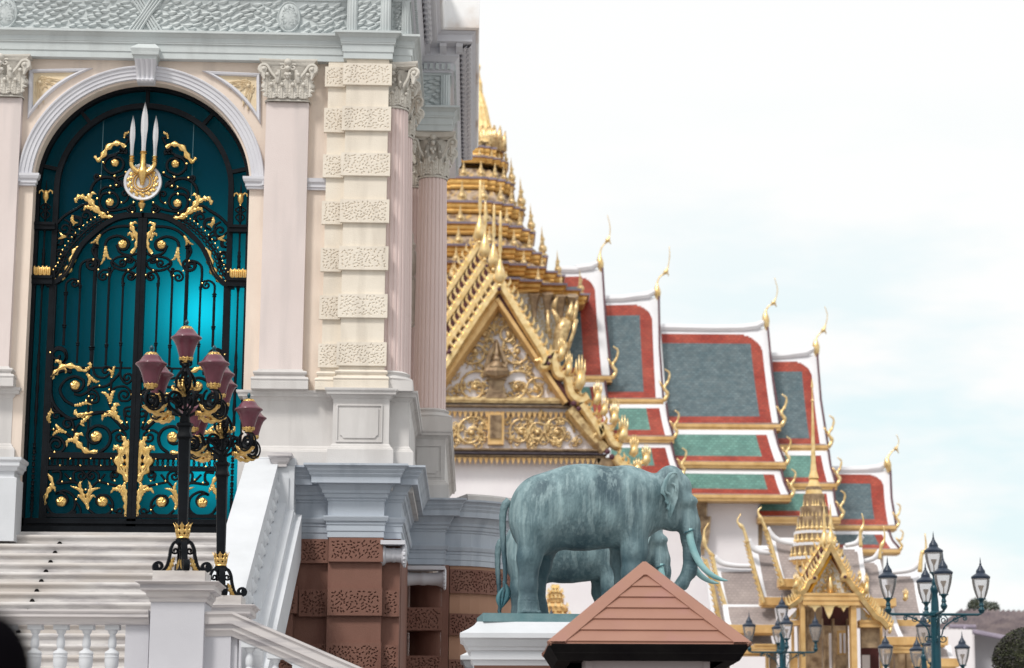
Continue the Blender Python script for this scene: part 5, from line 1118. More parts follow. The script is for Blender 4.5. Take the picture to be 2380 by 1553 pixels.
# ================================================================ far lamps with clear bell glasses
def far_lamp(loc, label, arms=4, rz=0, H=6.0):
    """H: height of the top lantern's glass foot above the base"""
    t = thing('park_lamp', loc, label, 'street lamp', 'teal park lamps with clear bell glasses'); t.rotation_euler = (0, 0, rz)
    def bb(name, m, mat, par=t, sm=40): return B(name, m, mat, par, smooth=sm, world=False)
    m = M(); m.lathe([(.14, 0), (.14, .3), (.11, .35), (.11, H - 2.4), (.15, H - 2.35), (.15, H - 2.2), (.105, H - 2.15), (.10, H - .92), (.13, H - .9), (.13, H - .84), (.085, H - .8), (.08, H - .62), (.06, H - .45), (.08, H - .4), (.095, H - .34), (.07, H - .28), (.05, H - .26), (.06, H - .2), (.035, H - .15), (.03, H - .05), (.05, H - .03), (.1, H)], (0, 0, 0), 16)
    bb('pole', m, 'teallamp')
    CAP = [(.19, -.02), (.2, .0), (.2, .03), (.16, .06), (.11, .09), (.095, .11), (.10, .13), (.085, .17), (.06, .20), (.055, .215), (.035, .25), (.02, .28), (.028, .29), (.015, .31), (.012, .36), (.001, .44)]
    def lantern(x, y, z):
        m = M(); m.lathe([(.085, 0), (.125, .1), (.16, .22), (.182, .34), (.188, .42)], (x, y, z), 24, cap=False); g = bb('glass', m, 'lampglass')
        m = M(); m.lathe(CAP, (x, y, z + .43), 20); bb('lantern_cap', m, 'lampcap', g)
        m = M(); m.lathe([(.012, 0), (.012, .14), (.025, .17), (.062, .26), (.062, .275), (.01, .28)], (x, y, z), 12); bb('bulb', m, 'bronze_bulb', g)
        m = M(); m.lathe([(.03, -.1), (.04, -.06), (.07, -.02), (.1, -.01), (.1, .005), (.02, .01)], (x, y, z), 16); bb('gallery', m, 'teallamp', g)
    lantern(0, 0, H)
    R = .98
    for k in range(arms):
        a = 2 * PI * k / arms; ca, sa = math.cos(a), math.sin(a); at = lambda u, v: (u * ca, u * sa, v); za = H - .87
        m = M(); m.tube([at(0, za), at(R - .08, za), at(R - .02, za + .02), at(R, za + .08)], .028, 8)
        m.lathe([(.03, 0), (.055, .03), (.075, .08), (.05, .12), (.04, .14), (.055, .17), (.04, .22), (.03, .3), (.04, .33)], at(R, za + .02), 12)
        for r0, rr in ((.18, .09), (.42, .07), (.62, .05)):
            m.tube([at(p[0], p[1]) for p in spiral((r0, za - .03 - rr), (r0 - rr * .2, za - .03), 1.5, .15, -1)], .012, 5)
        m.tube([at(*p) for p in spline([(.05, za - .5), (.12, za - .45), (.2, za - .25), (.45, za - .08), (.62, za - .03)], 5)], .016, 5)
        m.tube([at(p[0], p[1]) for p in spiral((.16, za - .5), (.1, za - .42), 1.3, .2, 1)], .012, 5)
        bb('arm', m, 'teallamp'); lantern(R * ca, R * sa, za + .33)
    return t
def place_far(px, pyfoot, D, label, rz, arms=4):
    p = P(px, pyfoot, D); return far_lamp((p.x, p.y, 0), label, arms, rz, p.z)
place_far(2171, 1331, 50, 'tallest five-lantern teal lamp at the right, nearest of the park lamps', 0)
place_far(2147, 1496, 61, 'teal park lamp just behind the tallest one, its lanterns lower and partly hidden', 0)
place_far(1818, 1447, 71, 'small teal park lamp in front of the golden pavilion doorway', 0)
place_far(1281, 1470, 80, 'distant lamp whose dark cap shows between the elephants legs', math.radians(10), 0)
# ================================================================ implicit body -> one continuous surface
def surface_nets(fn, lo, hi, h):
    lo, hi = np.array(lo, float), np.array(hi, float); n = np.ceil((hi - lo) / h).astype(int) + 1
    ax = [lo[i] + h * np.arange(n[i]) for i in range(3)]; XX, YY, ZZ = np.meshgrid(*ax, indexing='ij'); f = fn(XX, YY, ZZ)
    ins = f < 0; c = np.zeros(tuple(n - 1), bool); cnt = np.zeros(tuple(n - 1)); acc = np.zeros(tuple(n - 1) + (3,))
    off = [(i, j, k) for i in (0, 1) for j in (0, 1) for k in (0, 1)]
    sl = lambda a, o: a[o[0]:a.shape[0] - 1 + o[0], o[1]:a.shape[1] - 1 + o[1], o[2]:a.shape[2] - 1 + o[2]]
    for a in off:
        for d in range(3):
            if a[d]: continue
            b = list(a); b[d] = 1; fa, fb = sl(f, a), sl(f, b); x = (fa < 0) != (fb < 0)
            t = np.where(x, fa / np.where(x, fa - fb, 1), 0)
            for q in range(3): acc[..., q] += np.where(x, a[q] + (t if q == d else 0), 0)
            cnt += x
    cells = np.argwhere(cnt > 0); idx = -np.ones(tuple(n - 1), int); idx[tuple(cells.T)] = np.arange(len(cells))
    V = lo + h * (cells + acc[tuple(cells.T)] / cnt[tuple(cells.T)][:, None]); Fc = []
    for d in range(3):
        a1, a2 = (d + 1) % 3, (d + 2) % 3; s0 = [slice(None)] * 3; s1 = [slice(None)] * 3; s0[d] = slice(0, -1); s1[d] = slice(1, None)
        x = ins[tuple(s0)] != ins[tuple(s1)]; e = np.argwhere(x)
        e = e[(e[:, a1] > 0) & (e[:, a2] > 0) & (e[:, a1] < n[a1] - 1) & (e[:, a2] < n[a2] - 1)]
        def g(o1, o2):
            q = e.copy(); q[:, a1] -= o1; q[:, a2] -= o2; return idx[tuple(q.T)]
        quad = np.stack([g(1, 1), g(0, 1), g(0, 0), g(1, 0)], 1); fl = ins[tuple(s0)][tuple(e.T)]; quad[~fl] = quad[~fl][:, ::-1]; Fc.append(quad)
    Fc = np.concatenate(Fc); Fc = Fc[(Fc >= 0).all(1)]
    m = M(); m.v = [tuple(v) for v in V]; m.f = [tuple(int(i) for i in q) for q in Fc]; m.m = [0] * len(m.f); return m
def smin(a, b, k): h = np.clip(.5 + .5 * (b - a) / k, 0, 1); return b + (a - b) * h - k * h * (1 - h)
def ell(c, r): return lambda x, y, z: (lambda k0, k1: k0 * (k0 - 1) / np.maximum(k1, 1e-6))(np.sqrt(((x - c[0]) / r[0]) ** 2 + ((y - c[1]) / r[1]) ** 2 + ((z - c[2]) / r[2]) ** 2), np.sqrt(((x - c[0]) / r[0] ** 2) ** 2 + ((y - c[1]) / r[1] ** 2) ** 2 + ((z - c[2]) / r[2] ** 2) ** 2))
def cap(a, b, ra, rb):
    a, b = np.array(a, float), np.array(b, float); d = b - a; L2 = d @ d
    def f(x, y, z):
        t = np.clip(((x - a[0]) * d[0] + (y - a[1]) * d[1] + (z - a[2]) * d[2]) / L2, 0, 1)
        return np.sqrt((x - a[0] - t * d[0]) ** 2 + (y - a[1] - t * d[1]) ** 2 + (z - a[2] - t * d[2]) ** 2) - (ra + (rb - ra) * t)
    return f
def blend(prims):       # [(fn, k)]
    def f(x, y, z):
        r = None
        for g, k in prims: v = g(x, y, z); r = v if r is None else smin(r, v, k)
        return r
    return f
# elephant in sight units of the close view: x right, y depth (near side negative), z up from the plinth
S_ = .2694 * 32 / F * 1.02
def E(x, y, z): return (x, y, 1437 - z)          # from picture rows to heights
def chain(pts, k):
    return [(cap(E(*pts[i][:3]), E(*pts[i + 1][:3]), pts[i][3], pts[i + 1][3]), k) for i in range(len(pts) - 1)]
pr = [(ell(E(900, 0, 522), (470, 272, 362)), 1), (ell(E(560, 0, 590), (268, 262, 345)), 90), (ell(E(1000, 0, 440), (520, 215, 292)), 60), (ell(E(1310, 0, 500), (250, 235, 335)), 90), (ell(E(1150, 0, 588), (420, 250, 255)), 70)]
pr += chain([(1330, 0, 400, 225), (1600, 0, 400, 175)], 80) + chain([(1450, 0, 560, 165), (1620, 0, 560, 120)], 70)
pr += [(ell(E(1690, 0, 370), (160, 150, 215)), 60), (ell(E(1670, -55, 235), (95, 80, 88)), 45), (ell(E(1670, 55, 235), (95, 80, 88)), 45), (ell(E(1790, 0, 330), (70, 95, 90)), 50), (ell(E(1790, -70, 450), (118, 60, 60)), 45), (ell(E(1790, 70, 450), (118, 60, 60)), 45), (ell(E(1710, 0, 600), (115, 105, 105)), 50)]
pr += chain([(1800, 0, 480, 105), (1840, 0, 640, 96), (1860, 0, 760, 84), (1866, 0, 900, 70), (1845, 0, 1040, 60), (1780, -5, 1150, 52), (1690, -10, 1225, 45), (1600, -10, 1260, 40), (1520, -10, 1255, 34), (1470, -10, 1225, 28)], 30)
for sy in (-1, 1): pr += chain([(1790, 62 * sy, 600, 42), (1822, 75 * sy, 710, 46)], 35)
# legs
pr += chain([(505, -125, 715, 150), (458, -138, 960, 104)], 70) + chain([(455, -140, 960, 98), (448, -142, 1200, 77), (450, -142, 1345, 79), (456, -145, 1420, 100)], 40)
pr += chain([(600, 130, 760, 150), (590, 150, 1000, 88)], 70) + chain([(590, 150, 1000, 80), (555, 150, 1220, 66), (570, 150, 1340, 68), (582, 148, 1420, 80)], 40)
pr += chain([(1350, -115, 600, 138), (1350, -130, 900, 106), (1338, -130, 1080, 90), (1345, -130, 1330, 86), (1352, -134, 1420, 100)], 60)
pr += chain([(1270, 130, 760, 110), (1265, 135, 950, 75), (1300, 135, 1150, 70), (1320, 135, 1340, 72), (1330, 135, 1420, 84)], 50)
body_f = blend(pr)
ur, ct = np.random.RandomState(2), None
def ef(x, y, z):
    d = body_f(x, y, z)
    d = d + 2.6 * np.sin(x * .045 + 2.0 * np.sin(z * .02) + y * .01) * np.clip((z - 100) / 500, 0, 1) * np.clip((700 - z) / 300, 0, 1)          # loose folds
    tr = np.clip((x - 1760) / 40, 0, 1) * np.clip((840 - z) / 120, 0, 1); d = d + 2.2 * np.sin(z * .22 + x * .05) * tr                      # trunk rings
    ank = np.clip(1 - np.abs(z - 110) / 45, 0, 1) * (x < 700); d = d + 4 * np.sin(z * .3) * ank
    for ex in (400, 445, 490, 535, 1300, 1345, 1390): d = smin(d, np.sqrt((x - ex) ** 2 + (y + 232 - abs((ex % 450) - 20) * .0) ** 2 + (z - 12) ** 2) - 20, 10)
    for sy in (-1, 1):      # eye and socket
        d = np.maximum(d, -(np.sqrt((x - 1852) ** 2 + (y - sy * 122) ** 2 + (z - 985) ** 2) - 20)); d = smin(d, np.sqrt((x - 1850) ** 2 + (y - sy * 108) ** 2 + (z - 985) ** 2) - 17, 5)
    return np.maximum(d, -(z - 0))
em = surface_nets(ef, (170, -330, -24), (2010, 330, 1330), 11)
def sc_mesh(m, f=1): 
    o = M(); o.v = [((v[0] - 900) * S_ * f, v[1] * S_ * f, v[2] * S_ * f) for v in m.v]; o.f = m.f; o.m = m.m; return o
def elephant(loc, rz, label):
    t = thing('elephant_statue', loc, label, 'elephant statue', 'bronze elephants on white pedestals'); t.rotation_euler = (0, 0, rz)
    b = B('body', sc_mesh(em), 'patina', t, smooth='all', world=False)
    for sy in (-1, 1):
        # ear: folded sheet hanging from the temple
        out = [(1712, 235), (1690, 212), (1640, 224), (1598, 285), (1574, 350), (1566, 400), (1590, 425), (1604, 455), (1598, 480), (1622, 505), (1612, 535), (1632, 560), (1626, 590), (1640, 622), (1662, 590), (1690, 520), (1716, 440), (1722, 350), (1722, 290)]
        m = M(); k = len(out); c = (1672, 400); rows = []
        for q in (1, .94, .8, .6, .35, .12, .01):
            rows.append([E(c[0] + (x - c[0]) * q, sy * (182 + 22 * (1 - q) + (42 if x < 1640 else 14) * q ** 2 * (1 - .3 * (q > .97)) - (26 if q > .85 and x < 1650 and y < 420 else 0)), c[1] + (y - c[1]) * q) for x, y in out])
        m.grid(rows, True); rows2 = [[(v[0], v[1] - sy * 14, v[2]) for v in r] for r in rows]; m.grid(rows2, True); m.grid([rows[0], rows2[0]], True)
        m.tube([E(*p) for p in spline([(1640, sy * 226, 420), (1600, sy * 236, 385), (1612, sy * 240, 300), (1650, sy * 226, 240), (1706, sy * 206, 232)], 5)], [13, 15, 12, 8], 6)
        m.tube([E(*p) for p in spline([(1660, sy * 214, 320), (1690, sy * 216, 340), (1694, sy * 212, 390)], 5)], 9, 5)
        B('ear', sc_mesh(m), 'patinaear', t, smooth=50, world=False)
        m = M(); q = [(x_ - (28 if sy > 0 else 0) * max(0, (z_ - 800) / 330), y_, z_, r_) for x_, y_, z_, r_ in [(1828, sy * 88, 690, 33), (1840, sy * 92, 790, 33), (1872, sy * 104, 900, 32), (1925, sy * 118, 1000, 29), (2000, sy * 128, 1075, 24), (2085, sy * 130, 1118, 17), (2150, sy * 126, 1130, 5)]]
        sp = spline(q, 6); m.tube([E(*p[:3]) for p in sp], [p[3] for p in sp], 12); B('tusk', sc_mesh(m), 'patinalight', t, smooth='all', world=False)
        m = M(); m.tube([E(1828 + 40 * math.cos(a), sy * 88 + 40 * math.sin(a), 712 - 14 * math.cos(a)) for a in [2 * PI * j / 16 for j in range(17)]], 6, 5); B('tusk_collar', sc_mesh(m), 'patinadark', t, smooth='all', world=False)
    m = M(); sp = spline([(300, 0, 470, 40), (262, 0, 510, 34), (244, 0, 600, 30), (246, -4, 760, 26), (256, -8, 900, 22), (268, -10, 1060, 19), (262, -12, 1200, 16), (246, -14, 1290, 12)], 6); m.tube([E(*p[:3]) for p in sp], [p[3] + 1.5 * math.sin(i * 1.7) for i, p in enumerate(sp)], 10)
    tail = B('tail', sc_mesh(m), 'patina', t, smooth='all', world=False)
    m = M()
    for k, (dx, w_) in enumerate(((-26, 24), (28, 30), (0, 18))):
        rows = []
        for i in range(12):
            tt = i / 11; cx = 255 + dx * math.sin(PI * tt) * (1.5 if dx > 0 else 1.2) - 18 * tt; zz = 1200 + 190 * tt if k != 1 else 1150 + 230 * tt; ww = w_ * math.sin(PI * min(.97, .12 + .85 * tt))
            rows.append([E(cx - ww, -14, zz), E(cx, -30, zz), E(cx + ww, -14, zz), E(cx, 4, zz)])
        m.grid(rows, True)
    B('tail_tuft', sc_mesh(m), 'patinadark', tail, smooth='all', world=False)
    m = M(); m.box(60, 1700, -290, 290, -72, -1); pb = B('plinth_plate', sc_mesh(m), 'plinth', t, world=False)
    return t
YE, YE2 = 32.0, 36.8
xe = P(1104 + 900 * .2694, 1433, YE); e1 = elephant((xe.x, YE, xe.z), math.radians(5), 'large front bronze elephant with blue-green patina, in full profile facing right')
xe2 = X(1540, 1252, YE2) - (1855 - 900) * S_; 
copy_tree(e1, loc=(xe2, YE2, xe.z), label='second bronze elephant, seen behind and between the legs of the front one')
zpt = xe.z - 72 * S_
# pedestals
def ele_pedestal(loc, label):
    t = thing('statue_pedestal', (loc[0], loc[1], 0), label, 'pedestal')
    x0, x1, y0, y1 = loc[0] - 840 * S_ + .0, loc[0] + 800 * S_, loc[1] - .50, loc[1] + .50; zz = loc[2]
    pth = [(x0, y1), (x0, y0), (x1, y0), (x1, y1)]
    m = M().sweep(pth, [(-.1, zz - .65), (.0, zz - .65), (.02, zz - .60), (.07, zz - .56), (.09, zz - .50), (.11, zz - .49), (.11, zz - .385), (.14, zz - .37), (.15, zz - .34), (.17, zz - .32), (.21, zz - .24), (.25, zz - .22), (.25, zz - .16), (.14, zz - .10), (.07, zz - .05), (.03, zz - .0), (-.1, zz - .0)])
    m.box(x0, x1, y0, y1, zz - .6, zz - .004); B('cap', m, 'railwhite', t)
    m = M().sweep(pth, [(-.1, 0), (-.02, 0), (-.02, zz - .8), (.0, zz - .78), (.0, zz - .76), (-.03, zz - .74), (-.03, zz - .66), (.02, zz - .655), (.06, zz - .58), (.08, zz - .5), (-.1, zz - .5)]); B('shaft', m, 'brown', t)
    return t
ele_pedestal((xe.x, YE, zpt), 'brown pedestal with white moulded cap carrying the front elephant')
ele_pedestal((xe2, YE2, zpt), 'pedestal of the second elephant, hidden behind the front one')
# ================================================================ booth
YB = 27.0
ap, bl, brr = P(1498, 1310, YB), P(1276, 1499, YB - .9), P(1743, 1494, YB - .9)
bt = thing('guard_booth', ((bl.x + brr.x) / 2, YB, 0), 'small booth with terracotta boarded pyramid roof in front of the elephants', 'booth')
zc = (bl.z + brr.z) / 2; cxb = (bl.x + brr.x) / 2; dpt = (brr.x - bl.x) / 2; apx = (ap.x, YB - .9 + dpt, 0)
ap = P(1498, 1310, YB - .9 + dpt); apx = (ap.x, ap.y, ap.z); yb0 = YB - .9
th_ = .10
m = M(); c4 = [(bl.x, yb0, zc), (brr.x, yb0, zc), (brr.x, yb0 + 2 * dpt, zc), (bl.x, yb0 + 2 * dpt, zc)]
for i in range(4):
    a, b = Vector(c4[i]), Vector(c4[(i + 1) % 4]); A_ = Vector(apx); nrm_ = (b - a).cross(A_ - a).normalized()
    m.add([a, b, A_], [(0, 1, 2)])
    def pt(u, v): return a + (b - a) * (u) * 1.0 * 1 + (A_ - a - (b - a) * u) * v          # u along the eave, v up to the apex
    nb = 6; v0 = .015; vt = .83; hipw = .055
    for k in range(nb):
        va, vb = v0 + (vt - v0) * k / nb, v0 + (vt - v0) * (k + 1) / nb
        def e_(v, s): 
            wv = (1 - v); u = hipw / max(wv, .05); L_ = pt(0, 0)
            base_l = a + (A_ - a) * v; base_r = b + (A_ - b) * v; dd = (base_r - base_l); n_ = dd.length; dd.normalize(); off_ = .165
            return base_l + dd * off_ if s < 0 else base_r - dd * off_
        o1, o2 = nrm_ * .022, nrm_ * .004
        l0_, r0_, l1_, r1_ = e_(va, -1), e_(va, 1), e_(vb, -1), e_(vb, 1)
        m.add([l0_ + o1, r0_ + o1, r1_ + o2, l1_ + o2, l0_, r0_], [(0, 1, 2, 3), (0, 4, 5, 1)])
    for (p, q) in ((a, A_),):
        pass
    # hip boards
    for p0, sgn_ in ((a, 1), (b, -1)):
        d = (b - a).normalized() * sgn_; w_ = .165
        inner_t = A_ + (p0 - A_) * .17 + d * w_
        m.add([p0 + nrm_ * .03, p0 + d * w_ * 1.05 + nrm_ * .03, inner_t + nrm_ * .03, A_ + nrm_ * .03, p0 + d * w_ * 1.05, inner_t], [(0, 1, 2, 3), (1, 4, 5, 2)])
    mid = [A_ + (a - A_) * .17 + (b - a).normalized() * .165, A_ + (b - A_) * .17 - (b - a).normalized() * .165]
    m.add([mid[0] + nrm_ * .03, mid[1] + nrm_ * .03, A_ + nrm_ * .031, mid[0], mid[1]], [(0, 1, 2), (0, 3, 4, 1)])
for c_ in c4: m.tube([c_, apx], .03, 6)
rf = B('roof', m, 'terracotta', bt)
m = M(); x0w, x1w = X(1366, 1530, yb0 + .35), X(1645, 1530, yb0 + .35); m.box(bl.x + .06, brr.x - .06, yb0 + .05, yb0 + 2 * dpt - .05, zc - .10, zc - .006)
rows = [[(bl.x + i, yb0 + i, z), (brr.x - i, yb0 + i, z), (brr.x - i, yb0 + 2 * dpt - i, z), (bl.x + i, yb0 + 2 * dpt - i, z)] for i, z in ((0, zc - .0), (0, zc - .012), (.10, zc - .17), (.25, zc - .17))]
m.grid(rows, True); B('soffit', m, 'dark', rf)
m = M(); m.box(x0w, x1w, yb0 + .35, yb0 + 2 * dpt - .35, 0, zc - .10); m.box(x0w - .02, x0w + .05, yb0 + .33, yb0 + .4, 0, zc - .17); m.box(x1w - .05, x1w + .02, yb0 + .33, yb0 + .4, 0, zc - .17); B('wall', m, 'hutwall', bt)
# ================================================================ Thai roofs
def roof_sheet(m, tl, tr, br, bl, w_right, w_red, w_top, w_ridge, w_bot, rnd=0.0, sag=.25, left=False, thick=.25, ns=110, nt=70, w_left=0):
    """a tiled slope: slots 0 white edge, 1 red border, 2 field"""
    tl, tr, br, bl = [Vector(p) for p in (tl, tr, br, bl)]
    W = ((tr - tl).length + (br - bl).length) / 2; H = ((bl - tl).length + (br - tr).length) / 2; nr = (tr - tl).cross(bl - tl).normalized()
    if nr.y > 0: nr = -nr
    def S(s, t): return (tl * (1 - s) + tr * s) * (1 - t) + (bl * (1 - s) + br * s) * t - nr * (sag * math.sin(PI * t))
    cs = sorted(set([0, 1] + [max(0, min(1, v)) for v in (1 - w_right / W, 1 - (w_right + w_red) / W)] + ([w_left / W, (w_left + w_red) / W] if left else [])))
    ct = sorted(set([0, 1] + [max(0, min(1, v)) for v in (w_ridge / H, (w_ridge + w_top) / H, 1 - w_bot / H)]))
    def dens(c, n):
        o = []
        for a, b in zip(c[:-1], c[1:]):
            k = max(1, round((b - a) * n)); o += [a + (b - a) * i / k for i in range(k)]
        return o + [c[-1]]
    ss, tt = dens(cs, ns), dens(ct, nt); V = [[S(s, t) for s in ss] for t in tt]; V2 = [[p - nr * thick for p in r] for r in V]
    b = len(m.v); n = len(ss)
    for r in V: m.v.extend([tuple(p) for p in r])
    for i in range(len(tt) - 1):
        for j in range(n - 1):
            s, t = (ss[j] + ss[j + 1]) / 2 * W, (tt[i] + tt[i + 1]) / 2 * H; e = W - s
            f = 2
            if e < w_right + w_red or t < w_ridge + w_top or t > H - w_bot or (left and s < w_left + w_red): f = 1
            if e < w_right or t < w_ridge or (left and s < w_left): f = 0
            if rnd and e < w_right + rnd and t < w_ridge + rnd:
                if math.hypot(w_right + rnd - e, w_ridge + rnd - t) > rnd: f = 0
            m.f.append((b + i * n + j, b + i * n + j + 1, b + (i + 1) * n + j + 1, b + (i + 1) * n + j)); m.m.append(f)
    m.grid([[V[0][0], V[0][-1]], [V2[0][0], V2[0][-1]]], mat=0); m.grid([V[-1], V2[-1]], mat=0); m.grid([[r[-1] for r in V], [r[-1] for r in V2]], mat=0); m.grid([[r[0] for r in V], [r[0] for r in V2]], mat=0)
    return S
def curve_fin(m, pts, rs, n=6): m.tube(pts, rs, n)
def px_tube(m, pts, r0, r1, Y, n=6, k=5, prof=None):
    sp = spline([tuple(P(x, y, Y)) for x, y in pts], k); q = len(sp); m.tube(sp, [(prof(i / (q - 1)) if prof else r0 + (r1 - r0) * i / (q - 1)) for i in range(q)], n)
def S2(x, y): return (988 + x * .2694, 755 + y * .2694)          # second close view
def S1(x, y): return (988 + x * .2694, 395 + y * .2694)
YT = 110.0
hall = thing('throne_hall', (6, YT, 0), 'large white temple hall with stacked red-bordered green tiled roofs and a tall gilded spire', 'temple')
def q4(pts, ya, yb): return [P(*pts[0], ya), P(*pts[1], ya), P(*pts[2], yb), P(*pts[3], yb)]
ppm = F / YT                                  # overview pixels per metre there
TI = ['white', 'tiles_red', 'tiles_slate']; TG = ['white', 'tiles_red', 'tiles_teal']
ROOFS = [  # quad (TL, TR, BR, BL), dy offset, materials, right, red, top, ridge, bottom (px), rounding px
 ([(1290, 628), (1397, 626), (1417, 872), (1300, 872)], 3, 1, 'A', 19, 40, 24, 16, 20, 46),
 ([(1290, 889), (1403, 889), (1421, 985), (1300, 985)], 1.4, 2, 'A', 16, 20, 0, 10, 22, 0),
 ([(1360, 696), (1528, 692), (1537, 925), (1380, 925)], 3, 1, 'B', 14, 30, 25, 15, 17, 50),
 ([(1400, 940), (1545, 940), (1561, 1012), (1410, 1012)], 1.4, 2, 'B', 15, 32, 0, 9, 16, 0),
 ([(1420, 1028), (1556, 1028), (1578, 1100), (1420, 1100)], .2, 2, 'B', 14, 36, 0, 13, 22, 0),
 ([(1536, 762), (1781, 764), (1809, 983), (1556, 983)], 3, 1, 'C', 15, 28, 22, 14, 18, 58),
 ([(1556, 999), (1797, 1000), (1821, 1073), (1563, 1071)], 1.4, 2, 'C', 19, 27, 0, 11, 15, 0),
 ([(1570, 1089), (1812, 1092), (1832, 1149), (1570, 1146)], .2, 2, 'C', 17, 26, 0, 12, 16, 0),
 ([(1740, 828), (1896, 826), (1919, 1032), (1760, 1032)], 3.6, 1, 'D', 14, 24, 24, 14, 16, 48),
 ([(1770, 1048), (1922, 1048), (1939, 1121), (1780, 1121)], 2.0, 2, 'D', 17, 26, 0, 11, 14, 0),
 ([(1775, 1136), (1934, 1136), (1947, 1199), (1760, 1199)], .8, 2, 'D', 16, 24, 0, 12, 16, 0),
 ([(1880, 1091), (2066, 1093), (2078, 1220), (1900, 1219)], 4.2, 1, 'E', 15, 32, 24, 12, 22, 40),
 ([(1890, 1235), (2062, 1235), (2086, 1275), (1900, 1273)], 2.6, 1, 'E', 16, 20, 0, 9, 16, 0)]
for pts, dy, kind, sec, wr, wred, wt, wri, wb, rd in ROOFS:
    depth = 3.0 if kind == 1 and rd else 1.15
    ya, yb = YT + dy + depth, YT + dy; q = q4(pts, ya, yb); m = M(); k_ = 1 / ppm
    roof_sheet(m, *q, wr * k_, wred * k_, wt * k_ * 1.25, wri * k_ * 1.25, wb * k_ * 1.25, rnd=rd * k_, sag=.28 if rd else .08)
    sec_o = B('roof_tier', m, TI if kind == 1 else TG, hall)
    # gilt eave beam with white fillet, and the ridge roll
    br_, bl_ = q[2], q[3]; m = M(); m.cur = 0
    hh = (14 if sec != 'E' else 10) * k_ * .9
    L0 = [(p.x, p.y, p.z) for p in (bl_, br_)]
    for a, b, c, d, mt in ((.0, .10, 0, .06, 0), (.06, .36, .06, .22, 1), (.06, .30, .22, .10 + hh, 1)):
        m.box(bl_.x, br_.x + .1, yb - b + .1, yb + .8, min(bl_.z, br_.z) - max(c, d), min(bl_.z, br_.z) - min(c, d) - .002, mt)
    B('eave_beam', m, ['purplegrey', 'giltroof'], sec_o)
    m = M(); tr = q[1]; tl = q[0]
    if rd: m.tube([tl, tl * .5 + tr * .5 + Vector((0, 0, -.03)), tr + Vector((-1.2, 0, .0)), tr + Vector((-.5, 0, .10)), tr + Vector((0, 0, .38))], [.2, .2, .2, .2, .12], 8); B('ridge_roll', m, 'white', sec_o, smooth=True)
    # dark barge edge and lower corner finial
    m = M(); m.tube([q[1] + Vector((.06, -.08, .05)), (q[1] + q[2]) / 2 + Vector((.02, .1, 0)), q[2] + Vector((.08, -.1, 0))], .06, 5); B('barge_edge', m, 'plumdark', sec_o)
    m = M(); e = q[2]; sc = (1.0 if rd else .85) * (1 if sec != 'E' else .75)
    base = [(.10, -.2), (.28, .15), (.12, .45), (.30, .75), (.38, 1.15), (.16, 1.35)] 
    sp = spline([(e.x + a * sc, e.y - .2, e.z + b * sc) for a, b in base], 5); k = len(sp); m.tube(sp, [.08 * sc * (1 - i / k) + .015 + .02 * sc * abs(math.sin(i * .8)) for i in range(k)], 7)
    if rd or True: m.tube([(e.x + .05, e.y - .2, e.z + .5 * sc), (e.x - .12, e.y - .2, e.z + .8 * sc)], [.08, .02], 5)
    B('hang_hong', m, 'giltcream', sec_o, smooth='all')
for pts, Y_ in (([(1398, 632), (1394, 600), (1399, 575), (1414, 556), (1418, 530), (1412, 500)], YT + 6), ([(1530, 698), (1527, 668), (1532, 646), (1549, 630), (1556, 600), (1556, 573)], YT + 6), ([(1783, 768), (1779, 730), (1785, 714), (1799, 702), (1807, 675), (1800, 645)], YT + 6), ([(1899, 830), (1896, 795), (1901, 780), (1915, 765), (1923, 735), (1917, 712)], YT + 6.6), ([(2067, 1098), (2062, 1068), (2073, 1050), (2083, 1042), (2089, 1025), (2083, 1010)], YT + 7)):
    m = M(); px_tube(m, pts, 0, 0, Y_, 7, 6, prof=lambda t: .05 + .14 * math.exp(-((t - .12) / .1) ** 2) + .09 * math.exp(-((t - .58) / .05) ** 2) - .035 * t); p = P(*pts[3], Y_); m.tube([p, p + Vector((.12, 0, -.25))], [.07, .02], 5)
    B('chofa', m, 'giltcream', hall, smooth='all')
# white body under the wings, with gilt brackets and recesses
def wbox(x0, x1, ytop, Y, dep, zb=0, mat='whitewall', name='wall', ref=1250):
    m = M(); m.box(X(x0, ref, Y), X(x1, ref, Y), Y, Y + dep, zb, Z((x0 + x1) / 2, ytop, Y)); return B(name, m, mat, hall)
wbox(1330, 1762, 1140, YT + 1.1, 14); wbox(1700, 1905, 1190, YT + 2.0, 14); wbox(1880, 2052, 1262, YT + 3.6, 12); wbox(1500, 1900, 1010, YT + 4.5, 4)
for x, y0, y1, Y_ in ((1632, 1160, 1290, YT + .7), (1761, 1218, 1290, YT + 1.4), (1640, 1200, 1265, YT + .6)):
    m = M(); a, b = P(x - 13, y0, Y_), P(x + 13, y1, Y_); m.poly([(a.x, Y_, a.z), (b.x, Y_, a.z), (b.x - .05, Y_, a.z - (a.z - b.z) * .55), ((a.x + b.x) / 2 + .1, Y_, b.z), (a.x + .2, Y_, b.z), (a.x + .1, Y_, a.z - (a.z - b.z) * .5)], (0, .3, 0))
    for i in range(5): m.box(a.x + .07 + i * .08, a.x + .10 + i * .08, Y_ - .05, Y_, a.z - (a.z - b.z) * .45, a.z)
    B('eave_bracket', m, 'giltdark', hall)

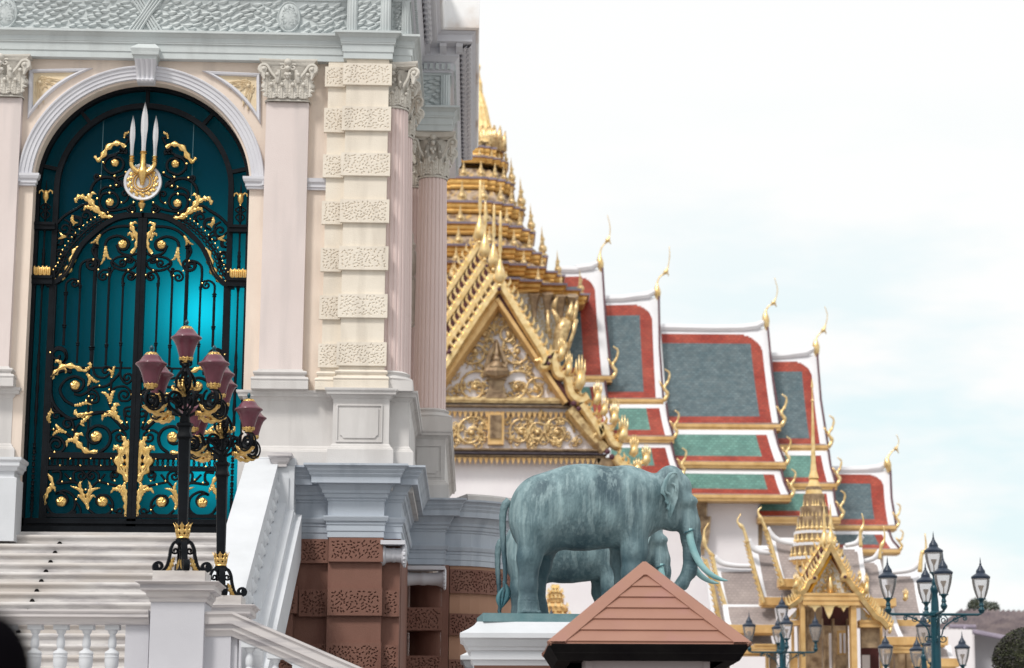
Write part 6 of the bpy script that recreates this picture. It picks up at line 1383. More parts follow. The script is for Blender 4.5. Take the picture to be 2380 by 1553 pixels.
# ---- the spire: redented tiers shrinking upwards
YS = 116.0
xs0 = X(1090, 400, YS)
def redent(w):
    q = [(1, .42), (.92, .42), (.92, .60), (.80, .60), (.80, .80), (.60, .80), (.60, .92), (.42, .92), (.42, 1)]
    o = []
    for sx_, sy_, rev in ((1, 1, 0), (-1, 1, 1), (-1, -1, 0), (1, -1, 1)):
        p = [(x * w * sx_, y * w * sy_) for x, y in q]; o += p[::-1] if rev else p
    return o
def rlayer(m, cx, cy, prof, mats=None):
    rows = [[(cx + x, cy + y, z) for x, y in redent(w)] for w, z in prof]
    for i in range(len(rows) - 1): m.grid([rows[i], rows[i + 1]], True, mat=(mats[i] if mats else 0))
TIERS = [(1363, 681, 672), (1308, 638, 630), (1270, 594, 585), (1242, 540, 530), (1217, 487, 478), (1194, 430, 418), (1181, 380, 370), (1170, 353, 344)]
sp_o = thing('spire_dummy', (0, 0, 0), None) if False else None
spire = M(); tierobjs = []
ant = M()
ant.add([(-.22, 0, 0), (.22, 0, 0), (.26, 0, .28), (.12, 0, .5), (.05, 0, .85), (0, 0, 1.15), (-.05, 0, .85), (-.12, 0, .5), (-.26, 0, .28), (0, -.14, .3), (0, -.05, .8)], [(0, 1, 9), (1, 2, 9), (2, 3, 9), (3, 4, 10, 9), (4, 5, 10), (5, 6, 10), (6, 7, 9, 10), (7, 8, 9), (8, 0, 9)])
ant.ball((0, -.05, .25), .17, 8); ant.ball((0, -.04, .62), .09, 6); ant.lathe([(.22, -.02), (.22, .06), (.12, .1)], (0, 0, 0), 8)
for i in range(1, len(TIERS)):
    pass
prev = None; zs_ = []
for i, (xr, yb_, yt_) in enumerate(TIERS):
    w_ = X(xr, yb_, YS - 0) - xs0; w_ *= .985; yfront = YS - w_; zt_ = Z(xr - 25, (yb_ + yt_) / 2, YS - w_ * .5); zs_.append((w_, zt_))
for i, (w_, z0) in enumerate(zs_):
    wn, zn = zs_[i + 1] if i + 1 < len(zs_) else (w_ * .84, z0 + 1.0)
    h = zn - z0; s = min(1, h / 1.1) ; m = M()
    r = .16 * s
    rlayer(m, xs0, YS, [(w_ * .90, z0 - .62 * s), (w_ * .97, z0 - .60 * s), (w_ * .985, z0 - .50 * s), (w_ * .965, z0 - .40 * s), (w_ * .99, z0 - .36 * s), (w_ * 1.0, z0 - .24 * s), (w_ * .985, z0 - .14 * s), (w_ * 1.02, z0 - .12 * s), (w_ * 1.03, z0 - .02 * s), (w_ * .98, z0), (w_ * .93, z0 + .02), (wn * .93, zn - .66 * s), (wn * .9, zn - .6 * s)], [0, 0, 0, 0, 0, 0, 0, 1, 1, 1, 2, 2])
    t_o = B('spire_tier', m, ['giltrim', 'purplegrey', 'spirebody'], hall)
    if i == 0: base_ant = None
    pts = redent(w_ * .95); cand = []
    for x, y in ((-.12, -.98), (.28, -.98), (.60, -.82), (.80, -.62), (.97, -.38), (.97, .1), (.86, .52)):
        cand.append((x * w_ * .97, y * w_ * .97, math.atan2(y, x)))
    for x, y, a in cand:
        if xs0 + x < X(1030, 500, YS - w_) : continue
        if base_ant is None: base_ant = B('antefix', ant, 'giltold', t_o, world=False, smooth=40); o = base_ant
        else: o = base_ant.copy(); COL.objects.link(o); o.parent = t_o
        o.location = Vector((xs0 + x, YS + y, z0)) - wloc(t_o); o.rotation_euler = (0, 0, a + PI / 2); k = min(1.3, .8 * h) * (1.35 if abs(x) > .8 * w_ else .85); o.scale = (k, k, k)
# ribbed bell and needle
wl, zl_top = zs_[-1]; m = M(); y_ = YS
pf = [(1168, 343), (1150, 322), (1146, 305), (1140, 285), (1133, 250), (1126, 225), (1122, 212), (1121, 190), (1117, 178), (1114, 160), (1117, 150), (1112, 140), (1109, 122), (1106, 98), (1103, 60), (1099, 20), (1095, -80)]
prof = [(max(.05, X(a, b, YS) - xs0), Z(a, b, YS - .5)) for a, b in pf]
rows = [[(xs0 + r * q[0], YS + r * q[1], z) for q in redent(1)] for r, z in prof]; m.grid(rows, True)
sb = B('spire_bell', m, 'giltcream', hall)
m = M()
for x, y, sc in ((1135, 338, 1.4), (1150, 333, 1.2), (1162, 342, 1.1), (1120, 335, 1.2), (1108, 338, 1.4), (1094, 336, 1.2)):
    p = P(x, y, YS - 1.2)
    for dx in (-.2, 0, .2): m.tube([p + Vector((dx, 0, -.2)), p + Vector((dx, 0, .3 * sc)), p + Vector((dx * 1.3, 0, .75 * sc))], [.15, .13, .02], 6)
B('spire_crown', m, 'giltold', sb, smooth='all')
# cella below the spire with garuda brackets
m = M(); w_ = zs_[0][0] * .80; z0 = zs_[0][1]; rlayer(m, xs0, YS, [(w_, z0 - 12), (w_, z0 - 1.2), (w_ * 1.1, z0 - .5)]); B('cella', m, 'silvermosaic', hall)
for (x, y0, y1) in ((1242, 685, 740), (1272, 685, 745), (1303, 690, 760), (1330, 690, 740)):
    m = M(); a, b = P(x, y0, YS - w_ - .1), P(x, y1, YS - w_ - .1); m.tube([a + Vector((0, -.3, 0)), a * .5 + b * .5, b], [.3, .16, .1], 6); B('bracket', m, 'giltdark', hall, smooth=True)
# winged guardian figure at the corner
m = M(); G_ = lambda x, y: P(*S1(x, y), YS - w_ - .9)
for pts, rs in (([(1140, 1560), (1170, 1440), (1190, 1360), (1230, 1300)], [.25, .35, .38, .3]), ([(1230, 1300), (1255, 1230), (1262, 1180), (1265, 1135)], [.2, .2, .12, .02]), ([(1100, 1200), (1130, 1260), (1170, 1350)], [.1, .12, .2]), ([(1145, 1090), (1120, 1140), (1105, 1190)], [.05, .1, .14]), ([(1310, 1130), (1300, 1200), (1290, 1280), (1230, 1310)], [.04, .12, .1, .12]), ([(1300, 1290), (1280, 1400), (1250, 1480), (1230, 1560)], [.12, .1, .1, .08]), ([(1060, 1210), (1060, 1330), (1075, 1450)], [.08, .1, .08]), ([(1170, 1480), (1160, 1560)], [.3, .1]), ([(1200, 1490), (1210, 1590)], [.2, .1])):
    m.tube([tuple(G_(*p)) for p in pts], rs, 7)
B('guardian_figure', m, 'giltold', hall, smooth='all')

# ---- front gable
YGb = 103.0
W2 = lambda x, y, d=0: P(*S2(x, y), YGb + d)
m = M(); m.add([W2(620, -330), W2(-200, 640), W2(1300, 640), W2(-200, 1200), W2(1560, 1090), W2(1560, 1200)], [(0, 1, 2)]);
def filigree(m, inside, n, rmin, rmax, Y, seed):
    rnd = random.Random(seed); k = 0
    while k < n:
        x, y = rnd.uniform(-180, 1500), rnd.uniform(-300, 1080)
        if not inside(x, y): continue
        k += 1; p = P(*S2(x, y), Y); r = rnd.uniform(rmin, rmax); a0 = rnd.uniform(0, 6.3); sg = rnd.choice((-1, 1))
        sp = [(p.x + r * (1 - i / 16) * math.cos(a0 + sg * i * .55), Y, p.z + r * (1 - i / 16) * math.sin(a0 + sg * i * .55)) for i in range(15)]; m.tube(sp, [.022 + .025 * (i / 14) for i in range(15)], 5)
        for q in range(2):
            j = rnd.randrange(2, 9); b = Vector(sp[j]); dd = Vector((rnd.uniform(-1, 1), 0, rnd.uniform(-1, 1))).normalized() * r * .55; m.tube([b, b + dd * .5 + Vector((0, -.05, 0)), b + dd], [.05, .04, .01], 5)
tym = thing('x', (0, 0, 0), None) if False else None
m = M(); a, b, c = P(1161, 672, YGb + .5), P(960, 945, YGb + .5), P(1325, 945, YGb + .5); m.poly([a, b, c], (0, .3, 0)); d_ = [P(*p, YGb + .5) for p in ((960, 945), (1325, 945), (1415, 1045), (960, 1045))]; m.poly([d_[0] + Vector((0, .02, 0)), d_[1] + Vector((0, .02, 0)), d_[2] + Vector((0, .02, 0)), d_[3] + Vector((0, .02, 0))], (0, .3, 0))
pedi = B('pediment', m, 'whitewall', hall)
m = M(); tri = lambda x, y: y < 625 and y > -190 and abs(x - 600) < (y + 215) * .73 - 10 and x > 165
filigree(m, tri, 100, .14, .34, YGb + .42, 5); filigree(m, lambda x, y: 785 < y < 1040 and 190 < x < 1130 + (y - 785) * 1.15 and not 520 < x < 700, 95, .13, .3, YGb + .42, 6)
for X0, Y0_, r in ((430, 230, .95), (800, 230, .95), (430, 540, .85), (790, 540, .85), (510, 90, .5), (720, 90, .5), (960, 560, .6), (830, 930, .7), (1140, 930, .75), (400, 930, .8), (970, 930, .5)):
    p = P(*S2(X0, Y0_), YGb + .4); sp = [(p.x + r * (1 - i / 26) * math.cos(i * .42), p.y, p.z + r * (1 - i / 26) * math.sin(i * .42)) for i in range(25)]; m.tube(sp, .055, 6); m.ball((p.x, p.y - .05, p.z), .12, 8)
B('gilt_scrollwork', m, 'giltold', pedi, smooth='all')
m = M()    # dark enthroned figure and its niche
p0 = P(*S2(612, 640), YGb + .3); k_ = .2694 / F * YGb * 1.03
at = lambda x, y, d=0: (p0.x + (x - 612) * k_, p0.y - d, p0.z + (640 - y) * k_)
for w_, y0, y1, d in ((88, 640, 610, .25), (78, 610, 590, .2), (85, 590, 575, .22), (62, 575, 480, .12), (84, 480, 455, .25), (96, 455, 425, .3)): m.box(at(612 - w_, 0)[0], at(612 + w_, 0)[0], p0.y - d, p0.y + .1, at(0, y0)[2], at(0, y1)[2])
m.tube([at(530, 415, .3), at(612, 425, .45), at(700, 415, .3)], [.18, .3, .18], 8); m.tube([at(612, 425, .3), at(612, 370, .35), at(612, 330, .35)], [.3, .34, .2], 8); m.ball(at(612, 310, .35), .18, 8); m.tube([at(612, 300, .3), at(612, 230, .3), at(612, 150, .2)], [.14, .08, .01], 6)
m.tube([at(580, 350, .3), at(540, 385, .35), at(575, 415, .45)], .1, 6); m.tube([at(645, 350, .3), at(690, 370, .3), at(700, 330, .3)], .1, 6)
for s in (-1, 1): m.tube([at(612 + s * 95, 450, .1), at(612 + s * 60, 280, .1), at(612, 130, .1)], [.12, .12, .05], 5)
B('enthroned_figure', m, 'giltdark', pedi, smooth=40)
m = M(); m.box(at(545, 0)[0], at(682, 0)[0], YGb + .12, YGb + .5, at(0, 1035)[2], at(0, 765)[2]); wf = B('niche_window', m, 'giltroof', pedi)
m = M(); m.box(at(562, 0)[0], at(660, 0)[0], YGb + .06, YGb + .2, at(0, 985)[2], at(0, 785)[2])
for i in range(7): m.box(at(570 + i * 13, 0)[0], at(574 + i * 13, 0)[0], YGb + .03, YGb + .07, at(0, 980)[2], at(0, 790)[2])
B('niche_grille', m, 'giltdark', wf)
# beams
def beam(x0, x1, y0, y1, d, mat, name='beam', dep=.6):
    a, b = P(x0, y0, YGb + d), P(x1, y1, YGb + d); m = M(); zt, zb = a.z, b.z; n = 3
    for i in range(n): m.box(a.x, b.x - .04 * i, YGb + d - .1 * (i % 2) + .003 * i, YGb + dep, zb + (zt - zb) * i / n, zb + (zt - zb) * (i + 1) / n)
    return B(name, m, mat, pedi)
beam(960, 1330, 921, 938, .1, 'giltold'); beam(960, 1345, 940, 948, .2, 'giltdark'); beam(960, 1410, 1040, 1050, .15, 'giltdark'); beam(960, 1412, 1051, 1056, .0, 'purplegrey'); beam(960, 1410, 1056, 1064, .1, 'giltdark')
m = M(); x = X(1000, 1065, YGb + .1); k = 0
while x < X(1395, 1065, YGb + .1):
    z = Z(1200, 1064, YGb + .1); m.add([(x, YGb + .1, z), (x + .2, YGb + .1, z), (x + .1, YGb + .1, z - .28), (x, YGb + .3, z), (x + .2, YGb + .3, z), (x + .1, YGb + .3, z - .28)], [(0, 1, 2), (3, 5, 4), (0, 2, 5, 3), (1, 4, 5, 2)])
    z2 = Z(1200, 957, YGb + .3); m.add([(x, YGb + .3, z2), (x + .2, YGb + .3, z2), (x + .1, YGb + .3, z2 - .3), (x, YGb + .45, z2), (x + .2, YGb + .45, z2), (x + .1, YGb + .45, z2 - .3)], [(0, 1, 2), (3, 5, 4), (0, 2, 5, 3), (1, 4, 5, 2)]); x += .23
B('lambrequin', m, 'giltroof', pedi)
m = M(); m.box(X(960, 1200, YGb + .6), X(1392, 1200, YGb + .6), YGb + .6, YGb + 14, 0, Z(1200, 1040, YGb + .6)); B('porch_wall', m, 'whitewall', hall)
# barge boards: four nested gables stepping back; each a thick waved board with serrated crest
def board(pts, wd, Y, dep, mat, crest=0, name='bargeboard', k=6, flip=1):
    sp = spline([tuple(P(x, y, Y)) for x, y in pts], k); m = M(); rows = []; n = len(sp)
    for i, p in enumerate(sp):
        d = sp[min(n - 1, i + 1)] - sp[max(0, i - 1)]; nn = np.array((-d[2], 0, d[0])); nn = nn / (np.linalg.norm(nn) + 1e-9) * wd / 2 * flip
        rows.append([tuple(p + nn + np.array((0, -.0, 0))), tuple(p + nn * .5 - np.array((0, dep * .3, 0))), tuple(p - nn * .5 - np.array((0, dep * .3, 0))), tuple(p - nn), tuple(p - nn + np.array((0, dep, 0))), tuple(p + nn + np.array((0, dep, 0)))])
    m.grid(rows, True)
    if crest:
        L_ = 0; last = np.array(sp[0])
        for i in range(1, n):
            p0_, p1_ = sp[i - 1], sp[i]; seg = np.linalg.norm(p1_ - p0_); d = (p1_ - p0_) / (seg + 1e-9); nn = np.array((-d[2], 0, d[0])) * flip; s = 0
            while L_ < seg:
                b = p0_ + d * L_ + nn * wd * .45; m.tube([b, b + nn * crest * .6 - d * crest * .25, b + nn * crest * .9 - d * crest * .9], [.075, .06, .01], 5); L_ += .34
            L_ -= seg
    return B(name, m, mat, hall, smooth=40)
GR = [[(1161, 655), (1215, 745), (1266, 828), (1262, 850), (1272, 848), (1284, 822), (1296, 868), (1318, 876), (1330, 915), (1350, 930), (1368, 922)],
      [(1352, 940), (1372, 968), (1392, 1000), (1400, 1010), (1398, 990), (1412, 1005), (1428, 1030), (1446, 1036)],
      [(1430, 1060), (1445, 1078), (1470, 1092)]]
board(GR[0], .46, YGb - .4, .5, 'giltcream', .3); board(GR[1], .42, YGb - .4, .5, 'giltcream', .3); board(GR[2], .4, YGb - .4, .5, 'giltcream', .25)
board([(1160, 688), (1238, 803), (1308, 908), (1330, 940)], .34, YGb + .1, 1.2, 'maroon', name='soffit_board'); board([(1155, 697), (1228, 806), (1296, 908), (1316, 938)], .30, YGb - .02, 1.0, 'giltroof', name='soffit_board'); board([(1325, 950), (1370, 1005), (1408, 1045)], .6, YGb + .1, .8, 'giltold', name='soffit_board')
board([(1161, 660), (1100, 750), (1060, 812), (1030, 860), (1000, 905)], .40, YGb - .4, .5, 'giltcream', .3, flip=-1)
board([(1158, 700), (1110, 770), (1050, 855), (1000, 930)], .5, YGb + .15, 1.2, 'giltroof', name='soffit_board', flip=-1)
for i, (x, y) in enumerate(((1147, 618), (1127, 588), (1116, 545))):
    d = 2.2 + 2.4 * i
    board([(x, y + 20), (x - 60, y + 112), (x - 125, y + 205), (x - 160, y + 260)], .42, YGb + d, .5, 'giltcream', .36, flip=-1)
    board([(x + 6, y + 42), (x - 54, y + 135), (x - 130, y + 240)], .40, YGb + d + .3, 1.2, 'maroon', name='soffit_board', flip=-1)
    m = M(); a, b, c = P(x, y + 25, YGb + d + 1), P(x - 170, y + 280, YGb + d + 1), P(x, y + 280, YGb + d + 1); 
for i, (x, y, yt) in enumerate(((1162, 640, 490), (1147, 603, 475), (1127, 580, 468), (1115, 540, 418))):
    Y_ = YGb - .5 + 2.3 * i; p = P(x, y, Y_); k_ = Y_ / F; H_ = (y - yt) * k_ * 1.02
    m = M(); m.lathe([(.02, -22 * k_), (8 * k_, -18 * k_), (12.5 * k_, -8 * k_), (13 * k_, 0), (10 * k_, 14 * k_), (6 * k_, 26 * k_), (3 * k_, 38 * k_), (2 * k_, 44 * k_), (2.8 * k_, 48 * k_), (2 * k_, 52 * k_), (4.5 * k_, 60 * k_), (3.4 * k_, H_ * .75), (2.6 * k_, H_), (.01, H_ + .1)], tuple(p), 12)
    m.ball(tuple(p + Vector((0, -.1, -26 * k_))), 5 * k_, 8); B('apex_finial', m, 'giltcream', hall, smooth=50)
# naga heads along the boards: clusters of flame fingers
def naga(x, y, h, Y, mat='giltcream', par=hall, w_=1.0, n=4, name='naga_finial'):
    p = P(x, y, Y); k_ = Y / F; m = M(); m.tube([p + Vector((-6 * k_ * w_, 0, 0)), p + Vector((0, -.05, h * .18 * k_)), p + Vector((2 * k_, 0, h * .5 * k_))], [8 * k_ * w_, 10 * k_ * w_, 7 * k_ * w_], 8)
    for i in range(n):
        dx = (i - (n - 1) / 2) * 5.6 * w_ * k_; hh = h * (1 - .12 * abs(i - (n - 1) / 2)) * k_; m.tube([p + Vector((dx * .6, 0, h * .3 * k_)), p + Vector((dx, -.04, hh * .65)), p + Vector((dx * 1.02, 0, hh))], [2.9 * k_ * w_, 2.3 * k_ * w_, .9 * k_ * w_], 6)
    return B(name, m, mat, par, smooth='all')
for x, y, h, w_ in ((1305, 835, 62, .8), (1322, 872, 62, .8), (1349, 905, 88, 1.2), (1389, 940, 62, 1.0), (1405, 965, 50, .9), (1428, 985, 58, 1.0), (1449, 1025, 66, 1.1), (1474, 1060, 54, 1.0), (1502, 1080, 52, 1.0), (1482, 1098, 38, 1.0)): naga(x, y, h, YGb - .6, w_=w_)
for x, y, r in ((1278, 830, 5), (1275, 845, 5), (1334, 938, 7), (1345, 950, 6), (1412, 1050, 7), (1422, 1062, 7), (1160, 672, 5), (1131, 618, 4), (1044, 818, 6)):
    m = M(); m.ball(tuple(P(x, y, YGb - .7)), r * YGb / F, 8); B('purlin_end', m, 'plumdark', hall, smooth=True)
m = M(); a, b = P(1385, 1064, YGb + .2), P(1430, 1090, YGb + .2); m.box(a.x, b.x, YGb + .1, YGb + 3, b.z - 1.2, a.z); B('eave_bracket', m, 'giltdark', hall)

# ================================================================ golden pavilion
YV = 73.0
pav = thing('pavilion', (P(1900, 1500, YV).x, YV, 0), 'small golden open pavilion with needle spire, pale tiled wings and upturned finials', 'pavilion')
V = lambda x, y, d=0: P(1772 + x * .3076, 1075 + y * .3076, YV + d)
kv = YV / F
GT = ['white', 'white', 'tiles_grey']
def vroof(pts, d, wl=0, wr=0, top=4, rd=22, dep=1.6, mirror=False):
    q = [P(*p, YV + d + (dep if i < 2 else 0)) for i, p in enumerate(pts)]
    m = M(); roof_sheet(m, *q, wr * kv, .02, .02, top * kv * 1.3, .02, rnd=rd * kv if wr else 0, sag=.12, left=bool(wl), w_left=wl * kv, ns=40, nt=26, thick=.15); o = B('roof_tier', m, GT, pav)
    m = M(); bl_, br_ = q[3], q[2]; m.box(min(bl_.x, br_.x) - .05, max(bl_.x, br_.x) + .08, YV + d - .15, YV + d + .3, bl_.z - .26, bl_.z - .01); m.box(min(bl_.x, br_.x), max(bl_.x, br_.x), YV + d - .08, YV + d + .3, bl_.z - .32, bl_.z - .262); B('eave_beam', m, 'giltroof', o)
    return o, q
def vhorn(pts, d=0, r=.036): m = M(); px_tube(m, pts, 0, 0, YV + d, 7, 6, prof=lambda t: r * (1.7 - 1.3 * t) + .03 * math.exp(-((t - .45) / .08) ** 2)); B('horn_finial', m, 'giltcream', pav, smooth='all')
def ridge(pts, d, r=.10): m = M(); px_tube(m, pts, r, r * .7, YV + d, 7, 6); B('ridge_crest', m, 'white', pav, smooth='all')
def vbarge(pts, d, par, w_=.13): 
    m = M(); sp = spline([tuple(P(x, y, YV + d)) for x, y in pts], 6); m.tube(sp, w_ / 2, 6)
    for i in range(0, len(sp), 1): m.tube([sp[i] + np.array((-.05, -.05, -.02)), sp[i] + np.array((-.14, -.05, .07))], [.035, .01], 4)
    B('bargeboard', m, 'giltcream', par, smooth=40)
# left wings, outermost first
o, q = vroof([(1660, 1320), (1782, 1318), (1800, 1440), (1690, 1440)], 3.0, wl=12, top=9); vbarge([(1655, 1290), (1668, 1350), (1690, 1420)], 2.7, o); vhorn([(1660, 1295), (1640, 1270), (1637, 1235), (1648, 1215)], 2.7)
ridge([(1660, 1295), (1680, 1310), (1720, 1316), (1790, 1316)], 4.4)
o, q = vroof([(1745, 1268), (1850, 1268), (1860, 1388), (1770, 1388)], 1.7, wl=13, top=8); vbarge([(1737, 1262), (1752, 1320), (1775, 1400)], 1.3, o); vhorn([(1738, 1265), (1722, 1235), (1726, 1215), (1734, 1202)] if 0 else [(1738, 1262), (1728, 1230), (1714, 1212), (1722, 1194)], 1.2); ridge([(1738, 1255), (1755, 1278), (1790, 1286), (1850, 1286)], 2.6)
o, q = vroof([(1787, 1250), (1880, 1250), (1890, 1345), (1812, 1345)], .8, wl=12, top=8); vbarge([(1782, 1235), (1800, 1295), (1820, 1360)], .4, o); vhorn([(1782, 1235), (1772, 1212), (1762, 1190), (1770, 1178)], .3); ridge([(1782, 1228), (1800, 1250), (1830, 1262), (1880, 1266)], 1.8)
o, q = vroof([(1680, 1405), (1800, 1405), (1810, 1452), (1690, 1452)], 1.0, wl=10, top=7)
o, q = vroof([(1640, 1328), (1690, 1328), (1730, 1500), (1665, 1500)], 3.6, wl=8, top=6); vbarge([(1640, 1300), (1655, 1360), (1672, 1440)], 3.2, o)
vroof([(1680, 1465), (1790, 1465), (1800, 1500), (1690, 1500)], .6, wl=8, top=6)
# right wings
o, q = vroof([(1960, 1268), (2003, 1268), (2022, 1388), (1980, 1388)], .9, wr=10, top=8); vhorn([(2001, 1272), (2000, 1240), (2007, 1215), (2003, 1193)], .5); ridge([(2003, 1245), (1990, 1262), (1965, 1268)], 1.6)
o, q = vroof([(2005, 1300), (2045, 1300), (2075, 1390), (2015, 1390)], 1.6, wr=10, top=8); vhorn([(2045, 1300), (2047, 1275), (2056, 1250), (2053, 1222)], 1.3); ridge([(2046, 1280), (2030, 1298), (2000, 1306)], 2.5)
o, q = vroof([(2060, 1330), (2135, 1330), (2156, 1440), (2075, 1440)], 2.8, wr=14, top=9); vhorn([(2138, 1330), (2142, 1290), (2152, 1275), (2150, 1240)], 2.5, .045); ridge([(2138, 1308), (2115, 1325), (2060, 1332)], 4.0)
o, q = vroof([(2020, 1405), (2075, 1405), (2100, 1480), (2040, 1480)], .9, wr=10, top=7); o, q = vroof([(2075, 1440), (2165, 1440), (2195, 1480), (2085, 1480)], 1.4, wr=14, top=8); naga(2150, 1520, 34, YV + .9, par=pav, w_=.6); naga(2105, 1395, 30, YV + .2, par=pav, w_=.6)
o, q = vroof([(2060, 1500), (2210, 1500), (2220, 1530), (2070, 1530)], .8, wr=10, top=8)
# needle spire with tiers
px_c = X(1893, 1250, YV + 2); YC = YV + 2
TV = [(1953, 1292), (1943, 1260), (1936, 1232), (1928, 1208), (1919, 1180), (1912, 1163)]
antv = base_ant
for i, (xr, y) in enumerate(TV):
    w_ = (xr - 1891) * kv * 1.02; z = Z(1893, y, YC - w_); h = .42 if i else .5; m = M()
    rlayer(m, px_c, YC, [(w_ * .8, z - .32), (w_ * .96, z - .28), (w_ * .98, z - .20), (w_ * 1.0, z - .18), (w_ * 1.0, z - .11), (w_ * 1.04, z - .09), (w_ * 1.04, z), (w_ * .88, z + .01), (w_ * .86, z + .45), (w_ * .7, z + .46)], [0, 0, 0, 0, 2, 1, 1, 3, 3])
    t_o = B('spire_tier', m, ['giltroof', 'white', 'giltcream', 'giltdark'], pav)
    for x, y2 in ((-.96, -.3), (-.86, -.55), (-.7, -.74), (-.5, -.88), (-.25, -.98), (0, -1), (.25, -.98), (.5, -.88), (.7, -.74), (.86, -.55), (.96, -.3)):
        if i > 3 and abs(x) in (.86, .5): continue
        o = antv.copy(); o.data = antv.data; COL.objects.link(o); o.parent = t_o; o.location = Vector((px_c + x * w_ * .96, YC + y2 * w_ * .96, z)) - wloc(t_o); o.rotation_euler = (0, 0, math.atan2(y2, x) + PI / 2); k = .30 if i < 3 else .24; o.scale = (k, k, k)
        o.material_slots[0].link = 'OBJECT'; o.material_slots[0].material = MATS['giltcream']
m = M(); wb = 22 * kv; zq = Z(1893, 1160, YC - wb)
pf = [(1912, 1160), (1909, 1140), (1902, 1119), (1900, 1116), (1903, 1112), (1898, 1095), (1896, 1075), (1895, 1040), (1894, 1000), (1893, 960), (1892.5, 935), (1894.5, 932), (1891.5, 928), (1891, 890)]
rows = [[(px_c + r * a, YC + r * b, z) for a, b in redent(1)] for r, z in [(max(.02, (x - 1890.5) * kv), Z(1893, y, YC)) for x, y in pf]]; m.grid(rows, True); m.tube([(px_c, YC, Z(1893, 900, YC)), (px_c, YC, Z(1893, 880, YC))], [.05, .01], 5)
B('spire_needle', m, 'giltcream', pav)
m = M(); w_ = 62 * kv; rlayer(m, px_c, YC, [(w_ * .6, 3), (w_ * .72, Z(1893, 1380, YC)), (w_ * .75, Z(1893, 1310, YC)), (w_ * .95, Z(1893, 1296, YC))]); B('spire_drum', m, 'giltdark', pav)
for r_ in range(2):
    for i in range(6): 
        o = antv.copy(); COL.objects.link(o); o.parent = pav; o.name = 'garuda_bracket'; o.location = Vector((px_c - w_ * .8 + i * w_ * .22, YC - w_ * .84, Z(1893, 1340 + 28 * r_, YC - w_))) - wloc(pav); o.scale = (.5, .5, .5)
# front gable of the pavilion
YP = YV - 1.4
Vp = lambda x, y, d=0: P(1772 + x * .3076, 1075 + y * .3076, YP + d)
m = M(); m.poly([Vp(515, 690, .3), Vp(345, 985, .3), Vp(690, 985, .3)], (0, .15, 0)); pm = B('pediment', m, 'silvermosaic', pav)
m = M(); rnd = random.Random(9)
k = 0
while k < 24:
    x, y = rnd.uniform(350, 690), rnd.uniform(720, 980)
    if abs(x - 515) > (y - 690) * .58 - 12: continue
    k += 1; p = Vp(x, y, .26); r = rnd.uniform(.07, .16); m.tube([(p.x + r * (1 - i / 10) * math.cos(i * .7 + k), p.y, p.z + r * (1 - i / 10) * math.sin(i * .7 + k)) for i in range(9)], .014, 5)
m.tube([Vp(515, 985, .15), Vp(515, 930, .12), Vp(512, 890, .12), Vp(515, 830, .2)], [.09, .08, .05, .01], 8); B('gilt_scrollwork', m, 'giltcream', pm, smooth='all')
def pboard(pts, wd, d, mat, crest, flip=1, name='bargeboard', dep=.3):
    sp = spline([tuple(Vp(x, y, d)) for x, y in pts], 6); m = M(); rows = []; n = len(sp)
    for i, p in enumerate(sp):
        dd = sp[min(n - 1, i + 1)] - sp[max(0, i - 1)]; nn = np.array((-dd[2], 0, dd[0])); nn = nn / (np.linalg.norm(nn) + 1e-9) * wd / 2 * flip
        rows.append([tuple(p + nn), tuple(p + nn * .4 - np.array((0, .08, 0))), tuple(p - nn), tuple(p - nn + np.array((0, dep, 0))), tuple(p + nn + np.array((0, dep, 0)))])
        if crest and i % 2 == 0: m.tube([p + nn * .8, p + nn * 1.5 + np.array((0, 0, .07)), p + nn * 1.8 + np.array((0, 0, .16))], [.045, .035, .01], 5)
    m.grid(rows, True); B(name, m, mat, pav, smooth=40)
pboard([(518, 620), (590, 760), (625, 830), (620, 870), (650, 880), (700, 950), (750, 1000), (790, 960)], .19, -.1, 'giltcream', 1); pboard([(518, 620), (440, 770), (390, 850), (395, 880), (350, 900), (320, 960), (270, 990), (245, 945)], .19, -.1, 'giltcream', 1, -1)
pboard([(515, 680), (600, 820), (700, 985)], .12, .12, 'maroon', 0, dep=.7, name='soffit_board'); pboard([(515, 705), (440, 830), (350, 985)], .12, .12, 'yellow', 0, -1, dep=.5, name='soffit_board')
pboard([(520, 700), (600, 835)], .1, .2, 'yellow', 0, dep=.3, name='soffit_board')
pboard([(740, 1010), (790, 1070), (840, 1130), (860, 1160), (910, 1190), (960, 1250)], .18, -.1, 'giltcream', 1); pboard([(300, 1010), (260, 1050), (200, 1090)], .18, -.1, 'giltcream', 1, -1)
pboard([(470, 640), (400, 770), (310, 910)], .16, .5, 'maroon', 0, -1, dep=.8, name='soffit_board'); pboard([(460, 620), (370, 760), (280, 920)], .22, .7, 'giltcream', 1, -1)
for x, y, h, w_ in ((787, 985, 50, .55), (255, 950, 40, .6), (735, 900, 30, .4), (965, 1290, 30, .4)): 
    o = naga(1772 + x * .3076, 1075 + y * .3076, h, YP - .2, par=pav, w_=w_)
for x, y in ((395, 872), (625, 865)): m = M(); m.ball(tuple(Vp(x, y, -.2)), .055, 8); B('purlin_end', m, 'plumdark', pav, smooth=True)
for x in (518, 470): m = M(); p = Vp(x, 615, 0 if x == 518 else .6); m.lathe([(.02, -.2), (.15, -.05), (.16, .05), (.08, .3), (.04, .42), (.04, .8), (.01, 1.2)], tuple(p), 10); B('apex_finial', m, 'giltcream', pav, smooth=50)
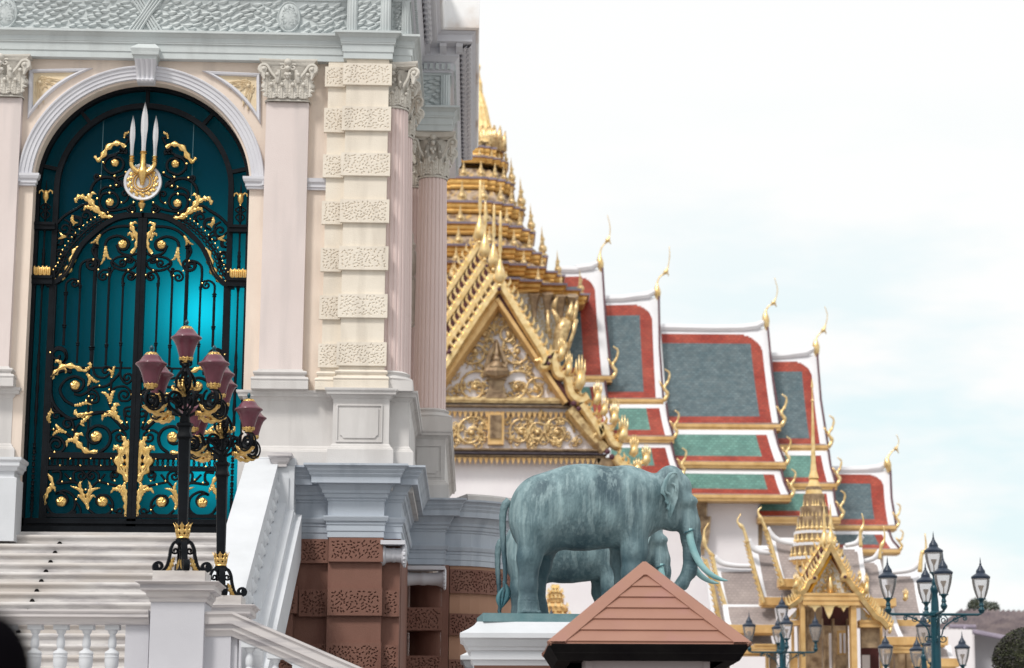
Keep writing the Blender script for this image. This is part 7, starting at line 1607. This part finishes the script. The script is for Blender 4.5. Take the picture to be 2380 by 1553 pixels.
# entablature, lambrequin, columns, inner frames
def vbox(x0, x1, y0, y1, d, dep, mat, name, n=1):
    m = M(); a, b = Vp(x0, y0, d), Vp(x1, y1, d); st_ = (a.z - b.z) / n
    for i in range(n): m.box(a.x, b.x, YP + d + .03 * (i % 2), YP + d + dep, b.z + st_ * i, b.z + st_ * (i + 1))
    return B(name, m, mat, pav)
vbox(305, 730, 985, 1080, -.1, .6, 'giltroof', 'entablature', 5)
m = M()
for x0, x1, yb_ in ((345, 450, 1130), (450, 560, 1180), (560, 668, 1130)):
    a, b, c = Vp(x0, 1078, -.05), Vp(x1, 1078, -.05), Vp((x0 + x1) / 2, yb_, -.05); a2 = Vp(x0 + 20, 1095, -.05); b2 = Vp(x1 - 20, 1095, -.05); mid1 = Vp(x0 * .6 + x1 * .4 - 8, yb_ - 35, -.05); mid2 = Vp(x0 * .4 + x1 * .6 + 8, yb_ - 35, -.05)
    m.poly([a, a2, mid1, c, mid2, b2, b], (0, .1, 0))
B('lambrequin', m, 'giltcream', pav)
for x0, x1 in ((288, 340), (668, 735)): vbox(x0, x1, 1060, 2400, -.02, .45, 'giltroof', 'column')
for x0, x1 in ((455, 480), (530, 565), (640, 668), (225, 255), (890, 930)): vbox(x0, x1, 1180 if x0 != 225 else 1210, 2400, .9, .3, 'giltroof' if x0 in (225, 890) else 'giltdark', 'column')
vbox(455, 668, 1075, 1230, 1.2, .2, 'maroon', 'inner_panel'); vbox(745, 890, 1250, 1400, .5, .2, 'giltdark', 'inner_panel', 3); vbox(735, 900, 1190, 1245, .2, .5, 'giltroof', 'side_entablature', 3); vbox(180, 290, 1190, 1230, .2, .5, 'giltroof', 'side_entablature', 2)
m = M(); m.poly([Vp(745, 1090, .35), Vp(745, 1190, .35), Vp(850, 1190, .35)], (0, .1, 0)); m.poly([Vp(280, 1090, .35), Vp(190, 1185, .35), Vp(280, 1185, .35)], (0, .1, 0)); B('side_pediment', m, 'mosaic', pav)
vbox(570, 640, 1270, 1450, 2.2, .2, 'giltroof', 'window_frame'); vbox(585, 600, 1290, 1440, 2.1, .1, 'whitewall', 'window_pane'); vbox(612, 630, 1290, 1440, 2.1, .1, 'whitewall', 'window_pane'); vbox(505, 535, 1290, 1600, 2.3, .1, 'whitewall', 'window_pane')
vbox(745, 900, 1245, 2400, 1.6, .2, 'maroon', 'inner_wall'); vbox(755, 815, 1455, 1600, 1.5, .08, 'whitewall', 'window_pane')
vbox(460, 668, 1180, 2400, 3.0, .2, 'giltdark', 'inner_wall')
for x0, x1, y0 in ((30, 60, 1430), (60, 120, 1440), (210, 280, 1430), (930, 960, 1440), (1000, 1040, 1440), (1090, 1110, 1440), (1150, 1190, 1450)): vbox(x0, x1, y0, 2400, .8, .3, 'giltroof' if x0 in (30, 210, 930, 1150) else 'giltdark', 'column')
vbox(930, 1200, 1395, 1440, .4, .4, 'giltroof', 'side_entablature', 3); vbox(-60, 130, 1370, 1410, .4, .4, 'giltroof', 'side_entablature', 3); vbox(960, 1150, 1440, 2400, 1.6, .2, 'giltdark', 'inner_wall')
m = M(); a, b = P(1560, 1280, 92), P(2260, 1500, 92); m.box(a.x, b.x, 92, 92.5, 0, Z(1900, 1462, 92)); bw = B('boundary_wall', m, 'whitewall'); tag(bw, 'white wall seen behind the golden pavilion', 'wall')

# ================================================================ small golden spire between the elephants' legs
YM = 96.0; pc = P(1290, 1430, YM)
ms = thing('golden_shrine', (pc.x, YM, 0), 'little tiered golden shrine roof seen between the elephants legs', 'shrine')
km = YM / F
for i, (x, y, h) in enumerate(((36, 1432, 12), (30, 1412, 12), (20, 1392, 10), (17, 1378, 8), (8, 1368, 8))):
    m = M(); w_ = x * km; z = Z(1290, y, YM); rlayer(m, pc.x, YM, [(w_ * .8, z - h * km), (w_, z - h * km * .9), (w_, z - .02), (w_ * .85, z), (w_ * .7, z + h * km * .6), (w_ * .4, z + h * km)], None); B('roof_tier', m, 'giltroof', ms)
    m = M()
    for j in range(5): m.tube([(pc.x + w_ * (j - 2) / 2.2, YM - w_, z), (pc.x + w_ * (j - 2) / 2.2, YM - w_, z + .16)], [.09, .02], 5)
    B('antefix_row', m, 'giltcream', ms)
m = M(); m.box(pc.x - 30 * km, pc.x + 30 * km, YM - 30 * km, YM + 30 * km, 0, Z(1290, 1444, YM)); B('body', m, 'giltdark', ms)

# ================================================================ house at the right edge
YH = 118.0
hs = thing('house', (P(2320, 1500, YH).x, YH, 0), 'low white house with weathered grey corrugated roof at the right edge', 'house')
a, b = P(2225, 1418, YH + 4), P(2480, 1424, YH + 4); c, d = P(2500, 1520, YH - 1), P(2208, 1455, YH)
rows = []
tl, tr, bl_, br_ = P(2232, 1418, YH + 4), P(2560, 1424, YH + 4), P(2170, 1463, YH), P(2470, 1463, YH)
n = 108
for t in (0, .25, .5, .75, 1): rows.append([(tl * (1 - t) + bl_ * t) * (1 - s / n) + (tr * (1 - t) + br_ * t) * (s / n) + Vector((0, -.05, .08)) * math.sin(s * PI / 2) for s in range(n + 1)])
m = M(); m.grid(rows); hr = B('roof', m, 'oldroof', hs)
tl, tr, bl_, br_ = P(2330, 1440, YH + 1), P(2600, 1440, YH + 1), P(2262, 1468, YH - 1.5), P(2480, 1512, YH - 4)
rows = [[(tl * (1 - t) + bl_ * t) * (1 - s / n) + (tr * (1 - t) + br_ * t) * (s / n) + Vector((0, -.05, .08)) * math.sin(s * PI / 2) for s in range(n + 1)] for t in (0, .33, .66, 1)]
m = M(); m.grid(rows); B('lower_roof', m, 'oldroof', hs)
m = M(); m.tube([P(2207, 1456, YH - .3), P(2268, 1457, YH - .3)], .10, 6); m.tube([bl_, br_], .12, 6); m.tube([P(2243, 1457, YH - .4), P(2242, 1462, YH - .5), P(2239, 1475, YH - .4), P(2239, 1560, YH - .4)], .07, 6); B('gutter', m, 'purplegrey', hr, smooth=True)
m = M(); m.box(X(2200, 1500, YH), X(2262, 1500, YH), YH, YH + 5, 0, Z(2230, 1458, YH)); m.box(X(2248, 1500, YH - .2), X(2263, 1500, YH), YH - .2, YH + .1, 0, Z(2230, 1458, YH)); B('wall', m, 'whitewall', hs)
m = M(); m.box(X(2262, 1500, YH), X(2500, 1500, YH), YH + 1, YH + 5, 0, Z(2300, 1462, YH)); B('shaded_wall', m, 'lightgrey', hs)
m = M(); m.box(X(2212, 1550, YH), X(2232, 1550, YH), YH - .05, YH + .1, Z(2220, 1600, YH), Z(2220, 1545, YH)); B('window', m, 'dark', hs)
# ================================================================ greenery
def leafball(m, c, r, n, seed, s=.05, shell=.78, sq=1.0):
    rnd = random.Random(seed)
    for i in range(n):
        z = rnd.uniform(-1, 1); a = rnd.uniform(0, 2 * PI); q = r * (shell + (1 - shell) * rnd.random() ** .4) * (1 + .035 * math.sin(5 * a + 3 * z)); w_ = math.sqrt(1 - z * z); p = Vector((c[0] + q * w_ * math.cos(a), c[1] + q * w_ * math.sin(a), c[2] + q * z * sq))
        u = Vector((rnd.gauss(0, 1), rnd.gauss(0, 1), rnd.gauss(0, 1))).normalized(); v = u.orthogonal().normalized(); k = s * rnd.uniform(.6, 1.3); m.add([p - u * k, p + v * k * .5, p + u * k, p - v * k * .5], [(0, 1, 2, 3)], mat=rnd.randrange(2))
def topiary(c, r, label, n, s, seed):
    t = thing('topiary_tree', (c[0], c[1], 0), label, 'topiary tree', 'clipped ball trees'); m = M(); m.lathe([(.09, 0), (.07, c[2] * .5), (.055, c[2] - r * .6), (.03, c[2])], (c[0], c[1], 0), 10); B('trunk', m, 'bark', t, smooth=True)
    m = M(); leafball(m, c, r, n, seed, s); m.ball(c, r * .80, 24); B('crown', m, ['foliage', 'foliage_dark'], t)
p = P(2384, 1536, 24.0); topiary(tuple(p), 76 * 24 / F, 'round clipped bush with pale fuzzy rim at the bottom right corner', 9000, .016, 3)
p = P(1689, 1519, 46.0); topiary(tuple(p), 27 * 46 / F, 'small dark ball-shaped tree just under the booth eave', 4000, .03, 4)
def tree(c, r, label, seed, mats=['foliage', 'foliage_dark']):
    t = thing('tree', (c[0], c[1], 0), label, 'tree'); m = M(); m.lathe([(.3, 0), (.2, c[2] * .6), (.08, c[2])], (c[0], c[1], 0), 8); B('trunk', m, 'bark', t)
    m = M(); rnd = random.Random(seed)
    for k in range(9): leafball(m, (c[0] + rnd.uniform(-.8, .8) * r, c[1] + rnd.uniform(-.5, .5) * r, c[2] + rnd.uniform(-.5, .4) * r), r * rnd.uniform(.35, .6), 420, seed * 50 + k, .16 * min(1, r * 1.2), .3)
    B('crown', m, mats, t)
p = P(2285, 1425, 135.0); tree(tuple(p), .85, 'grey-green tree top rising behind the corrugated house roof', 5, ['foliage_hazed', 'foliage'])
# white tent peak beside the bush
p = P(2352, 1600, 30.0); a = P(2346, 1520, 30.0); m = M(); q = .42; m.add([(p.x - .36, 29.6, p.z), (p.x + .5, 29.6, p.z), (p.x + .5, 30.4, p.z), (p.x - .36, 30.4, p.z), (a.x - .02, 30, a.z)], [(0, 1, 4), (1, 2, 4), (2, 3, 4), (3, 0, 4), (3, 2, 1, 0)]); m.box(p.x - .34, p.x + .48, 29.62, 30.38, p.z - .25, p.z - .002)
tt_ = thing('canopy_tent', (p.x, 30, 0), 'white pointed canopy tip at the foot of the corner bush', 'tent'); B('canopy', m, 'white', tt_)
m = M()
for dx, dy in ((-.3, -.35), (.45, -.35), (-.3, .35), (.45, .35)): m.tube([(p.x + dx, 30 + dy, 0), (p.x + dx, 30 + dy, p.z - .2)], .02, 6)
B('poles', m, 'white', tt_)

# ================================================================ passer-by, far out of focus at the left edge
YQ = 4.7; hp = P(-38, 1560, YQ); hr_ = .1
top = P(-30, 1436, YQ).z; cx_ = hp.x + .0; feet = 0
hz_ = top - .12; cyq = YQ
def hf(x, y, z):
    g = blend([(ell((cx_, cyq, hz_), (.078, .10, .115)), 1), (ell((cx_, cyq - .01, hz_ - .06), (.062, .08, .08)), .03), (cap((cx_, cyq, hz_ - .1), (cx_, cyq + .01, hz_ - .26), .058, .062), .03), (cap((cx_ - .16, cyq, hz_ - .31), (cx_ + .16, cyq, hz_ - .31), .07, .07), .08), (ell((cx_, cyq, hz_ - .5), (.19, .12, .28)), .08), (ell((cx_, cyq, hz_ - .82), (.17, .12, .16)), .08),
        (cap((cx_ - .2, cyq, hz_ - .32), (cx_ - .24, cyq, hz_ - .62), .052, .042), .05), (cap((cx_ + .2, cyq, hz_ - .32), (cx_ + .24, cyq, hz_ - .62), .052, .042), .05), (cap((cx_ - .24, cyq, hz_ - .62), (cx_ - .2, cyq + .12, hz_ - .86), .042, .03), .03), (cap((cx_ + .24, cyq, hz_ - .62), (cx_ + .2, cyq + .12, hz_ - .86), .042, .03), .03),
        (cap((cx_ - .09, cyq, hz_ - .88), (cx_ - .1, cyq, hz_ * .29), .09, .055), .05), (cap((cx_ + .09, cyq, hz_ - .88), (cx_ + .1, cyq, hz_ * .29), .09, .055), .05), (cap((cx_ - .1, cyq, hz_ * .29), (cx_ - .1, cyq - .02, .08), .055, .04), .03), (cap((cx_ + .1, cyq, hz_ * .29), (cx_ + .1, cyq - .02, .08), .055, .04), .03), (cap((cx_ - .1, cyq - .03, .04), (cx_ - .1, cyq + .15, .03), .045, .035), .03), (cap((cx_ + .1, cyq - .03, .04), (cx_ + .1, cyq + .15, .03), .045, .035), .03)])(x, y, z)
    for s in (-1, 1):
        for k in range(4):
            fx_ = cx_ + s * (.175 + .016 * k); L_ = (.066, .08, .086, .076)[k]; g = smin(g, cap((fx_, cyq + .13, hz_ - .90), (fx_, cyq + .155, hz_ - .90 - L_), .0095, .0075)(x, y, z), .004)
        g = smin(g, cap((cx_ + s * .165, cyq + .13, hz_ - .86), (cx_ + s * .15, cyq + .17, hz_ - .92), .011, .008)(x, y, z), .004)
        g = smin(g, ell((cx_ + s * .08, cyq - .0, hz_ - .02), (.012, .022, .034))(x, y, z), .008)
    g = smin(g, ell((cx_, cyq + .1, hz_ - .02), (.014, .022, .026))(x, y, z), .01)
    return np.maximum(g, -z)
pt_ = thing('person', (cx_, cyq, 0), 'blurred passer-by with dark hair cut off by the lower left edge', 'person')
B('body', surface_nets(hf, (cx_ - .33, cyq - .2, -.02), (cx_ + .33, cyq + .25, top + .02), .011), 'skin', pt_, smooth='all')
hair = lambda x, y, z: np.maximum(ell((cx_, cyq - .012, hz_ + .012), (.097, .118, .125))(x, y, z), -(ell((cx_, cyq + .11, hz_ - .06), (.075, .07, .10))(x, y, z)))
hair2 = blend([(hair, 1), (ell((cx_, cyq - .07, hz_ - .1), (.10, .06, .14)), .03)])
B('hair', surface_nets(hair2, (cx_ - .15, cyq - .2, hz_ - .3), (cx_ + .15, cyq + .15, top + .05), .012), 'hair', pt_, smooth='all')
sh_f = lambda x, y, z: np.maximum(np.maximum(hf(x, y, z) - .014, z - (hz_ - .235)), (hz_ - .90) - z)
def shirt(x, y, z): return np.maximum(sh_f(x, y, z), np.abs(x - cx_) - .245 - .0 * z)
B('shirt', surface_nets(shirt, (cx_ - .36, cyq - .22, hz_ - .95), (cx_ + .36, cyq + .26, hz_ - .2), .013), 'cloth', pt_, smooth='all')
tr_f = lambda x, y, z: np.maximum(np.maximum(np.maximum(hf(x, y, z) - .012, z - (hz_ - .86)), .07 - z), np.abs(x - cx_) - .185)
B('trousers', surface_nets(tr_f, (cx_ - .25, cyq - .22, .05), (cx_ + .25, cyq + .26, hz_ - .8), .013), 'cloth', pt_, smooth='all')
